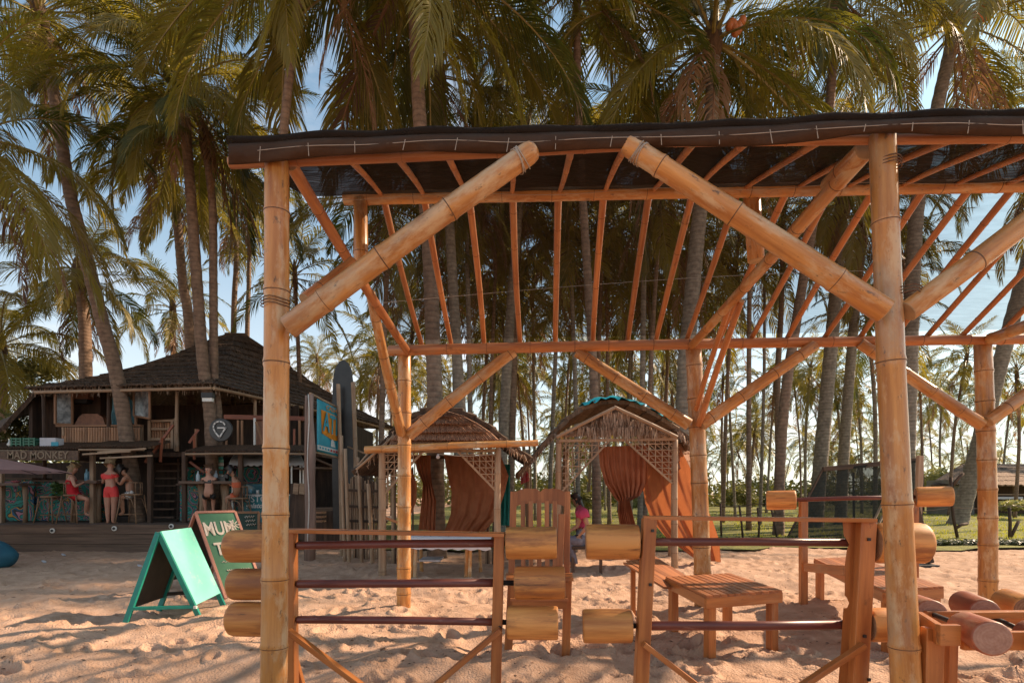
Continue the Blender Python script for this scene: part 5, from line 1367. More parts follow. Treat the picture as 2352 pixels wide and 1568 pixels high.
# bamboo slat balustrade
BB = [MATS['bamboo_slat'] if 'bamboo_slat' in MATS else mat('bamboo_slat', (0.44, 0.23, 0.12), (0.26, 0.13, 0.065), rough=.6, scale=20, stretch=.1, vary=.3)] + [MATS['bamboo_node'], MATS['bamboo_cut']]
k = 0
u = 145
while u < 322:
    a, b = P(u, 981, 15.2), P(u, 1029, 15.2)
    bamboo('slat', b, a, .034, .032, bar, m=BB, gap=.3, seed=int(u * 3), n=7, bow=0); u += 6.0
u = 346
while u < 402:
    bamboo('slat', P(u, 1030, 15.6), P(u, 970, 15.6), .033, .031, bar, m=BB, gap=.3, seed=int(u * 3), n=7, bow=0); u += 5.9
for (u0, v0, u1, v1, Y) in ((145, 981, 146, 1000, 15.15), (342, 967, 403, 965, 15.5), (342, 985, 400, 985, 15.5), (342, 1008, 400, 1008, 15.5)):
    beam('rail', P(u0, v0, Y), P(u1, v1, Y), .05, .06, PP, bar)
for (u, v0, v1) in ((326, 975, 1030), (343, 965, 1030), (396, 967, 1030), (403, 960, 1035)):
    beam('baluster', P(u, v0, 15.45), P(u, v1, 15.45), .06, .06, PP, bar)
# awning strips of the lower storey
def awning(u0, u1, v, Y, zig=True):
    a, b = P(u0, v, Y), P(u1, v, Y)
    n = int((u1 - u0) / 3.0)
    grid = [[a.lerp(b, i / n) + Vector((0, y, z + (.03 if i % 2 else -.015))) for i in range(n + 1)] for (y, z) in ((0, 0), (.5, .10), (1.1, .22))]
    sheet('awning', grid, DT, bar, thick=.02, smooth=False)
    bamboo('awning_pole', a + Vector((0, .02, -.07)), b + Vector((0, .02, -.07)), .028, .026, bar, m=PB, seed=int(u0) + 9)
awning(-260, 180, 1030, 13.9); awning(180, 330, 1026, 13.9); awning(425, 720, 1036, 14.0)
V = [P(u, v, 13.95) for u, v in ((180, 1046), (300, 1034), (345, 1040), (340, 1050), (190, 1056))]
mb = MB()
for (u0, v0, u1, v1) in ((225, 1038, 335, 1030), (190, 1043, 300, 1036), (230, 1052, 350, 1046)):
    mb.bar(P(u0, v0, 13.8), P(u1, v1, 13.7), .05, .03)
    beam('loose_pole', P(u0, v0, 13.8), P(u1, v1, 13.7), .04, .04, PP, bar)
for (u, v) in ((3, 1207), (213, 1207), (345, 1207), (424, 1207), (553, 1207), (-150, 1207)):
    a = Z0(u, 14.3, DZ); beam('post', a, Vector((a.x, 14.3, 2.42)), .10, .10, MATS['dark_timber'] if u > 300 else PP, bar, up=Vector((0, 1, 0)))
# stairs
for k in range(8):
    v = 1165 - k * 15; z = DZ + .12 + k * .21
    beam('stair_tread', Z0(350 + k * 1.2, 15.0 + k * .16, z), Z0(404 + k * 1.2, 15.0 + k * .16, z), .22, .04, WP, bar)
beam('stringer', Z0(346, 14.9, DZ), Z0(356, 16.2, FZ), .05, .2, DT, bar)
beam('stringer', Z0(408, 14.9, DZ), Z0(410, 16.2, FZ), .05, .2, DT, bar)
for pts in (((340, 1056), (398, 975)), ((334, 1062), (345, 1040)), ((372, 1005), (368, 1060)), ((434, 1017), (456, 986)), ((446, 1000), (446, 1055)), ((436, 1060), (470, 1085))):
    beam('handrail', P(pts[0][0], pts[0][1], 14.6), P(pts[1][0], pts[1][1], 14.7), .06, .06, MATS['rail_red'], bar)
# right wing railing
beam('rail', P(514, 957, 15.0), P(700, 961, 15.9), .07, .12, MATS['rail_red'], bar)
for (u, v0, v1, m) in ((585, 960, 1028, 'lamp_white'), (547, 965, 1030, 'frame_wood'), (556, 965, 1030, 'frame_wood'), (641, 962, 1030, 'frame_wood'), (520, 965, 1030, 'frame_wood'), (450, 985, 1030, 'frame_wood'), (676, 985, 1030, 'rail_red'), (688, 965, 1030, 'frame_wood')):
    beam('baluster', P(u, v0, 15.1), P(u, v1, 15.1), .05, .05, MATS[m], bar, up=Vector((0, 1, 0)))
beam('brace', P(588, 968, 15.1), P(606, 1028, 15.1), .05, .05, MATS['frame_wood'], bar)
mb = MB(); mb.box(P(614, 993, 15.6), .62, .3, .75); mb.build('cabinet', MATS['brown_box'], bar)
# ---------------------------------------------------------------- signs
mat('paint_white', (0.74, 0.72, 0.68), (0.62, 0.60, 0.56), rough=.6, scale=20)
sg = thing('name_board', 'dark wooden board with pale capital letters under the left awning of the bar', 'sign', P(80, 1045, 13.75))
mb = MB(); mb.box(P(60, 1045.5, 13.78), 2.55, .04, .235); mb.build('board', MATS['sign_wood'], sg)
text('lettering', 'MAD MONKEY', P(86, 1045.5, 13.74), .262, MATS['sign_letter'], sg, sx=.86, bold=.004)
gs = thing('round_sign', 'round black sign with a white triangular letter G beside the palm trunks', 'sign', P(504, 988, 13.9))
lathe('disc', [(0, .27, 0), (.01, .285, 0), (.05, .285, 0), (.06, .27, 0)], P(508, 987, 13.9) + Vector((0, .03, 0)), P(508, 987, 13.9) - Vector((0, .03, 0)), MATS['black_gloss'], gs, n=32)
mb = MB(); c = P(504, 985, 13.84)
def stroke(pts, w, mb=mb):
    for i in range(len(pts) - 1):
        a = c + Vector((pts[i][0], 0, pts[i][1])); b = c + Vector((pts[i + 1][0], 0, pts[i + 1][1])); d = (b - a).normalized() * w * .35
        mb.bar(a - d, b + d, w, .012, up=Vector((0, 1, 0)))
stroke([(.13, .11), (.09, .165), (0, .19), (-.09, .165), (-.14, .10), (-.15, .02), (-.10, -.08), (0, -.20), (.08, -.08), (.15, .03), (-.04, .03)], .032)
mb.build('logo', MATS['paint_white'], gs)
lp = thing('trunk_lamp', 'small pale box lamp fixed on the front trunk of the close pair', 'lamp', P(478, 915, 12.9))
mb = MB(); mb.box(P(478, 908, 12.95), .26, .12, .12, 1); mb.box(P(478, 918, 12.95), .22, .10, .08, 0); mb.build('lamp_box', [MATS['lamp_white'], MATS['black_iron']], lp)
# ATM banner on driftwood post
bn = thing('hanging_banner', 'turquoise and orange cash machine banner hanging from a driftwood post', 'banner', G(712, 1287))
mat('banner_blue', (0.04, 0.36, 0.46), (0.03, 0.28, 0.38), rough=.5, scale=3)
mat('banner_orange', (0.75, 0.26, 0.01), (0.68, 0.22, 0.01), rough=.5, scale=3)
mat('banner_red', (0.6, 0.05, 0.05), rough=.5)
mat('driftwood', (0.36, 0.24, 0.19), (0.20, 0.13, 0.10), rough=.85, scale=9, stretch=.1, bump=.6)
q = [P(728, 915, 11.6), P(786, 944, 13.0), P(788, 1051, 13.0), P(728, 1035, 11.6)]
def bq(s, t, off=0):
    p = q[0].lerp(q[1], s).lerp(q[3].lerp(q[2], s), t); n_ = (q[1] - q[0]).cross(q[3] - q[0]).normalized(); n_ = n_ if n_.y < 0 else -n_
    return p + n_ * (off + .012 * math.sin(s * 7) * math.sin(t * 4))
sheet('cloth', [[bq(i / 12, j / 12) for i in range(13)] for j in range(13)], MATS['banner_blue'], bn, thick=.004)
mesh('panel', [bq(.12, .18, .012), bq(.93, .12 + .05, .012), bq(.93, .66, .012), bq(.55, .70, .012), bq(.14, .63, .012)], [(0, 1, 2, 3, 4)], MATS['banner_orange'], bn)
mesh('stripe', [bq(.0, .88, .012), bq(1, .86, .012), bq(1, .95, .012), bq(.0, .97, .012)], [(0, 1, 2, 3)], MATS['paint_white'], bn)
mesh('lighthouse', [bq(.50, .72, .014), bq(.56, .68, .014), bq(.62, .72, .014), bq(.66, .84, .014), bq(.48, .84, .014)], [(0, 1, 2, 3, 4)], MATS['paint_white'], bn)
ex = (q[1] - q[0]); ey = (q[0] - q[3])
exn, eyn = ex.normalized(), (ey - ex.normalized() * ey.dot(ex.normalized())).normalized(); ez = exn.cross(eyn)
def bmat(s, t, off, sk=0): 
    p = bq(s, t, off); M = Matrix.Identity(4)
    xcol = exn + Vector((0, 0, 0))
    M.col[0][:3] = xcol; M.col[1][:3] = Vector((0, 0, 1)); M.col[2][:3] = ez; M.col[3][:3] = p; return M
for k, chh in enumerate('ATM'):
    text('lettering', chh, None, .56, MATS['banner_blue'], bn, matrix=bmat(.28 + k * .26, .41, .03), sx=.86, bold=.012)
text('lettering', 'CASH', None, .14, MATS['banner_orange'], bn, matrix=bmat(.5, .09, .03), sx=1.6)
for k in range(9):
    mesh('mark', [bq(.06 + k * .10, .90, .02), bq(.12 + k * .10, .90, .02), bq(.12 + k * .10, .94, .02), bq(.06 + k * .10, .94, .02)], [(0, 1, 2, 3)], MATS['banner_red' if k > 3 else 'banner_blue'], bn)
tube('post', [P(712, 1287, 11.6), P(714, 1180, 11.6), P(712, 1110, 11.6), P(716, 1040, 11.55), P(712, 960, 11.6), P(715, 905, 11.6)], [.115, .11, .105, .085, .07, .05], MATS['driftwood'], bn, n=9)
tube('pole', [P(702, 1110, 11.7), P(703, 1000, 11.7), P(704, 908, 11.7)], .03, MATS['driftwood'], bn, n=7)
beam('arm', P(712, 903, 11.55), P(790, 944, 13.05), .04, .04, PP, bn)
beam('arm', P(720, 1037, 11.6), P(790, 1053, 13.0), .04, .04, PP, bn)
beam('arm', P(790, 1022, 12.9), P(842, 1042, 12.4), .03, .03, PP, bn)
tube('cable', [P(708 + 2 * math.sin(k), 905 + k * 32, 11.47) for k in range(12)], .010, MATS['lamp_white'], bn, n=5)
# ---------------------------------------------------------------- sandwich boards
mat('turq_frame', (0.01, 0.26, 0.20), (0.008, 0.20, 0.15), rough=.45, scale=8)
mat('turq_panel', (0.22, 0.66, 0.54), (0.18, 0.60, 0.48), rough=.5, scale=3)
age(MATS['turq_panel'], (0.45, 0.62, 0.52), .45, 5, .55, .62, 1); age(MATS['turq_frame'], (0.05, 0.12, 0.09), .6, 18, .6, .68, 1)
mat('board_dark', (0.06, 0.045, 0.035), (0.04, 0.03, 0.025), rough=.8, scale=6)
af = thing('sandwich_board', 'plain turquoise folding sandwich board standing on the sand', 'sign board', G(380, 1410))
FL = P(288, 1427, 6.13); FL.z = -.02
a0 = P(364, 1222, 6.32); a1 = P(433, 1213, 6.98)
FR_ = P(458, 1413, 6.42); FR_.z = -.02; BR = P(514, 1398, 6.95); BR.z = .0; BL = P(366, 1403, 6.75); BL.z = -.02
BL = FL + (a1 - a0) * .98; BL.z = -.02
TF = MATS['turq_frame']
for nm, p, q_ in (('leg', FL, a0), ('leg', FR_, a0), ('leg', BR, a1), ('leg', BL, a1)):
    beam(nm, p, q_, .055, .035, TF, af, up=Vector((0, 1, 0)))
beam('rail', FL.lerp(a0, .16), FR_.lerp(a0, .13), .05, .035, TF, af)
beam('rail', BL.lerp(a1, .2), BR.lerp(a1, .2), .03, .04, MATS['board_dark'], af)
nr = (a1 - a0).cross(FR_ - a0).normalized(); nr = nr if nr.x > 0 else -nr
def slab(name, pts, nrm, t, m, par):
    V = [p + nrm * t for p in pts] + [p for p in pts]; n = len(pts)
    return mesh(name, V, [tuple(range(n)), tuple(range(2 * n - 1, n - 1, -1))] + [(i, n + i, n + (i + 1) % n, (i + 1) % n) for i in range(n)], m, par)
slab('panel', [a0 + nr * .02, a1 + nr * .02, BR.lerp(a1, .16) + nr * .02, FR_.lerp(a0, .14) + nr * .02], nr, .012, MATS['turq_panel'], af)
nl_ = Vector((-nr.x, nr.y, nr.z))
slab('panel', [a0 - Vector((.02, 0, 0)), a1 - Vector((.02, 0, 0)), BL.lerp(a1, .16), FL.lerp(a0, .16)], nl_, .012, MATS['board_dark'], af)
mb = MB(); mb.box(FR_.lerp(a0, .13) + Vector((.03, -.03, 0)), .03, .03, .03); mb.build('hinge', MATS['lamp_white'], af)
cb = thing('chalkboard', 'green chalkboard sandwich board with cream lettering and pink wooden frame', 'sign board', G(520, 1370))
mat('chalk_green', (0.075, 0.20, 0.11), (0.055, 0.16, 0.085), rough=.8, scale=5)
mat('pink_wood', (0.50, 0.22, 0.15), (0.36, 0.15, 0.10), rough=.6, scale=18, stretch=.1)
mat('chalk', (0.72, 0.62, 0.50), (0.6, 0.5, 0.4), rough=.9, scale=30)
TL = Vector((-4.42, 7.9, 1.11)); BLc = P(518, 1374, 7.49); BLc.z = -.01; BRc = P(607, 1362, 7.86); BRc.z = -.01
TR = TL + (BRc - BLc) * 1.03; TR.z = 1.11
nc = (TR - TL).cross(TL - BLc).normalized(); nc = nc if nc.y < 0 else -nc
slab('board', [TL, TR, BRc.lerp(TR, .04), BLc.lerp(TL, .04)], nc, .012, MATS['chalk_green'], cb)
for (p, q_) in ((BLc, TL), (BRc, TR), (TL, TR), (BLc.lerp(TL, .05), BRc.lerp(TR, .05))):
    beam('frame', p + nc * .012, q_ + nc * .012, .036, .03, MATS['pink_wood'], cb, up=nc)
bk = Vector((-.63, .42, 0))
for tp_, q_ in ((TL, TL + bk), (TR, TR + bk)):
    g = Vector((q_.x, q_.y, -.02)); beam('leg', g, tp_ - nc * .02, .04, .03, MATS['pink_wood'], cb)
slab('board', [TL - nc * .03, TR - nc * .03, (TR + bk - Vector((0, 0, 1.0))), (TL + bk - Vector((0, 0, 1.0)))], Vector((-1, 0, 0)), .01, MATS['board_dark'], cb)
exc = (TR - TL).normalized(); eyc = (TL - BLc).normalized(); ezc = exc.cross(eyc).normalized()
def cmat(s, t, off=.02):
    p = TL + (TR - TL) * s + (BLc - TL) * t; nn = ezc if ezc.y < 0 else -ezc
    M = Matrix.Identity(4); M.col[0][:3] = exc; M.col[1][:3] = eyc; M.col[2][:3] = nn; M.col[3][:3] = p + nn * off; return M
text('lettering', 'MUM', None, .30, MATS['chalk'], cb, matrix=cmat(.44, .21), sx=.62, bold=.006)
text('lettering', 'TRIP', None, .27, MATS['chalk'], cb, matrix=cmat(.50, .45), sx=.70, bold=.006)
mb = MB()
nn = ezc if ezc.y < 0 else -ezc
for k in range(9):
    a = k * 6.283 / 9; o_ = TL + (TR - TL) * .82 + (BLc - TL) * .17 + nn * .026
    mb.bar(o_ + (exc * math.cos(a) + eyc * math.sin(a)) * .02, o_ + (exc * math.cos(a) + eyc * math.sin(a)) * .085, .012, .003, up=nn)
mb.build('flower_drawing', MATS['chalk'], cb)
for r_, (t, s0, s1) in enumerate(((.60, .2, .8), (.70, .25, .48), (.76, .25, .5), (.81, .3, .52), (.86, .26, .5), (.90, .28, .45), (.70, .6, .85), (.77, .62, .8), (.83, .6, .86))):
    pts = []
    for k in range(26):
        s = lerp(s0, s1, k / 25); p = TL + (TR - TL) * s + (BLc - TL) * (t + .008 * math.sin(k * 2.1) + .004 * math.sin(k * 5.3)) + nn * .02; pts.append(p)
    tube('chalk_scribble', pts, .0045, MATS['chalk'], cb, n=4)
cb2 = thing('chalkboard', 'low dark chalkboard with faint writing standing behind the green one', 'sign board', G(590, 1230))
q2 = [P(540, 1176, 12.6), P(596, 1176, 12.6), P(596, 1240, 12.6), P(540, 1240, 12.6)]
slab('board', q2, Vector((0, -1, 0)), .02, mat('chalk_dark', (0.02, 0.055, 0.04), (0.015, 0.04, 0.03), rough=.7, scale=5), cb2)
for i in range(4): beam('frame', q2[i] - Vector((0, .03, 0)), q2[(i + 1) % 4] - Vector((0, .03, 0)), .05, .03, MATS['frame_wood'], cb2, up=Vector((0, 1, 0)))
for k in range(3): tube('chalk_scribble', [P(562 + i * 1.7 + k * 2, 1186 + k * 9 + 3 * math.sin(i * 1.9), 12.55) for i in range(14)], .008, MATS['chalk'], cb2, n=4)
# ---------------------------------------------------------------- murals on the bar counter
def mural_mat(name, sc, seed):
    m, n, l, b = new_mat(name)
    t = n.new('ShaderNodeTexCoord'); mpn = n.new('ShaderNodeMapping'); mpn.inputs['Location'].default_value = (seed, seed * .7, seed * 1.3)
    vo = n.new('ShaderNodeTexVoronoi'); vo.inputs['Scale'].default_value = sc; vo.feature = 'F1'
    ns = n.new('ShaderNodeTexNoise'); ns.inputs['Scale'].default_value = sc * .8; ns.inputs['Distortion'].default_value = 1.5
    mxv = n.new('ShaderNodeMix'); mxv.data_type = 'VECTOR'; mxv.inputs['Factor'].default_value = .35
    l.new(t.outputs['Object'], mpn.inputs[0]); l.new(mpn.outputs[0], ns.inputs['Vector']); l.new(mpn.outputs[0], mxv.inputs['A']); l.new(ns.outputs['Color'], mxv.inputs['B']); l.new(mxv.outputs['Result'], vo.inputs['Vector'])
    mu = n.new('ShaderNodeMath'); mu.operation = 'MULTIPLY'; mu.inputs[1].default_value = 5.2
    ad = n.new('ShaderNodeMath'); ad.operation = 'ADD'; fr_ = n.new('ShaderNodeMath'); fr_.operation = 'FRACT'
    sp = n.new('ShaderNodeSeparateXYZ'); l.new(vo.outputs['Color'], sp.inputs[0])
    l.new(vo.outputs['Distance'], mu.inputs[0]); l.new(mu.outputs[0], ad.inputs[0]); l.new(sp.outputs[0], ad.inputs[1]); l.new(ad.outputs[0], fr_.inputs[0])
    rp = n.new('ShaderNodeValToRGB'); rp.color_ramp.interpolation = 'CONSTANT'
    cols = [(0, (0.0, .22, .17)), (.22, (.012, .012, .014)), (.30, (.02, .30, .26)), (.48, (.012, .012, .014)), (.54, (.50, .20, .26)), (.66, (.015, .015, .018)), (.74, (.0, .10, .20)), (.86, (.55, .27, .03)), (.93, (.01, .01, .012))]
    rp.color_ramp.elements[0].position = 0; rp.color_ramp.elements[0].color = hexs(cols[0][1]); rp.color_ramp.elements[1].position = cols[1][0]; rp.color_ramp.elements[1].color = hexs(cols[1][1])
    for p, c in cols[2:]: e = rp.color_ramp.elements.new(p); e.color = hexs(c)
    l.new(fr_.outputs[0], rp.inputs[0]); l.new(rp.outputs[0], b.inputs['Base Color']); b.inputs['Roughness'].default_value = .6
    return m
mural_mat('mural_a', 1.9, 3.1); mural_mat('mural_b', 2.6, 8.4)
ct = thing('bar_counter', 'long bar counter with colourful swirling mural behind the stools', 'counter', (-12, 15.1, DZ))
def counter(u0, u1, vt, Y, m, par):
    a, b = Z0(u0, Y, 0), Z0(u1, Y, 0); zt_ = P(0, vt, Y).z
    mb = MB(); mb.box(((a.x + b.x) / 2, Y + .25, (DZ + zt_) / 2), b.x - a.x, .5, zt_ - DZ - .05); mb.build('mural_panel', m, par)
    beam('countertop', Vector((a.x - .05, Y + .22, zt_)), Vector((b.x + .05, Y + .22, zt_)), .65, .05, MATS['weathered_plank'], par)
counter(-160, 77, 1099, 15.0, MATS['mural_a'], ct); counter(84, 232, 1104, 15.1, MATS['mural_b'], ct)
ct2 = thing('bar_counter', 'short painted counter panel in teal and orange left of the second table', 'counter', (-8.3, 15, DZ))
counter(413, 455, 1112, 14.8, MATS['mural_b'], ct2)
mb = MB(); mb.box(Z0(540, 17.0, 1.4), 2.8, .1, 1.5); mb.build('mural_panel', MATS['mural_a'], ct2)
# tables
def bar_table(label, u0, u1, v, Y, legs):
    t = thing('bar_table', label, 'table', Z0((u0 + u1) / 2, Y, DZ)); z = P(0, v, Y).z
    beam('tabletop', Z0(u0, Y, z), Z0(u1, Y, z), .7, .07, WP, t)
    for (u, w) in legs: tube('leg', [Z0(u, Y, DZ), Z0(u + 1, Y, (DZ + z) / 2), Z0(u - 1, Y, z - .03)], [w * 1.1, w * .85, w * 1.25], PP, t, n=8)
    return z
zt1 = bar_table('high plank table between the woman in red and the standing woman', 160, 244, 1107, 14.5, ((225, .075), (168, .06)))
zt0 = bar_table('high plank table at the left edge under the pink umbrella', -80, 70, 1112, 14.4, ((4, .07), (58, .05), (-60, .07)))
zt2 = bar_table('high plank table where the two people sit left of the near left post', 428, 553, 1108, 14.5, ((464, .085), (517, .095)))
def bottle(label, u, Y, z, r, h, m, cat='bottle'):
    c = Z0(u, Y, z); o = lathe('bottle', [(0, r * .9, 0), (.01, r, 0), (h * .6, r, 0), (h * .75, r * .5, 0), (h * .92, r * .35, 0), (h, r * .38, 1)], c, c + Vector((0, 0, h)), m, None, n=12); tag(o, label, cat)
mat('bottle_blue', (0.25, 0.50, 0.62), (0.2, 0.42, 0.55), rough=.15, scale=3); mat('bottle_white', (0.55, 0.66, 0.70), rough=.2, scale=3)
mat('bottle_green', (0.02, 0.14, 0.06), rough=.15, scale=3)
BM = [MATS['bottle_blue'], MATS['paint_white']]
bottle('blue water bottle on the high table in front of the woman in red', 199, 14.45, zt1 + .035, .05, .30, BM)
bottle('shorter blue bottle touching the water bottle on the high table', 204, 14.5, zt1 + .035, .045, .24, BM)
c = Z0(211, 14.45, zt1 + .035); tag(lathe('cup', [(0, .035, 0), (.13, .055, 0)], c, c + Vector((0, 0, .14)), MATS['frame_wood'], None, n=12), 'brown paper cup beside the blue bottles', 'cup')
bottle('clear water bottle at the left end of the second table', 455, 14.4, zt2 + .035, .05, .26, [MATS['bottle_white'], MATS['bottle_blue']])
bottle('clear bottle with teal label in the middle of the second table', 496, 14.4, zt2 + .035, .055, .27, [MATS['bottle_white'], MATS['paint_white']])
c = Z0(505, 14.4, zt2 + .03); mb = MB(); mb.box(c + Vector((.03, 0, .05)), .3, .2, .09); mb.box(c + Vector((.16, 0, .12)), .12, .1, .1)
tag(mb.build('camera_bag', MATS['black_gloss']), 'black bag lying on the second table between the two people', 'bag')
c = Z0(37, 14.4, zt0 + .03); tag(lathe('bowl', [(0, .05, 0), (.05, .1, 0), (.07, .11, 0)], c, c + Vector((0, 0, .08)), MATS['cloth_red'], None, n=14), 'small red bowl on the high table under the pink umbrella', 'bowl')
mat('signboard_teal', (0.04, 0.36, 0.36), rough=.5)
# rattan stools
mat('rattan', (0.33, 0.19, 0.10), (0.20, 0.11, 0.06), rough=.6, scale=20)
def stool(label, u, Y, h=.72, w=.21, back=True, flip=1):
    b = Z0(u, Y, DZ); t = thing('bar_stool', label, 'stool', b, 'rattan bar stools on the deck'); z = DZ + h
    for sx_, sy in ((-1, -1), (1, -1), (1, 1), (-1, 1)):
        tube('leg', [b + Vector((sx_ * w * 1.25, sy * w * 1.2, 0)), b + Vector((sx_ * w, sy * w, h * .5)), b + Vector((sx_ * w * .85, sy * w * .85, h))], .016, MATS['rattan'], t, n=6)
        tube('brace', [b + Vector((sx_ * w * .9, sy * w, h * .55)), b + Vector((sx_ * w * .5, sy * w, h * .85)), b + Vector((0, sy * w, h * .93))], .011, MATS['rattan'], t, n=5)
    lathe('seat', [(0, w * .9, 0), (.02, w * 1.1, 0), (.05, w * 1.1, 0), (.06, w * .9, 0)], b + Vector((0, 0, h - .03)), b + Vector((0, 0, h + .03)), MATS['rattan'], t, n=16)
    tube('footrest', [b + Vector((w * 1.05 * math.cos(a), w * 1.05 * math.sin(a), h * .32)) for a in [k * 6.283 / 12 for k in range(13)]], .012, MATS['rattan'], t, n=5)
    if back:
        tube('backrest', [b + Vector((w * math.cos(a), w * math.sin(a), h + .30)) for a in [flip * (-1.4) + k * 2.8 * flip / 10 + (0 if flip > 0 else math.pi) for k in range(11)]], .014, MATS['rattan'], t, n=5)
        for k in range(5):
            a = flip * (-1.3 + k * .65) + (0 if flip > 0 else math.pi)
            tube('back_cane', [b + Vector((w * math.cos(a), w * math.sin(a), h)), b + Vector((w * math.cos(a), w * math.sin(a), h + .3))], .009, MATS['rattan'], t, n=5)
stool('rattan bar stool under the woman in the red dress', 171, 14.2, flip=-1, h=.70)
stool('rattan bar stool under the bare backed man', 304, 14.2, flip=1, h=.72)
stool('empty rattan bar stool left of the woman in red', 116, 14.3, back=False, h=.66, w=.19)
stool('dark rattan bar stool under the person in orange at the second table', 548, 14.4, h=.62, flip=1)
# crates on the left awning
mat('crate_green', (0.02, 0.16, 0.09), (0.015, 0.11, 0.06), rough=.4, scale=8)
def crate(label, u0, u1, v0, v1, m):
    a, b = P(u0, v0, 14.3), P(u1, v1, 14.3); w = b.x - a.x; h = a.z - b.z
    t = thing('crate', label, 'crate', Vector(((a.x + b.x) / 2, 14.3, b.z)), 'crates standing on the left awning')
    cx = (a.x + b.x) / 2
    for k in range(4):
        z = b.z + h * (.12 + k * .26)
        mb = MB(); mb.box((cx, 14.17, z), w, .02, h * .13); mb.box((cx, 14.43, z), w, .02, h * .13); mb.box((a.x, 14.3, z), .02, .26, h * .13); mb.box((b.x, 14.3, z), .02, .26, h * .13); mb.build('slat', m, t)
    for x in (a.x + .01, cx, b.x - .01): beam('corner', Vector((x, 14.17, b.z)), Vector((x, 14.17, a.z)), .04, .03, m, t, up=Vector((0, 1, 0)))
crate('leftmost green bottle crate on the left awning', 36, 59, 1006, 1029, MATS['crate_green'])
crate('second green bottle crate on the left awning', 64, 90, 1006, 1029, MATS['crate_green'])
bx = thing('box', 'white and blue printed box on the awning right of the green crates', 'box', P(118, 1017, 14.3))
mb = MB(); mb.box(P(119, 1017, 14.3), .40, .26, .24); mb.build('carton', MATS['cloth_white'], bx); mb = MB(); mb.box(P(126, 1019, 14.15), .18, .01, .10); mb.build('print', MATS['banner_blue'], bx)
c = P(22, 1026, 14.2); tag(lathe('light_bulb', [(0, .02, 0), (.06, .06, 0), (.11, .03, 0), (.17, .015, 0)], c, c + Vector((0, 0, .17)), MATS['lamp_white'], None, n=10), 'white bulb standing on the awning left of the crates', 'bulb')
# gelato cart with scalloped awning
gc = thing('gelato_cart', 'teal ice cream cart with white lettering and scalloped cream awning', 'cart', Z0(610, 14.9, DZ))
a, b = Z0(560, 14.7, DZ + .0), Z0(690, 14.7, DZ + .0)
mat('cart_teal', (0.01, 0.20, 0.22), (0.01, 0.15, 0.17), rough=.4, scale=4)
zc = P(0, 1137, 14.7).z
mb = MB(); mb.box(((a.x + b.x) / 2, 15.05, (zc + DZ) / 2), b.x - a.x, .7, zc - DZ); mb.build('cart_body', MATS['cart_teal'], gc)
beam('counter_edge', Vector((a.x, 14.7, zc + .01)), Vector((b.x, 14.7, zc + .01)), .06, .03, MATS['paint_white'], gc)
text('lettering', 'GUSTO', P(580, 1146, 14.68), .235, MATS['paint_white'], gc, bold=.002)
text('lettering', 'gelato', P(583, 1161, 14.68), .18, MATS['paint_white'], gc, shear=.35, bold=.004)
cloth_mat('awning_cloth', (0.50, 0.47, 0.44), (0.40, 0.37, 0.35), .3)
n = 64
def aw(u, v, Y): return P(u, v, Y)
grid = []
for (u0, u1, v, Y) in ((538, 690, 1042, 15.2), (530, 695, 1054, 14.7), (526, 700, 1064, 14.4)):
    grid.append([aw(lerp(u0, u1, i / n), v, Y) for i in range(n + 1)])
grid.append([aw(lerp(526, 700, i / n), 1067 + 4 * abs(math.sin(i / n * math.pi * 12)), 14.39) for i in range(n + 1)])
sheet('awning', grid, MATS['awning_cloth'], gc, thick=.008)
for u in (534, 670, 690, 697): beam('pole', Z0(u, 14.5, DZ if u < 680 else DZ), P(u, 1064, 14.5), .035, .035, MATS['lamp_white'], gc, up=Vector((0, 1, 0)))
mat('glass_blue', (0.12, 0.30, 0.36), (0.05, 0.12, 0.14), rough=.1, scale=3)
mb = MB(); mb.box(P(603, 1122, 15.0), .9, .3, .25); mb.build('display_glass', MATS['glass_blue'], gc)
for (u, v, m) in ((592, 1130, 'paint_white'), (605, 1128, 'paint_white'), (575, 1128, 'bottle_blue')):
    c = P(u, v + 4, 14.7); lathe('jar', [(0, .04, 0), (.1, .04, 0)], c, c + Vector((0, 0, .12)), MATS[m], gc, n=10)
# arrow sign stack
ss = thing('paddle_sign', 'stack of small turquoise and white boards behind the seated pair', 'sign', Z0(494, 15.2, DZ))
for k, (v, w, m) in enumerate(((1052, .42, 'signboard_teal'), (1058, .46, 'turq_panel'), (1066, .46, 'paint_white'), (1074, .44, 'turq_panel'), (1084, .40, 'signboard_teal'), (1092, .40, 'paint_white'))):
    beam('board', P(494, v, 15.2) - Vector((w / 2, 0, 0)), P(494, v, 15.2) + Vector((w / 2, 0, 0)), .03, .075, MATS[m], ss)
beam('pole', Z0(494, 15.25, DZ), P(494, 1045, 15.25), .05, .05, DT, ss, up=Vector((0, 1, 0)))
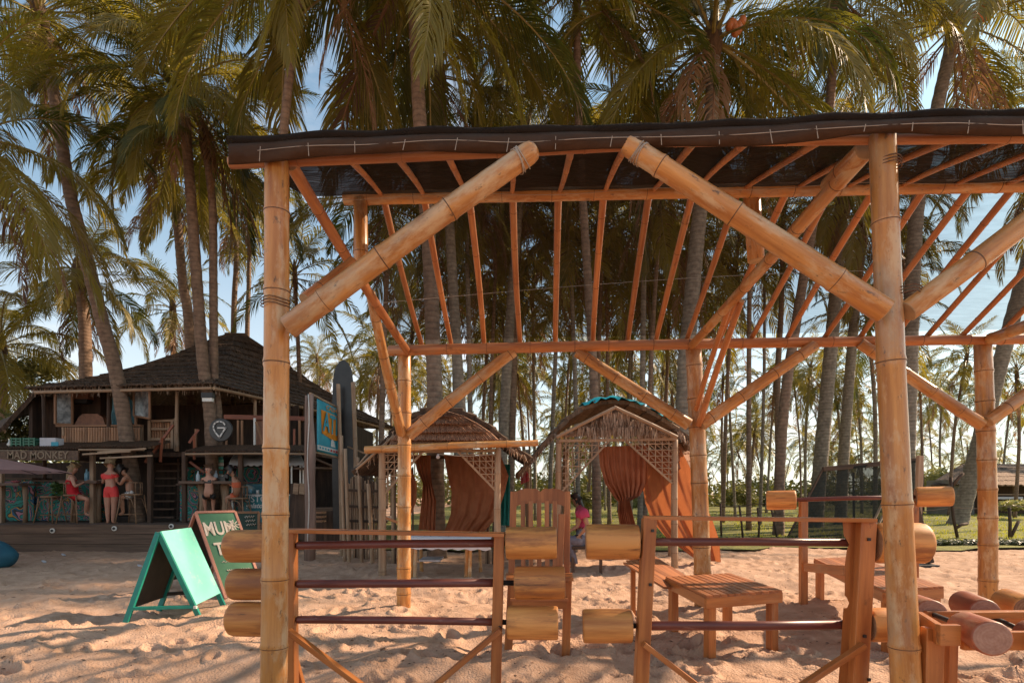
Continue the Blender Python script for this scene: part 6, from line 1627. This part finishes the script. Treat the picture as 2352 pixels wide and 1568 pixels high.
# kiosk right of the near left post
ks = thing('kiosk', 'dark timber kiosk counter under a low roof behind the banner post', 'kiosk', G(740, 1262))
mb = MB(); a, b = G(700, 1262), G(778, 1262); Yk = a.y
beam('counter', Z0(698, Yk, .98), Z0(785, Yk + .6, .98), .6, .07, WP, ks)
for k in range(9):
    x = lerp(a.x, b.x, k / 8); beam('board', Vector((x, Yk, -.05)), Vector((x, Yk, .95)), .115, .03, DT, ks, up=Vector((0, 1, 0)))
for k in range(3): beam('shelf_board', Z0(722, Yk - .35, .92 - k * .1), Z0(745, Yk - .35, .92 - k * .1), .3, .05, MATS['frame_wood'], ks)
beam('roof_board', Z0(700, Yk + .3, 2.0), Z0(800, Yk + 1.5, 2.0), .9, .05, DT, ks)
beam('roof_pole', P(722, 1052, Yk), P(782, 1078, Yk + .5), .05, .05, DT, ks)
mb = MB(); mb.box((Z0(740, Yk + 3, 0).x, Yk + 3.2, 1.1), 2.6, .1, 2.3); mb.build('back_wall', MATS['dark_wall'], ks)
for (u0, u1, lb) in ((672, 684, 'left of two light wooden pallets leaning behind the near left post'), (686, 698, 'right of two light wooden pallets leaning against the banner post')):
    t = thing('pallet', lb, 'pallet', G(u0, 1262))
    for k in range(4):
        beam('plank', P(u0 + 3 - k * .5, 1112 + k * 6, 11.9), P(u1 + 3 - k * .5, 1114 + k * 6, 11.9), .05, .06, PP, t)
    beam('board', P(u0 - 5, 1240, 11.9), P(u0 + 4, 1110, 12.1), .14, .03, DT, t, up=Vector((0, 1, 0)))
    beam('board', P(u1 - 5, 1240, 11.9), P(u1 + 4, 1110, 12.1), .14, .03, DT, t, up=Vector((0, 1, 0)))
pt = thing('plant', 'leafy plant hanging beside the stool of the woman in red', 'plant', Z0(140, 14.5, 1.2))
leafcloud('leaf_mass', [(P(140, 1130, 14.6), (.22, .15, .28)), (P(133, 1118, 14.6), (.15, .12, .15))], 260, .06, MATS['green_leaf'], 5, par=pt)
# umbrella and beanbag at the left edge
um = thing('beach_umbrella', 'pale pink beach umbrella reaching in at the left edge', 'umbrella', Z0(-70, 11.5, 0))
cloth_mat('umbrella_pink', (0.52, 0.33, 0.31), (0.46, 0.28, 0.27), .45)
c = Z0(-70, 11.5, P(0, 1040, 11.5).z); rim = (P(118, 1082, 11.5) - c).x; zr = P(0, 1083, 11.5).z
V = [c]; Fc = []
for k in range(32):
    a = k * 6.283 / 32; rr_ = rim * (1 - .03 * (1 - math.cos(k * math.pi / 2)) * .5); V.append(Vector((c.x + rr_ * math.cos(a), c.y + rr_ * math.sin(a), zr - (.0 if k % 4 == 0 else -.015))))
for k in range(32): V.append(Vector((c.x + rim * .55 * math.cos(k * 6.283 / 32), c.y + rim * .55 * math.sin(k * 6.283 / 32), lerp(zr, c.z, .5))))
for k in range(32):
    q_ = (k + 1) % 32; Fc += [(0, 33 + k, 33 + q_), (33 + k, 1 + k, 1 + q_, 33 + q_)]
mesh('canopy', V, Fc, MATS['umbrella_pink'], um)
tube('pole', [Vector((c.x, c.y, -.1)), Vector((c.x, c.y, c.z + .1))], .025, MATS['lamp_white'], um, n=8)
for k in range(8):
    a = k * 6.283 / 8; tube('rib', [c - Vector((0, 0, .02)), Vector((c.x + rim * math.cos(a), c.y + rim * math.sin(a), zr - .015))], .008, MATS['black_iron'], um, n=4)
mat('bag_blue', (0.012, 0.10, 0.15), (0.01, 0.07, 0.11), rough=.7, scale=4, bump=.4)
bb = thing('bean_bag', 'dark blue bean bag with white top panel slumped on the sand at the left edge', 'bean bag', G(12, 1303))
c = G(-4, 1303); n, mr = 24, 12; V = []; Fc = []; MI = []
for j in range(mr + 1):
    th = math.pi * j / mr
    for i in range(n):
        a = 2 * math.pi * i / n; r_ = .27 * math.sin(th) ** .7 * (1 + .04 * math.sin(3 * a)) * (1 - .25 * max(0, math.cos(th))); V.append((c.x + r_ * math.cos(a) * 1.1 - .1 * max(0, math.cos(th)), c.y + r_ * math.sin(a), .24 + (.27 if th < 1.57 else .26) * math.cos(th)))
for j in range(mr):
    for i in range(n): q_ = (i + 1) % n; Fc.append((j * n + i, (j + 1) * n + i, (j + 1) * n + q_, j * n + q_)); MI.append(1 if (14 < i < 19 and j < 8) else 0)
mesh('sack', V, Fc, [MATS['bag_blue'], MATS['cloth_white']], bb, mi=MI, smooth=True)
for k, (u, v) in enumerate(((145, 1277), (100, 1293), (320, 1303))):
    o = lathe('litter', [(0, .02, 0), (.02, .05, 0), (.03, .03, 0)], G(u, v) + Vector((0, 0, .02)), G(u, v) + Vector((.02, 0, .05)), MATS['cloth_white'], None, n=7)
    tag(o, ('white scrap on the sand below the deck, the one furthest back', 'flat white scrap on the sand right of the bean bag', 'tiny white scrap on the sand left of the turquoise board')[k], 'litter')
# ---------------------------------------------------------------- people
mat('skin_fair', (0.56, 0.29, 0.19), (0.48, 0.23, 0.15), rough=.55, scale=6)
mat('skin_tan', (0.42, 0.20, 0.115), (0.35, 0.16, 0.09), rough=.5, scale=6)
mat('hair_blond', (0.40, 0.28, 0.15), (0.22, 0.14, 0.07), rough=.6, scale=30, stretch=.2)
mat('hair_dark', (0.025, 0.017, 0.013), (0.015, 0.01, 0.008), rough=.45, scale=30)
mat('dress_red', (0.62, 0.012, 0.02), (0.5, 0.01, 0.015), rough=.8, scale=8, bump=.3)
mat('bikini_coral', (0.85, 0.07, 0.06), (0.75, 0.055, 0.05), rough=.7, scale=8, bump=.2)
mat('cloth_orange', (0.62, 0.13, 0.05), (0.5, 0.1, 0.04), rough=.8, scale=8)
mat('shirt_pink', (0.58, 0.05, 0.11), (0.46, 0.04, 0.09), rough=.85, scale=8, bump=.3)
mat('jeans_grey', (0.16, 0.15, 0.18), (0.11, 0.10, 0.13), rough=.9, scale=12)
mat('cloth_print', (0.6, 0.58, 0.55), (0.03, 0.03, 0.03), rough=.8, scale=9, lo=.48, hi=.52)
mat('eye_dark', (0.02, 0.015, 0.01), rough=.2)
def skin_mesh(name, verts, edges, mt, par, root=0, sub=2):
    me = bpy.data.meshes.new(name); base = worg(par)
    me.from_pydata([tuple(Vector(v[0]) - base) for v in verts], edges, [])
    o = bpy.data.objects.new(name, me); link(o, par)
    md = o.modifiers.new('s', 'SKIN'); md.use_smooth_shade = True; md.branch_smoothing = .6
    for i, v in enumerate(verts):
        r = v[1]; me.skin_vertices[0].data[i].radius = (r, r) if not isinstance(r, tuple) else r
        me.skin_vertices[0].data[i].use_root = (i == root)
    sb = o.modifiers.new('u', 'SUBSURF'); sb.levels = sub; sb.render_levels = sub
    dg = bpy.context.evaluated_depsgraph_get(); dg.update()
    m2 = bpy.data.meshes.new_from_object(o.evaluated_get(dg)); o.modifiers.clear(); o.data = m2; m2.name = name
    m2.materials.clear(); m2.materials.append(mt); m2.polygons.foreach_set('use_smooth', [True] * len(m2.polygons))
    return o
def person(label, J, skin, hair, fw=1.0, female=True, longhair=0, group=None, hairstyle='cap', s=1.0):
    """J: joints in world space: pelvis, chest, neck, head, face (direction), and per side shoulder, elbow, wrist, hip, knee, ankle, toe"""
    g = J['pelvis']
    t = thing('person', label, 'person', (g.x, g.y, min(J['ankle_l'].z, J['ankle_r'].z) - .07), group)
    V, E, idx = [], [], {}
    def av(k, p, r, par=None):
        V.append((p, r)); idx[k] = len(V) - 1
        if par is not None: E.append((idx[par], idx[k]))
    p, c, nk, hd = J['pelvis'], J['chest'], J['neck'], J['head']
    fd = J['face'].normalized(); upv = (hd - nk).normalized()
    hipw = .145 if female else .13
    av('pelvis', p, hipw * s); av('waist', p.lerp(c, .45), (.112 if female else .125) * s, 'pelvis'); av('chest', p.lerp(c, .85), .128 * s, 'waist'); av('top', c.lerp(nk, .35), .10 * s, 'chest')
    av('neck', nk, .052 * s, 'top'); av('jaw', nk.lerp(hd, .42) + fd * .018 * s, .060 * s, 'neck'); av('head', hd, (.082 * s, .094 * s), 'jaw'); av('crown', hd + upv * .07 * s, .062 * s, 'head')
    for sd in ('l', 'r'):
        sh, el, wr = J['shoulder_' + sd], J['elbow_' + sd], J['wrist_' + sd]
        av('sh' + sd, sh, .052 * s, 'top'); av('ua' + sd, sh.lerp(el, .4), .043 * s, 'sh' + sd); av('el' + sd, el, .034 * s, 'ua' + sd); av('fa' + sd, el.lerp(wr, .35), .034 * s, 'el' + sd); av('wr' + sd, wr, .023 * s, 'fa' + sd)
        hdir = (wr - el).normalized(); sidev = hdir.cross(Vector((0, 0, 1))).normalized() if abs(hdir.z) < .9 else Vector((1, 0, 0))
        pm = wr + hdir * .065 * s; av('pm' + sd, pm, .030 * s, 'wr' + sd)
        for q, ang in enumerate((-.32, -.11, .11, .32)):
            L = (.070, .082, .078, .060)[q] * s; dd = (hdir * math.cos(ang) + sidev * math.sin(ang)).normalized()
            b0 = pm + hdir * .022 * s + sidev * .016 * (q - 1.5) * s
            av('f%d' % q + sd, b0 + dd * L * .45, .0085 * s, 'pm' + sd); av('g%d' % q + sd, b0 + dd * L * .9 + Vector((0, 0, -.012 * s)), .007 * s, 'f%d' % q + sd)
        av('th' + sd, wr + hdir * .03 * s + sidev * .035 * s, .011 * s, 'wr' + sd); av('ti' + sd, wr + hdir * .075 * s + sidev * .05 * s, .008 * s, 'th' + sd)
        hp, kn, an, to = J['hip_' + sd], J['knee_' + sd], J['ankle_' + sd], J['toe_' + sd]
        av('hp' + sd, hp, .098 * s, 'pelvis'); av('tg' + sd, hp.lerp(kn, .4), .082 * s, 'hp' + sd); av('kn' + sd, kn, .055 * s, 'tg' + sd); av('cf' + sd, kn.lerp(an, .33), .055 * s, 'kn' + sd); av('an' + sd, an, .032 * s, 'cf' + sd)
        av('ft' + sd, an.lerp(to, .45) + Vector((0, 0, -.02)), .036 * s, 'an' + sd); av('to' + sd, to, .022 * s, 'ft' + sd)
    body = skin_mesh('body', V, E, skin, t); BODY[t.name] = E
    # face parts: nose, eyes, mouth, ears
    sv = upv.cross(fd).normalized()
    def blob(nm, c0, rx, mt):
        o = lathe(nm, [(0, rx * .5, 0), (rx * .5, rx, 0), (rx * 1.2, rx * .9, 0), (rx * 1.7, rx * .3, 0)], c0, c0 + fd * rx * 1.7, mt, t, n=8); return o
    fr_ = hd + fd * .082 * s
    blob('nose', fr_ - upv * .018 * s, .016 * s, skin)
    for k in (-1, 1):
        blob('eye', fr_ + sv * .032 * k * s + upv * .012 * s - fd * .012 * s, .010 * s, MATS['eye_dark'])
        lathe('ear', [(0, .012 * s, 0), (.008, .022 * s, 0), (.016, .016 * s, 0)], hd + sv * .078 * k * s, hd + sv * .094 * k * s, skin, t, n=8)
    beam('mouth', fr_ - upv * .052 * s - sv * .02 * s - fd * .008, fr_ - upv * .052 * s + sv * .02 * s - fd * .008, .008, .008, MATS['bikini_coral'], t)
    # hair
    bk = -fd
    hv = [(hd + upv * .035 * s + bk * .015 * s, .098 * s), (hd + upv * .085 * s + bk * .01 * s, .078 * s), (hd + bk * .045 * s - upv * .02 * s, .085 * s)]; he = [(0, 1), (0, 2)]
    if hairstyle == 'bun': hv += [(hd + upv * .13 * s + bk * .06 * s, .05 * s), (hd + upv * .17 * s + bk * .07 * s, .045 * s)]; he += [(1, 3), (3, 4)]
    if longhair:
        hv += [(nk + bk * .075 * s + upv * .0, .065 * s), (nk + bk * .10 * s - Vector((0, 0, longhair * .5)), .055 * s), (nk + bk * .10 * s - Vector((0, 0, longhair)), .03 * s)]; b0 = len(hv) - 3; he += [(2, b0), (b0, b0 + 1), (b0 + 1, b0 + 2)]
    skin_mesh('hair', hv, he, hair, t)
    return t, V, idx
BODY = {}
def garment(name, t, V, idx, segs, mt, grow=.012, z0=None, z1=None, loose=0.0):
    """the body's own surface round the chosen bones, lifted along its normals"""
    body = [c for c in t.children if c.name.startswith('body')][0]
    me = body.data; base = worg(t)
    n = len(me.vertices); co = np.empty(n * 3); me.vertices.foreach_get('co', co); co = co.reshape(-1, 3) + np.array(base)
    no = np.empty(n * 3); me.vertices.foreach_get('normal', no); no = no.reshape(-1, 3)
    E = BODY[t.name]
    best = np.full(n, 9e9); own = np.zeros(n, int); par_ = np.zeros(n)
    for q, (a, b_) in enumerate(E):
        A_, B2 = np.array(V[a][0]), np.array(V[b_][0]); ra, rb = V[a][1], V[b_][1]; ra = ra if not isinstance(ra, tuple) else ra[0]; rb = rb if not isinstance(rb, tuple) else rb[0]
        d = B2 - A_; tt = np.clip(((co - A_) @ d) / max(1e-9, d @ d), 0, 1)
        dist = np.linalg.norm(co - (A_ + tt[:, None] * d), axis=1) / (ra + (rb - ra) * tt)
        k = dist < best; best[k] = dist[k]; own[k] = q; par_[k] = tt[k]
    names = {v: k for k, v in idx.items()}
    want = set()
    for a, b_ in segs: want.add((a, b_)); want.add((b_, a))
    ok = np.array([(names[E[q][0]], names[E[q][1]]) in want for q in own])
    if z0 is not None: ok &= co[:, 2] > z0
    if z1 is not None: ok &= co[:, 2] < z1
    Fc = []; used = {}; VV = []
    for p in me.polygons:
        if all(ok[v] for v in p.vertices):
            f = []
            for v in p.vertices:
                if v not in used:
                    used[v] = len(VV); w_ = no[v] * (grow + loose * .5 * (1 + math.sin(co[v][0] * 60 + co[v][2] * 25))); VV.append(tuple(co[v] + w_))
                f.append(used[v])
            Fc.append(tuple(f))
    if not Fc: return None
    o = mesh(name, VV, Fc, mt, t, smooth=True)
    return o
def PJ(**k): return {a: Vector(b) for a, b in k.items()}
# woman in red dress seated on a stool, facing right, elbows on the table
Y = 14.2
def pp(u, v, y=Y): return P(u, v, y)
J = PJ(pelvis=pp(168, 1137), chest=pp(163, 1102), neck=pp(165, 1088), head=pp(171, 1075), face=(1, -.15, -.15),
       shoulder_l=pp(165, 1096, Y - .15), elbow_l=pp(172, 1117, Y - .25), wrist_l=pp(190, 1108, Y - .05), shoulder_r=pp(165, 1096, Y + .15), elbow_r=pp(180, 1114, Y + .25), wrist_r=pp(196, 1106, Y + .2),
       hip_l=pp(170, 1139, Y - .09), knee_l=pp(201, 1146, Y - .08), ankle_l=pp(196, 1178, Y + .05), toe_l=pp(207, 1183, Y + .05), hip_r=pp(170, 1139, Y + .09), knee_r=pp(202, 1144, Y + .15), ankle_r=pp(204, 1175, Y + .2), toe_r=pp(214, 1181, Y + .2))
t, V, ix = person('woman in a red dress with long blond hair seated left of the high table', J, MATS['skin_fair'], MATS['hair_blond'], longhair=.30)
garment('dress', t, V, ix, [('waist', 'pelvis'), ('pelvis', 'hpl'), ('pelvis', 'hpr'), ('hpl', 'tgl'), ('hpr', 'tgr'), ('waist', 'chest')], MATS['dress_red'], .014, loose=.03)
# woman in coral two piece standing, seen from behind, leaning on the table
Y = 14.15
J = PJ(pelvis=pp(256, 1126), chest=pp(252, 1092), neck=pp(253, 1078), head=pp(254, 1064), face=(-.25, .95, -.1),
       shoulder_l=pp(240, 1090), elbow_l=pp(237, 1108, Y + .12), wrist_l=pp(232, 1104, Y + .35), shoulder_r=pp(266, 1088), elbow_r=pp(268, 1106, Y + .1), wrist_r=pp(258, 1104, Y + .36),
       hip_l=pp(247, 1132), knee_l=pp(247, 1166), ankle_l=pp(248, 1197), toe_l=pp(243, 1201, Y - .02), hip_r=pp(264, 1131), knee_r=pp(262, 1166), ankle_r=pp(259, 1197), toe_r=pp(261, 1202, Y + .12))
J['toe_l'] = J['ankle_l'] + Vector((-.10, .10, -.055)); J['toe_r'] = J['ankle_r'] + Vector((.03, .14, -.055))
t, V, ix = person('woman in a coral two piece swimsuit standing with her back to the camera', J, MATS['skin_fair'], MATS['hair_blond'], hairstyle='bun', s=1.08)
garment('bikini_bottom', t, V, ix, [('pelvis', 'hpl'), ('pelvis', 'hpr'), ('pelvis', 'waist'), ('hpl', 'tgl'), ('hpr', 'tgr')], MATS['bikini_coral'], .010, z0=J['hip_l'].z - .13, z1=J['pelvis'].z + .12)
garment('bikini_top', t, V, ix, [('waist', 'chest'), ('chest', 'top'), ('shl', 'ual'), ('shr', 'uar'), ('top', 'shl'), ('top', 'shr')], MATS['bikini_coral'], .014, z0=J['chest'].z - .10, z1=J['chest'].z + .045, loose=.02)
# bare backed man seated, hunched to the left
Y = 14.2
J = PJ(pelvis=pp(303, 1132), chest=pp(294, 1102), neck=pp(288, 1090), head=pp(280, 1081), face=(-.85, .45, -.3),
       shoulder_l=pp(286, 1098, Y - .17), elbow_l=pp(278, 1112, Y - .12), wrist_l=pp(268, 1106, Y + .05), shoulder_r=pp(288, 1097, Y + .18), elbow_r=pp(276, 1110, Y + .25), wrist_r=pp(264, 1105, Y + .2),
       hip_l=pp(300, 1135, Y - .1), knee_l=pp(279, 1143, Y - .12), ankle_l=pp(284, 1177, Y - .05), toe_l=pp(274, 1181, Y - .05), hip_r=pp(300, 1135, Y + .1), knee_r=pp(278, 1142, Y + .15), ankle_r=pp(282, 1176, Y + .1), toe_r=pp(272, 1181, Y + .1))
t, V, ix = person('bare backed dark haired man in patterned shorts seated hunched on a rattan stool', J, MATS['skin_tan'], MATS['hair_dark'], female=False)
garment('shorts', t, V, ix, [('pelvis', 'hpl'), ('pelvis', 'hpr'), ('hpl', 'tgl'), ('hpr', 'tgr')], MATS['cloth_print'], .012, loose=.02)
# two people at the second table
Y = 14.85
J = PJ(pelvis=pp(480, 1136), chest=pp(481, 1101), neck=pp(480, 1090), head=pp(479, 1078), face=(-.2, -.9, -.25),
       shoulder_l=pp(467, 1099), elbow_l=pp(463, 1108, Y - .22), wrist_l=pp(470, 1102, Y - .3), shoulder_r=pp(494, 1099), elbow_r=pp(500, 1108, Y - .15), wrist_r=pp(490, 1105, Y - .32),
       hip_l=pp(474, 1138), knee_l=pp(470, 1142, Y - .4), ankle_l=pp(472, 1172, Y - .35), toe_l=pp(472, 1177, Y - .5), hip_r=pp(487, 1138), knee_r=pp(490, 1142, Y - .4), ankle_r=pp(490, 1172, Y - .35), toe_r=pp(490, 1177, Y - .5))
t, V, ix = person('bare shouldered person with brown hair facing the camera across the second table', J, MATS['skin_fair'], mat('hair_brown', (0.13, 0.07, 0.04), (0.08, 0.045, 0.025), rough=.5, scale=30))
garment('bikini_top', t, V, ix, [('waist', 'chest')], MATS['black_gloss'], .008, z0=J['chest'].z - .12)
garment('skirt', t, V, ix, [('pelvis', 'hpl'), ('pelvis', 'hpr'), ('hpl', 'tgl'), ('hpr', 'tgr')], MATS['black_gloss'], .012)
stool('low stool hidden behind the second table under the brown haired person', 481, 14.95, h=.62, back=False)
Y = 14.4
J = PJ(pelvis=pp(546, 1135), chest=pp(543, 1104), neck=pp(537, 1093), head=pp(529, 1082), face=(-.9, .1, -.35),
       shoulder_l=pp(540, 1100, Y - .16), elbow_l=pp(537, 1116, Y - .2), wrist_l=pp(520, 1108, Y - .08), shoulder_r=pp(540, 1100, Y + .16), elbow_r=pp(532, 1114, Y + .2), wrist_r=pp(517, 1106, Y + .1),
       hip_l=pp(543, 1138, Y - .1), knee_l=pp(520, 1143, Y - .14), ankle_l=pp(532, 1172, Y - .1), toe_l=pp(524, 1176, Y - .1), hip_r=pp(543, 1138, Y + .1), knee_r=pp(521, 1142, Y + .14), ankle_r=pp(527, 1172, Y + .1), toe_r=pp(518, 1176, Y + .1))
t, V, ix = person('person in orange beach clothes leaning on the right end of the second table', J, MATS['skin_tan'], MATS['hair_dark'])
garment('orange_shorts', t, V, ix, [('pelvis', 'hpl'), ('pelvis', 'hpr'), ('hpl', 'tgl'), ('hpr', 'tgr')], MATS['cloth_orange'], .018)
garment('orange_top', t, V, ix, [('waist', 'chest')], MATS['cloth_orange'], .014)
# person in pink shirt sitting by the right hut, facing left
Y = 9.9
J = PJ(pelvis=pp(1334, 1238), chest=pp(1336, 1180), neck=pp(1329, 1164), head=pp(1322, 1146), face=(-1, -.1, -.1),
       shoulder_l=pp(1340, 1178, Y - .17), elbow_l=pp(1350, 1208, Y - .2), wrist_l=pp(1332, 1228, Y - .15), shoulder_r=pp(1334, 1177, Y + .17), elbow_r=pp(1326, 1208, Y + .2), wrist_r=pp(1308, 1220, Y + .15),
       hip_l=pp(1332, 1243, Y - .1), knee_l=pp(1304, 1240, Y - .14), ankle_l=pp(1322, 1292, Y - .1), toe_l=pp(1306, 1300, Y - .1), hip_r=pp(1332, 1243, Y + .1), knee_r=pp(1303, 1238, Y + .14), ankle_r=pp(1312, 1290, Y + .1), toe_r=pp(1296, 1297, Y + .1))
t, V, ix = person('dark haired person in a pink shirt and grey trousers sitting by the right hut', J, MATS['skin_tan'], MATS['hair_dark'], longhair=.16, s=1.12)
garment('shirt', t, V, ix, [('pelvis', 'waist'), ('waist', 'chest'), ('chest', 'top'), ('top', 'neck'), ('top', 'shl'), ('top', 'shr'), ('shl', 'ual'), ('shr', 'uar')], MATS['shirt_pink'], .014, loose=.03)
garment('trousers', t, V, ix, [('pelvis', 'hpl'), ('pelvis', 'hpr'), ('hpl', 'tgl'), ('hpr', 'tgr'), ('tgl', 'knl'), ('tgr', 'knr'), ('knl', 'cfl'), ('knr', 'cfr'), ('cfl', 'anl'), ('cfr', 'anr')], MATS['jeans_grey'], .010, loose=.015)
sb = thing('low_bench', 'low dark bench carrying the person in the pink shirt', 'bench', G(1340, 1305))
beam('seat', P(1310, 1255, 9.9), P(1385, 1255, 9.9), .4, .05, DT, sb)
for u in (1316, 1380):
    for dy in (-.15, .15): a = P(u, 1257, 9.9 + dy); beam('leg', Vector((a.x, a.y, -.05)), a, .05, .05, DT, sb, up=Vector((0, 1, 0)))
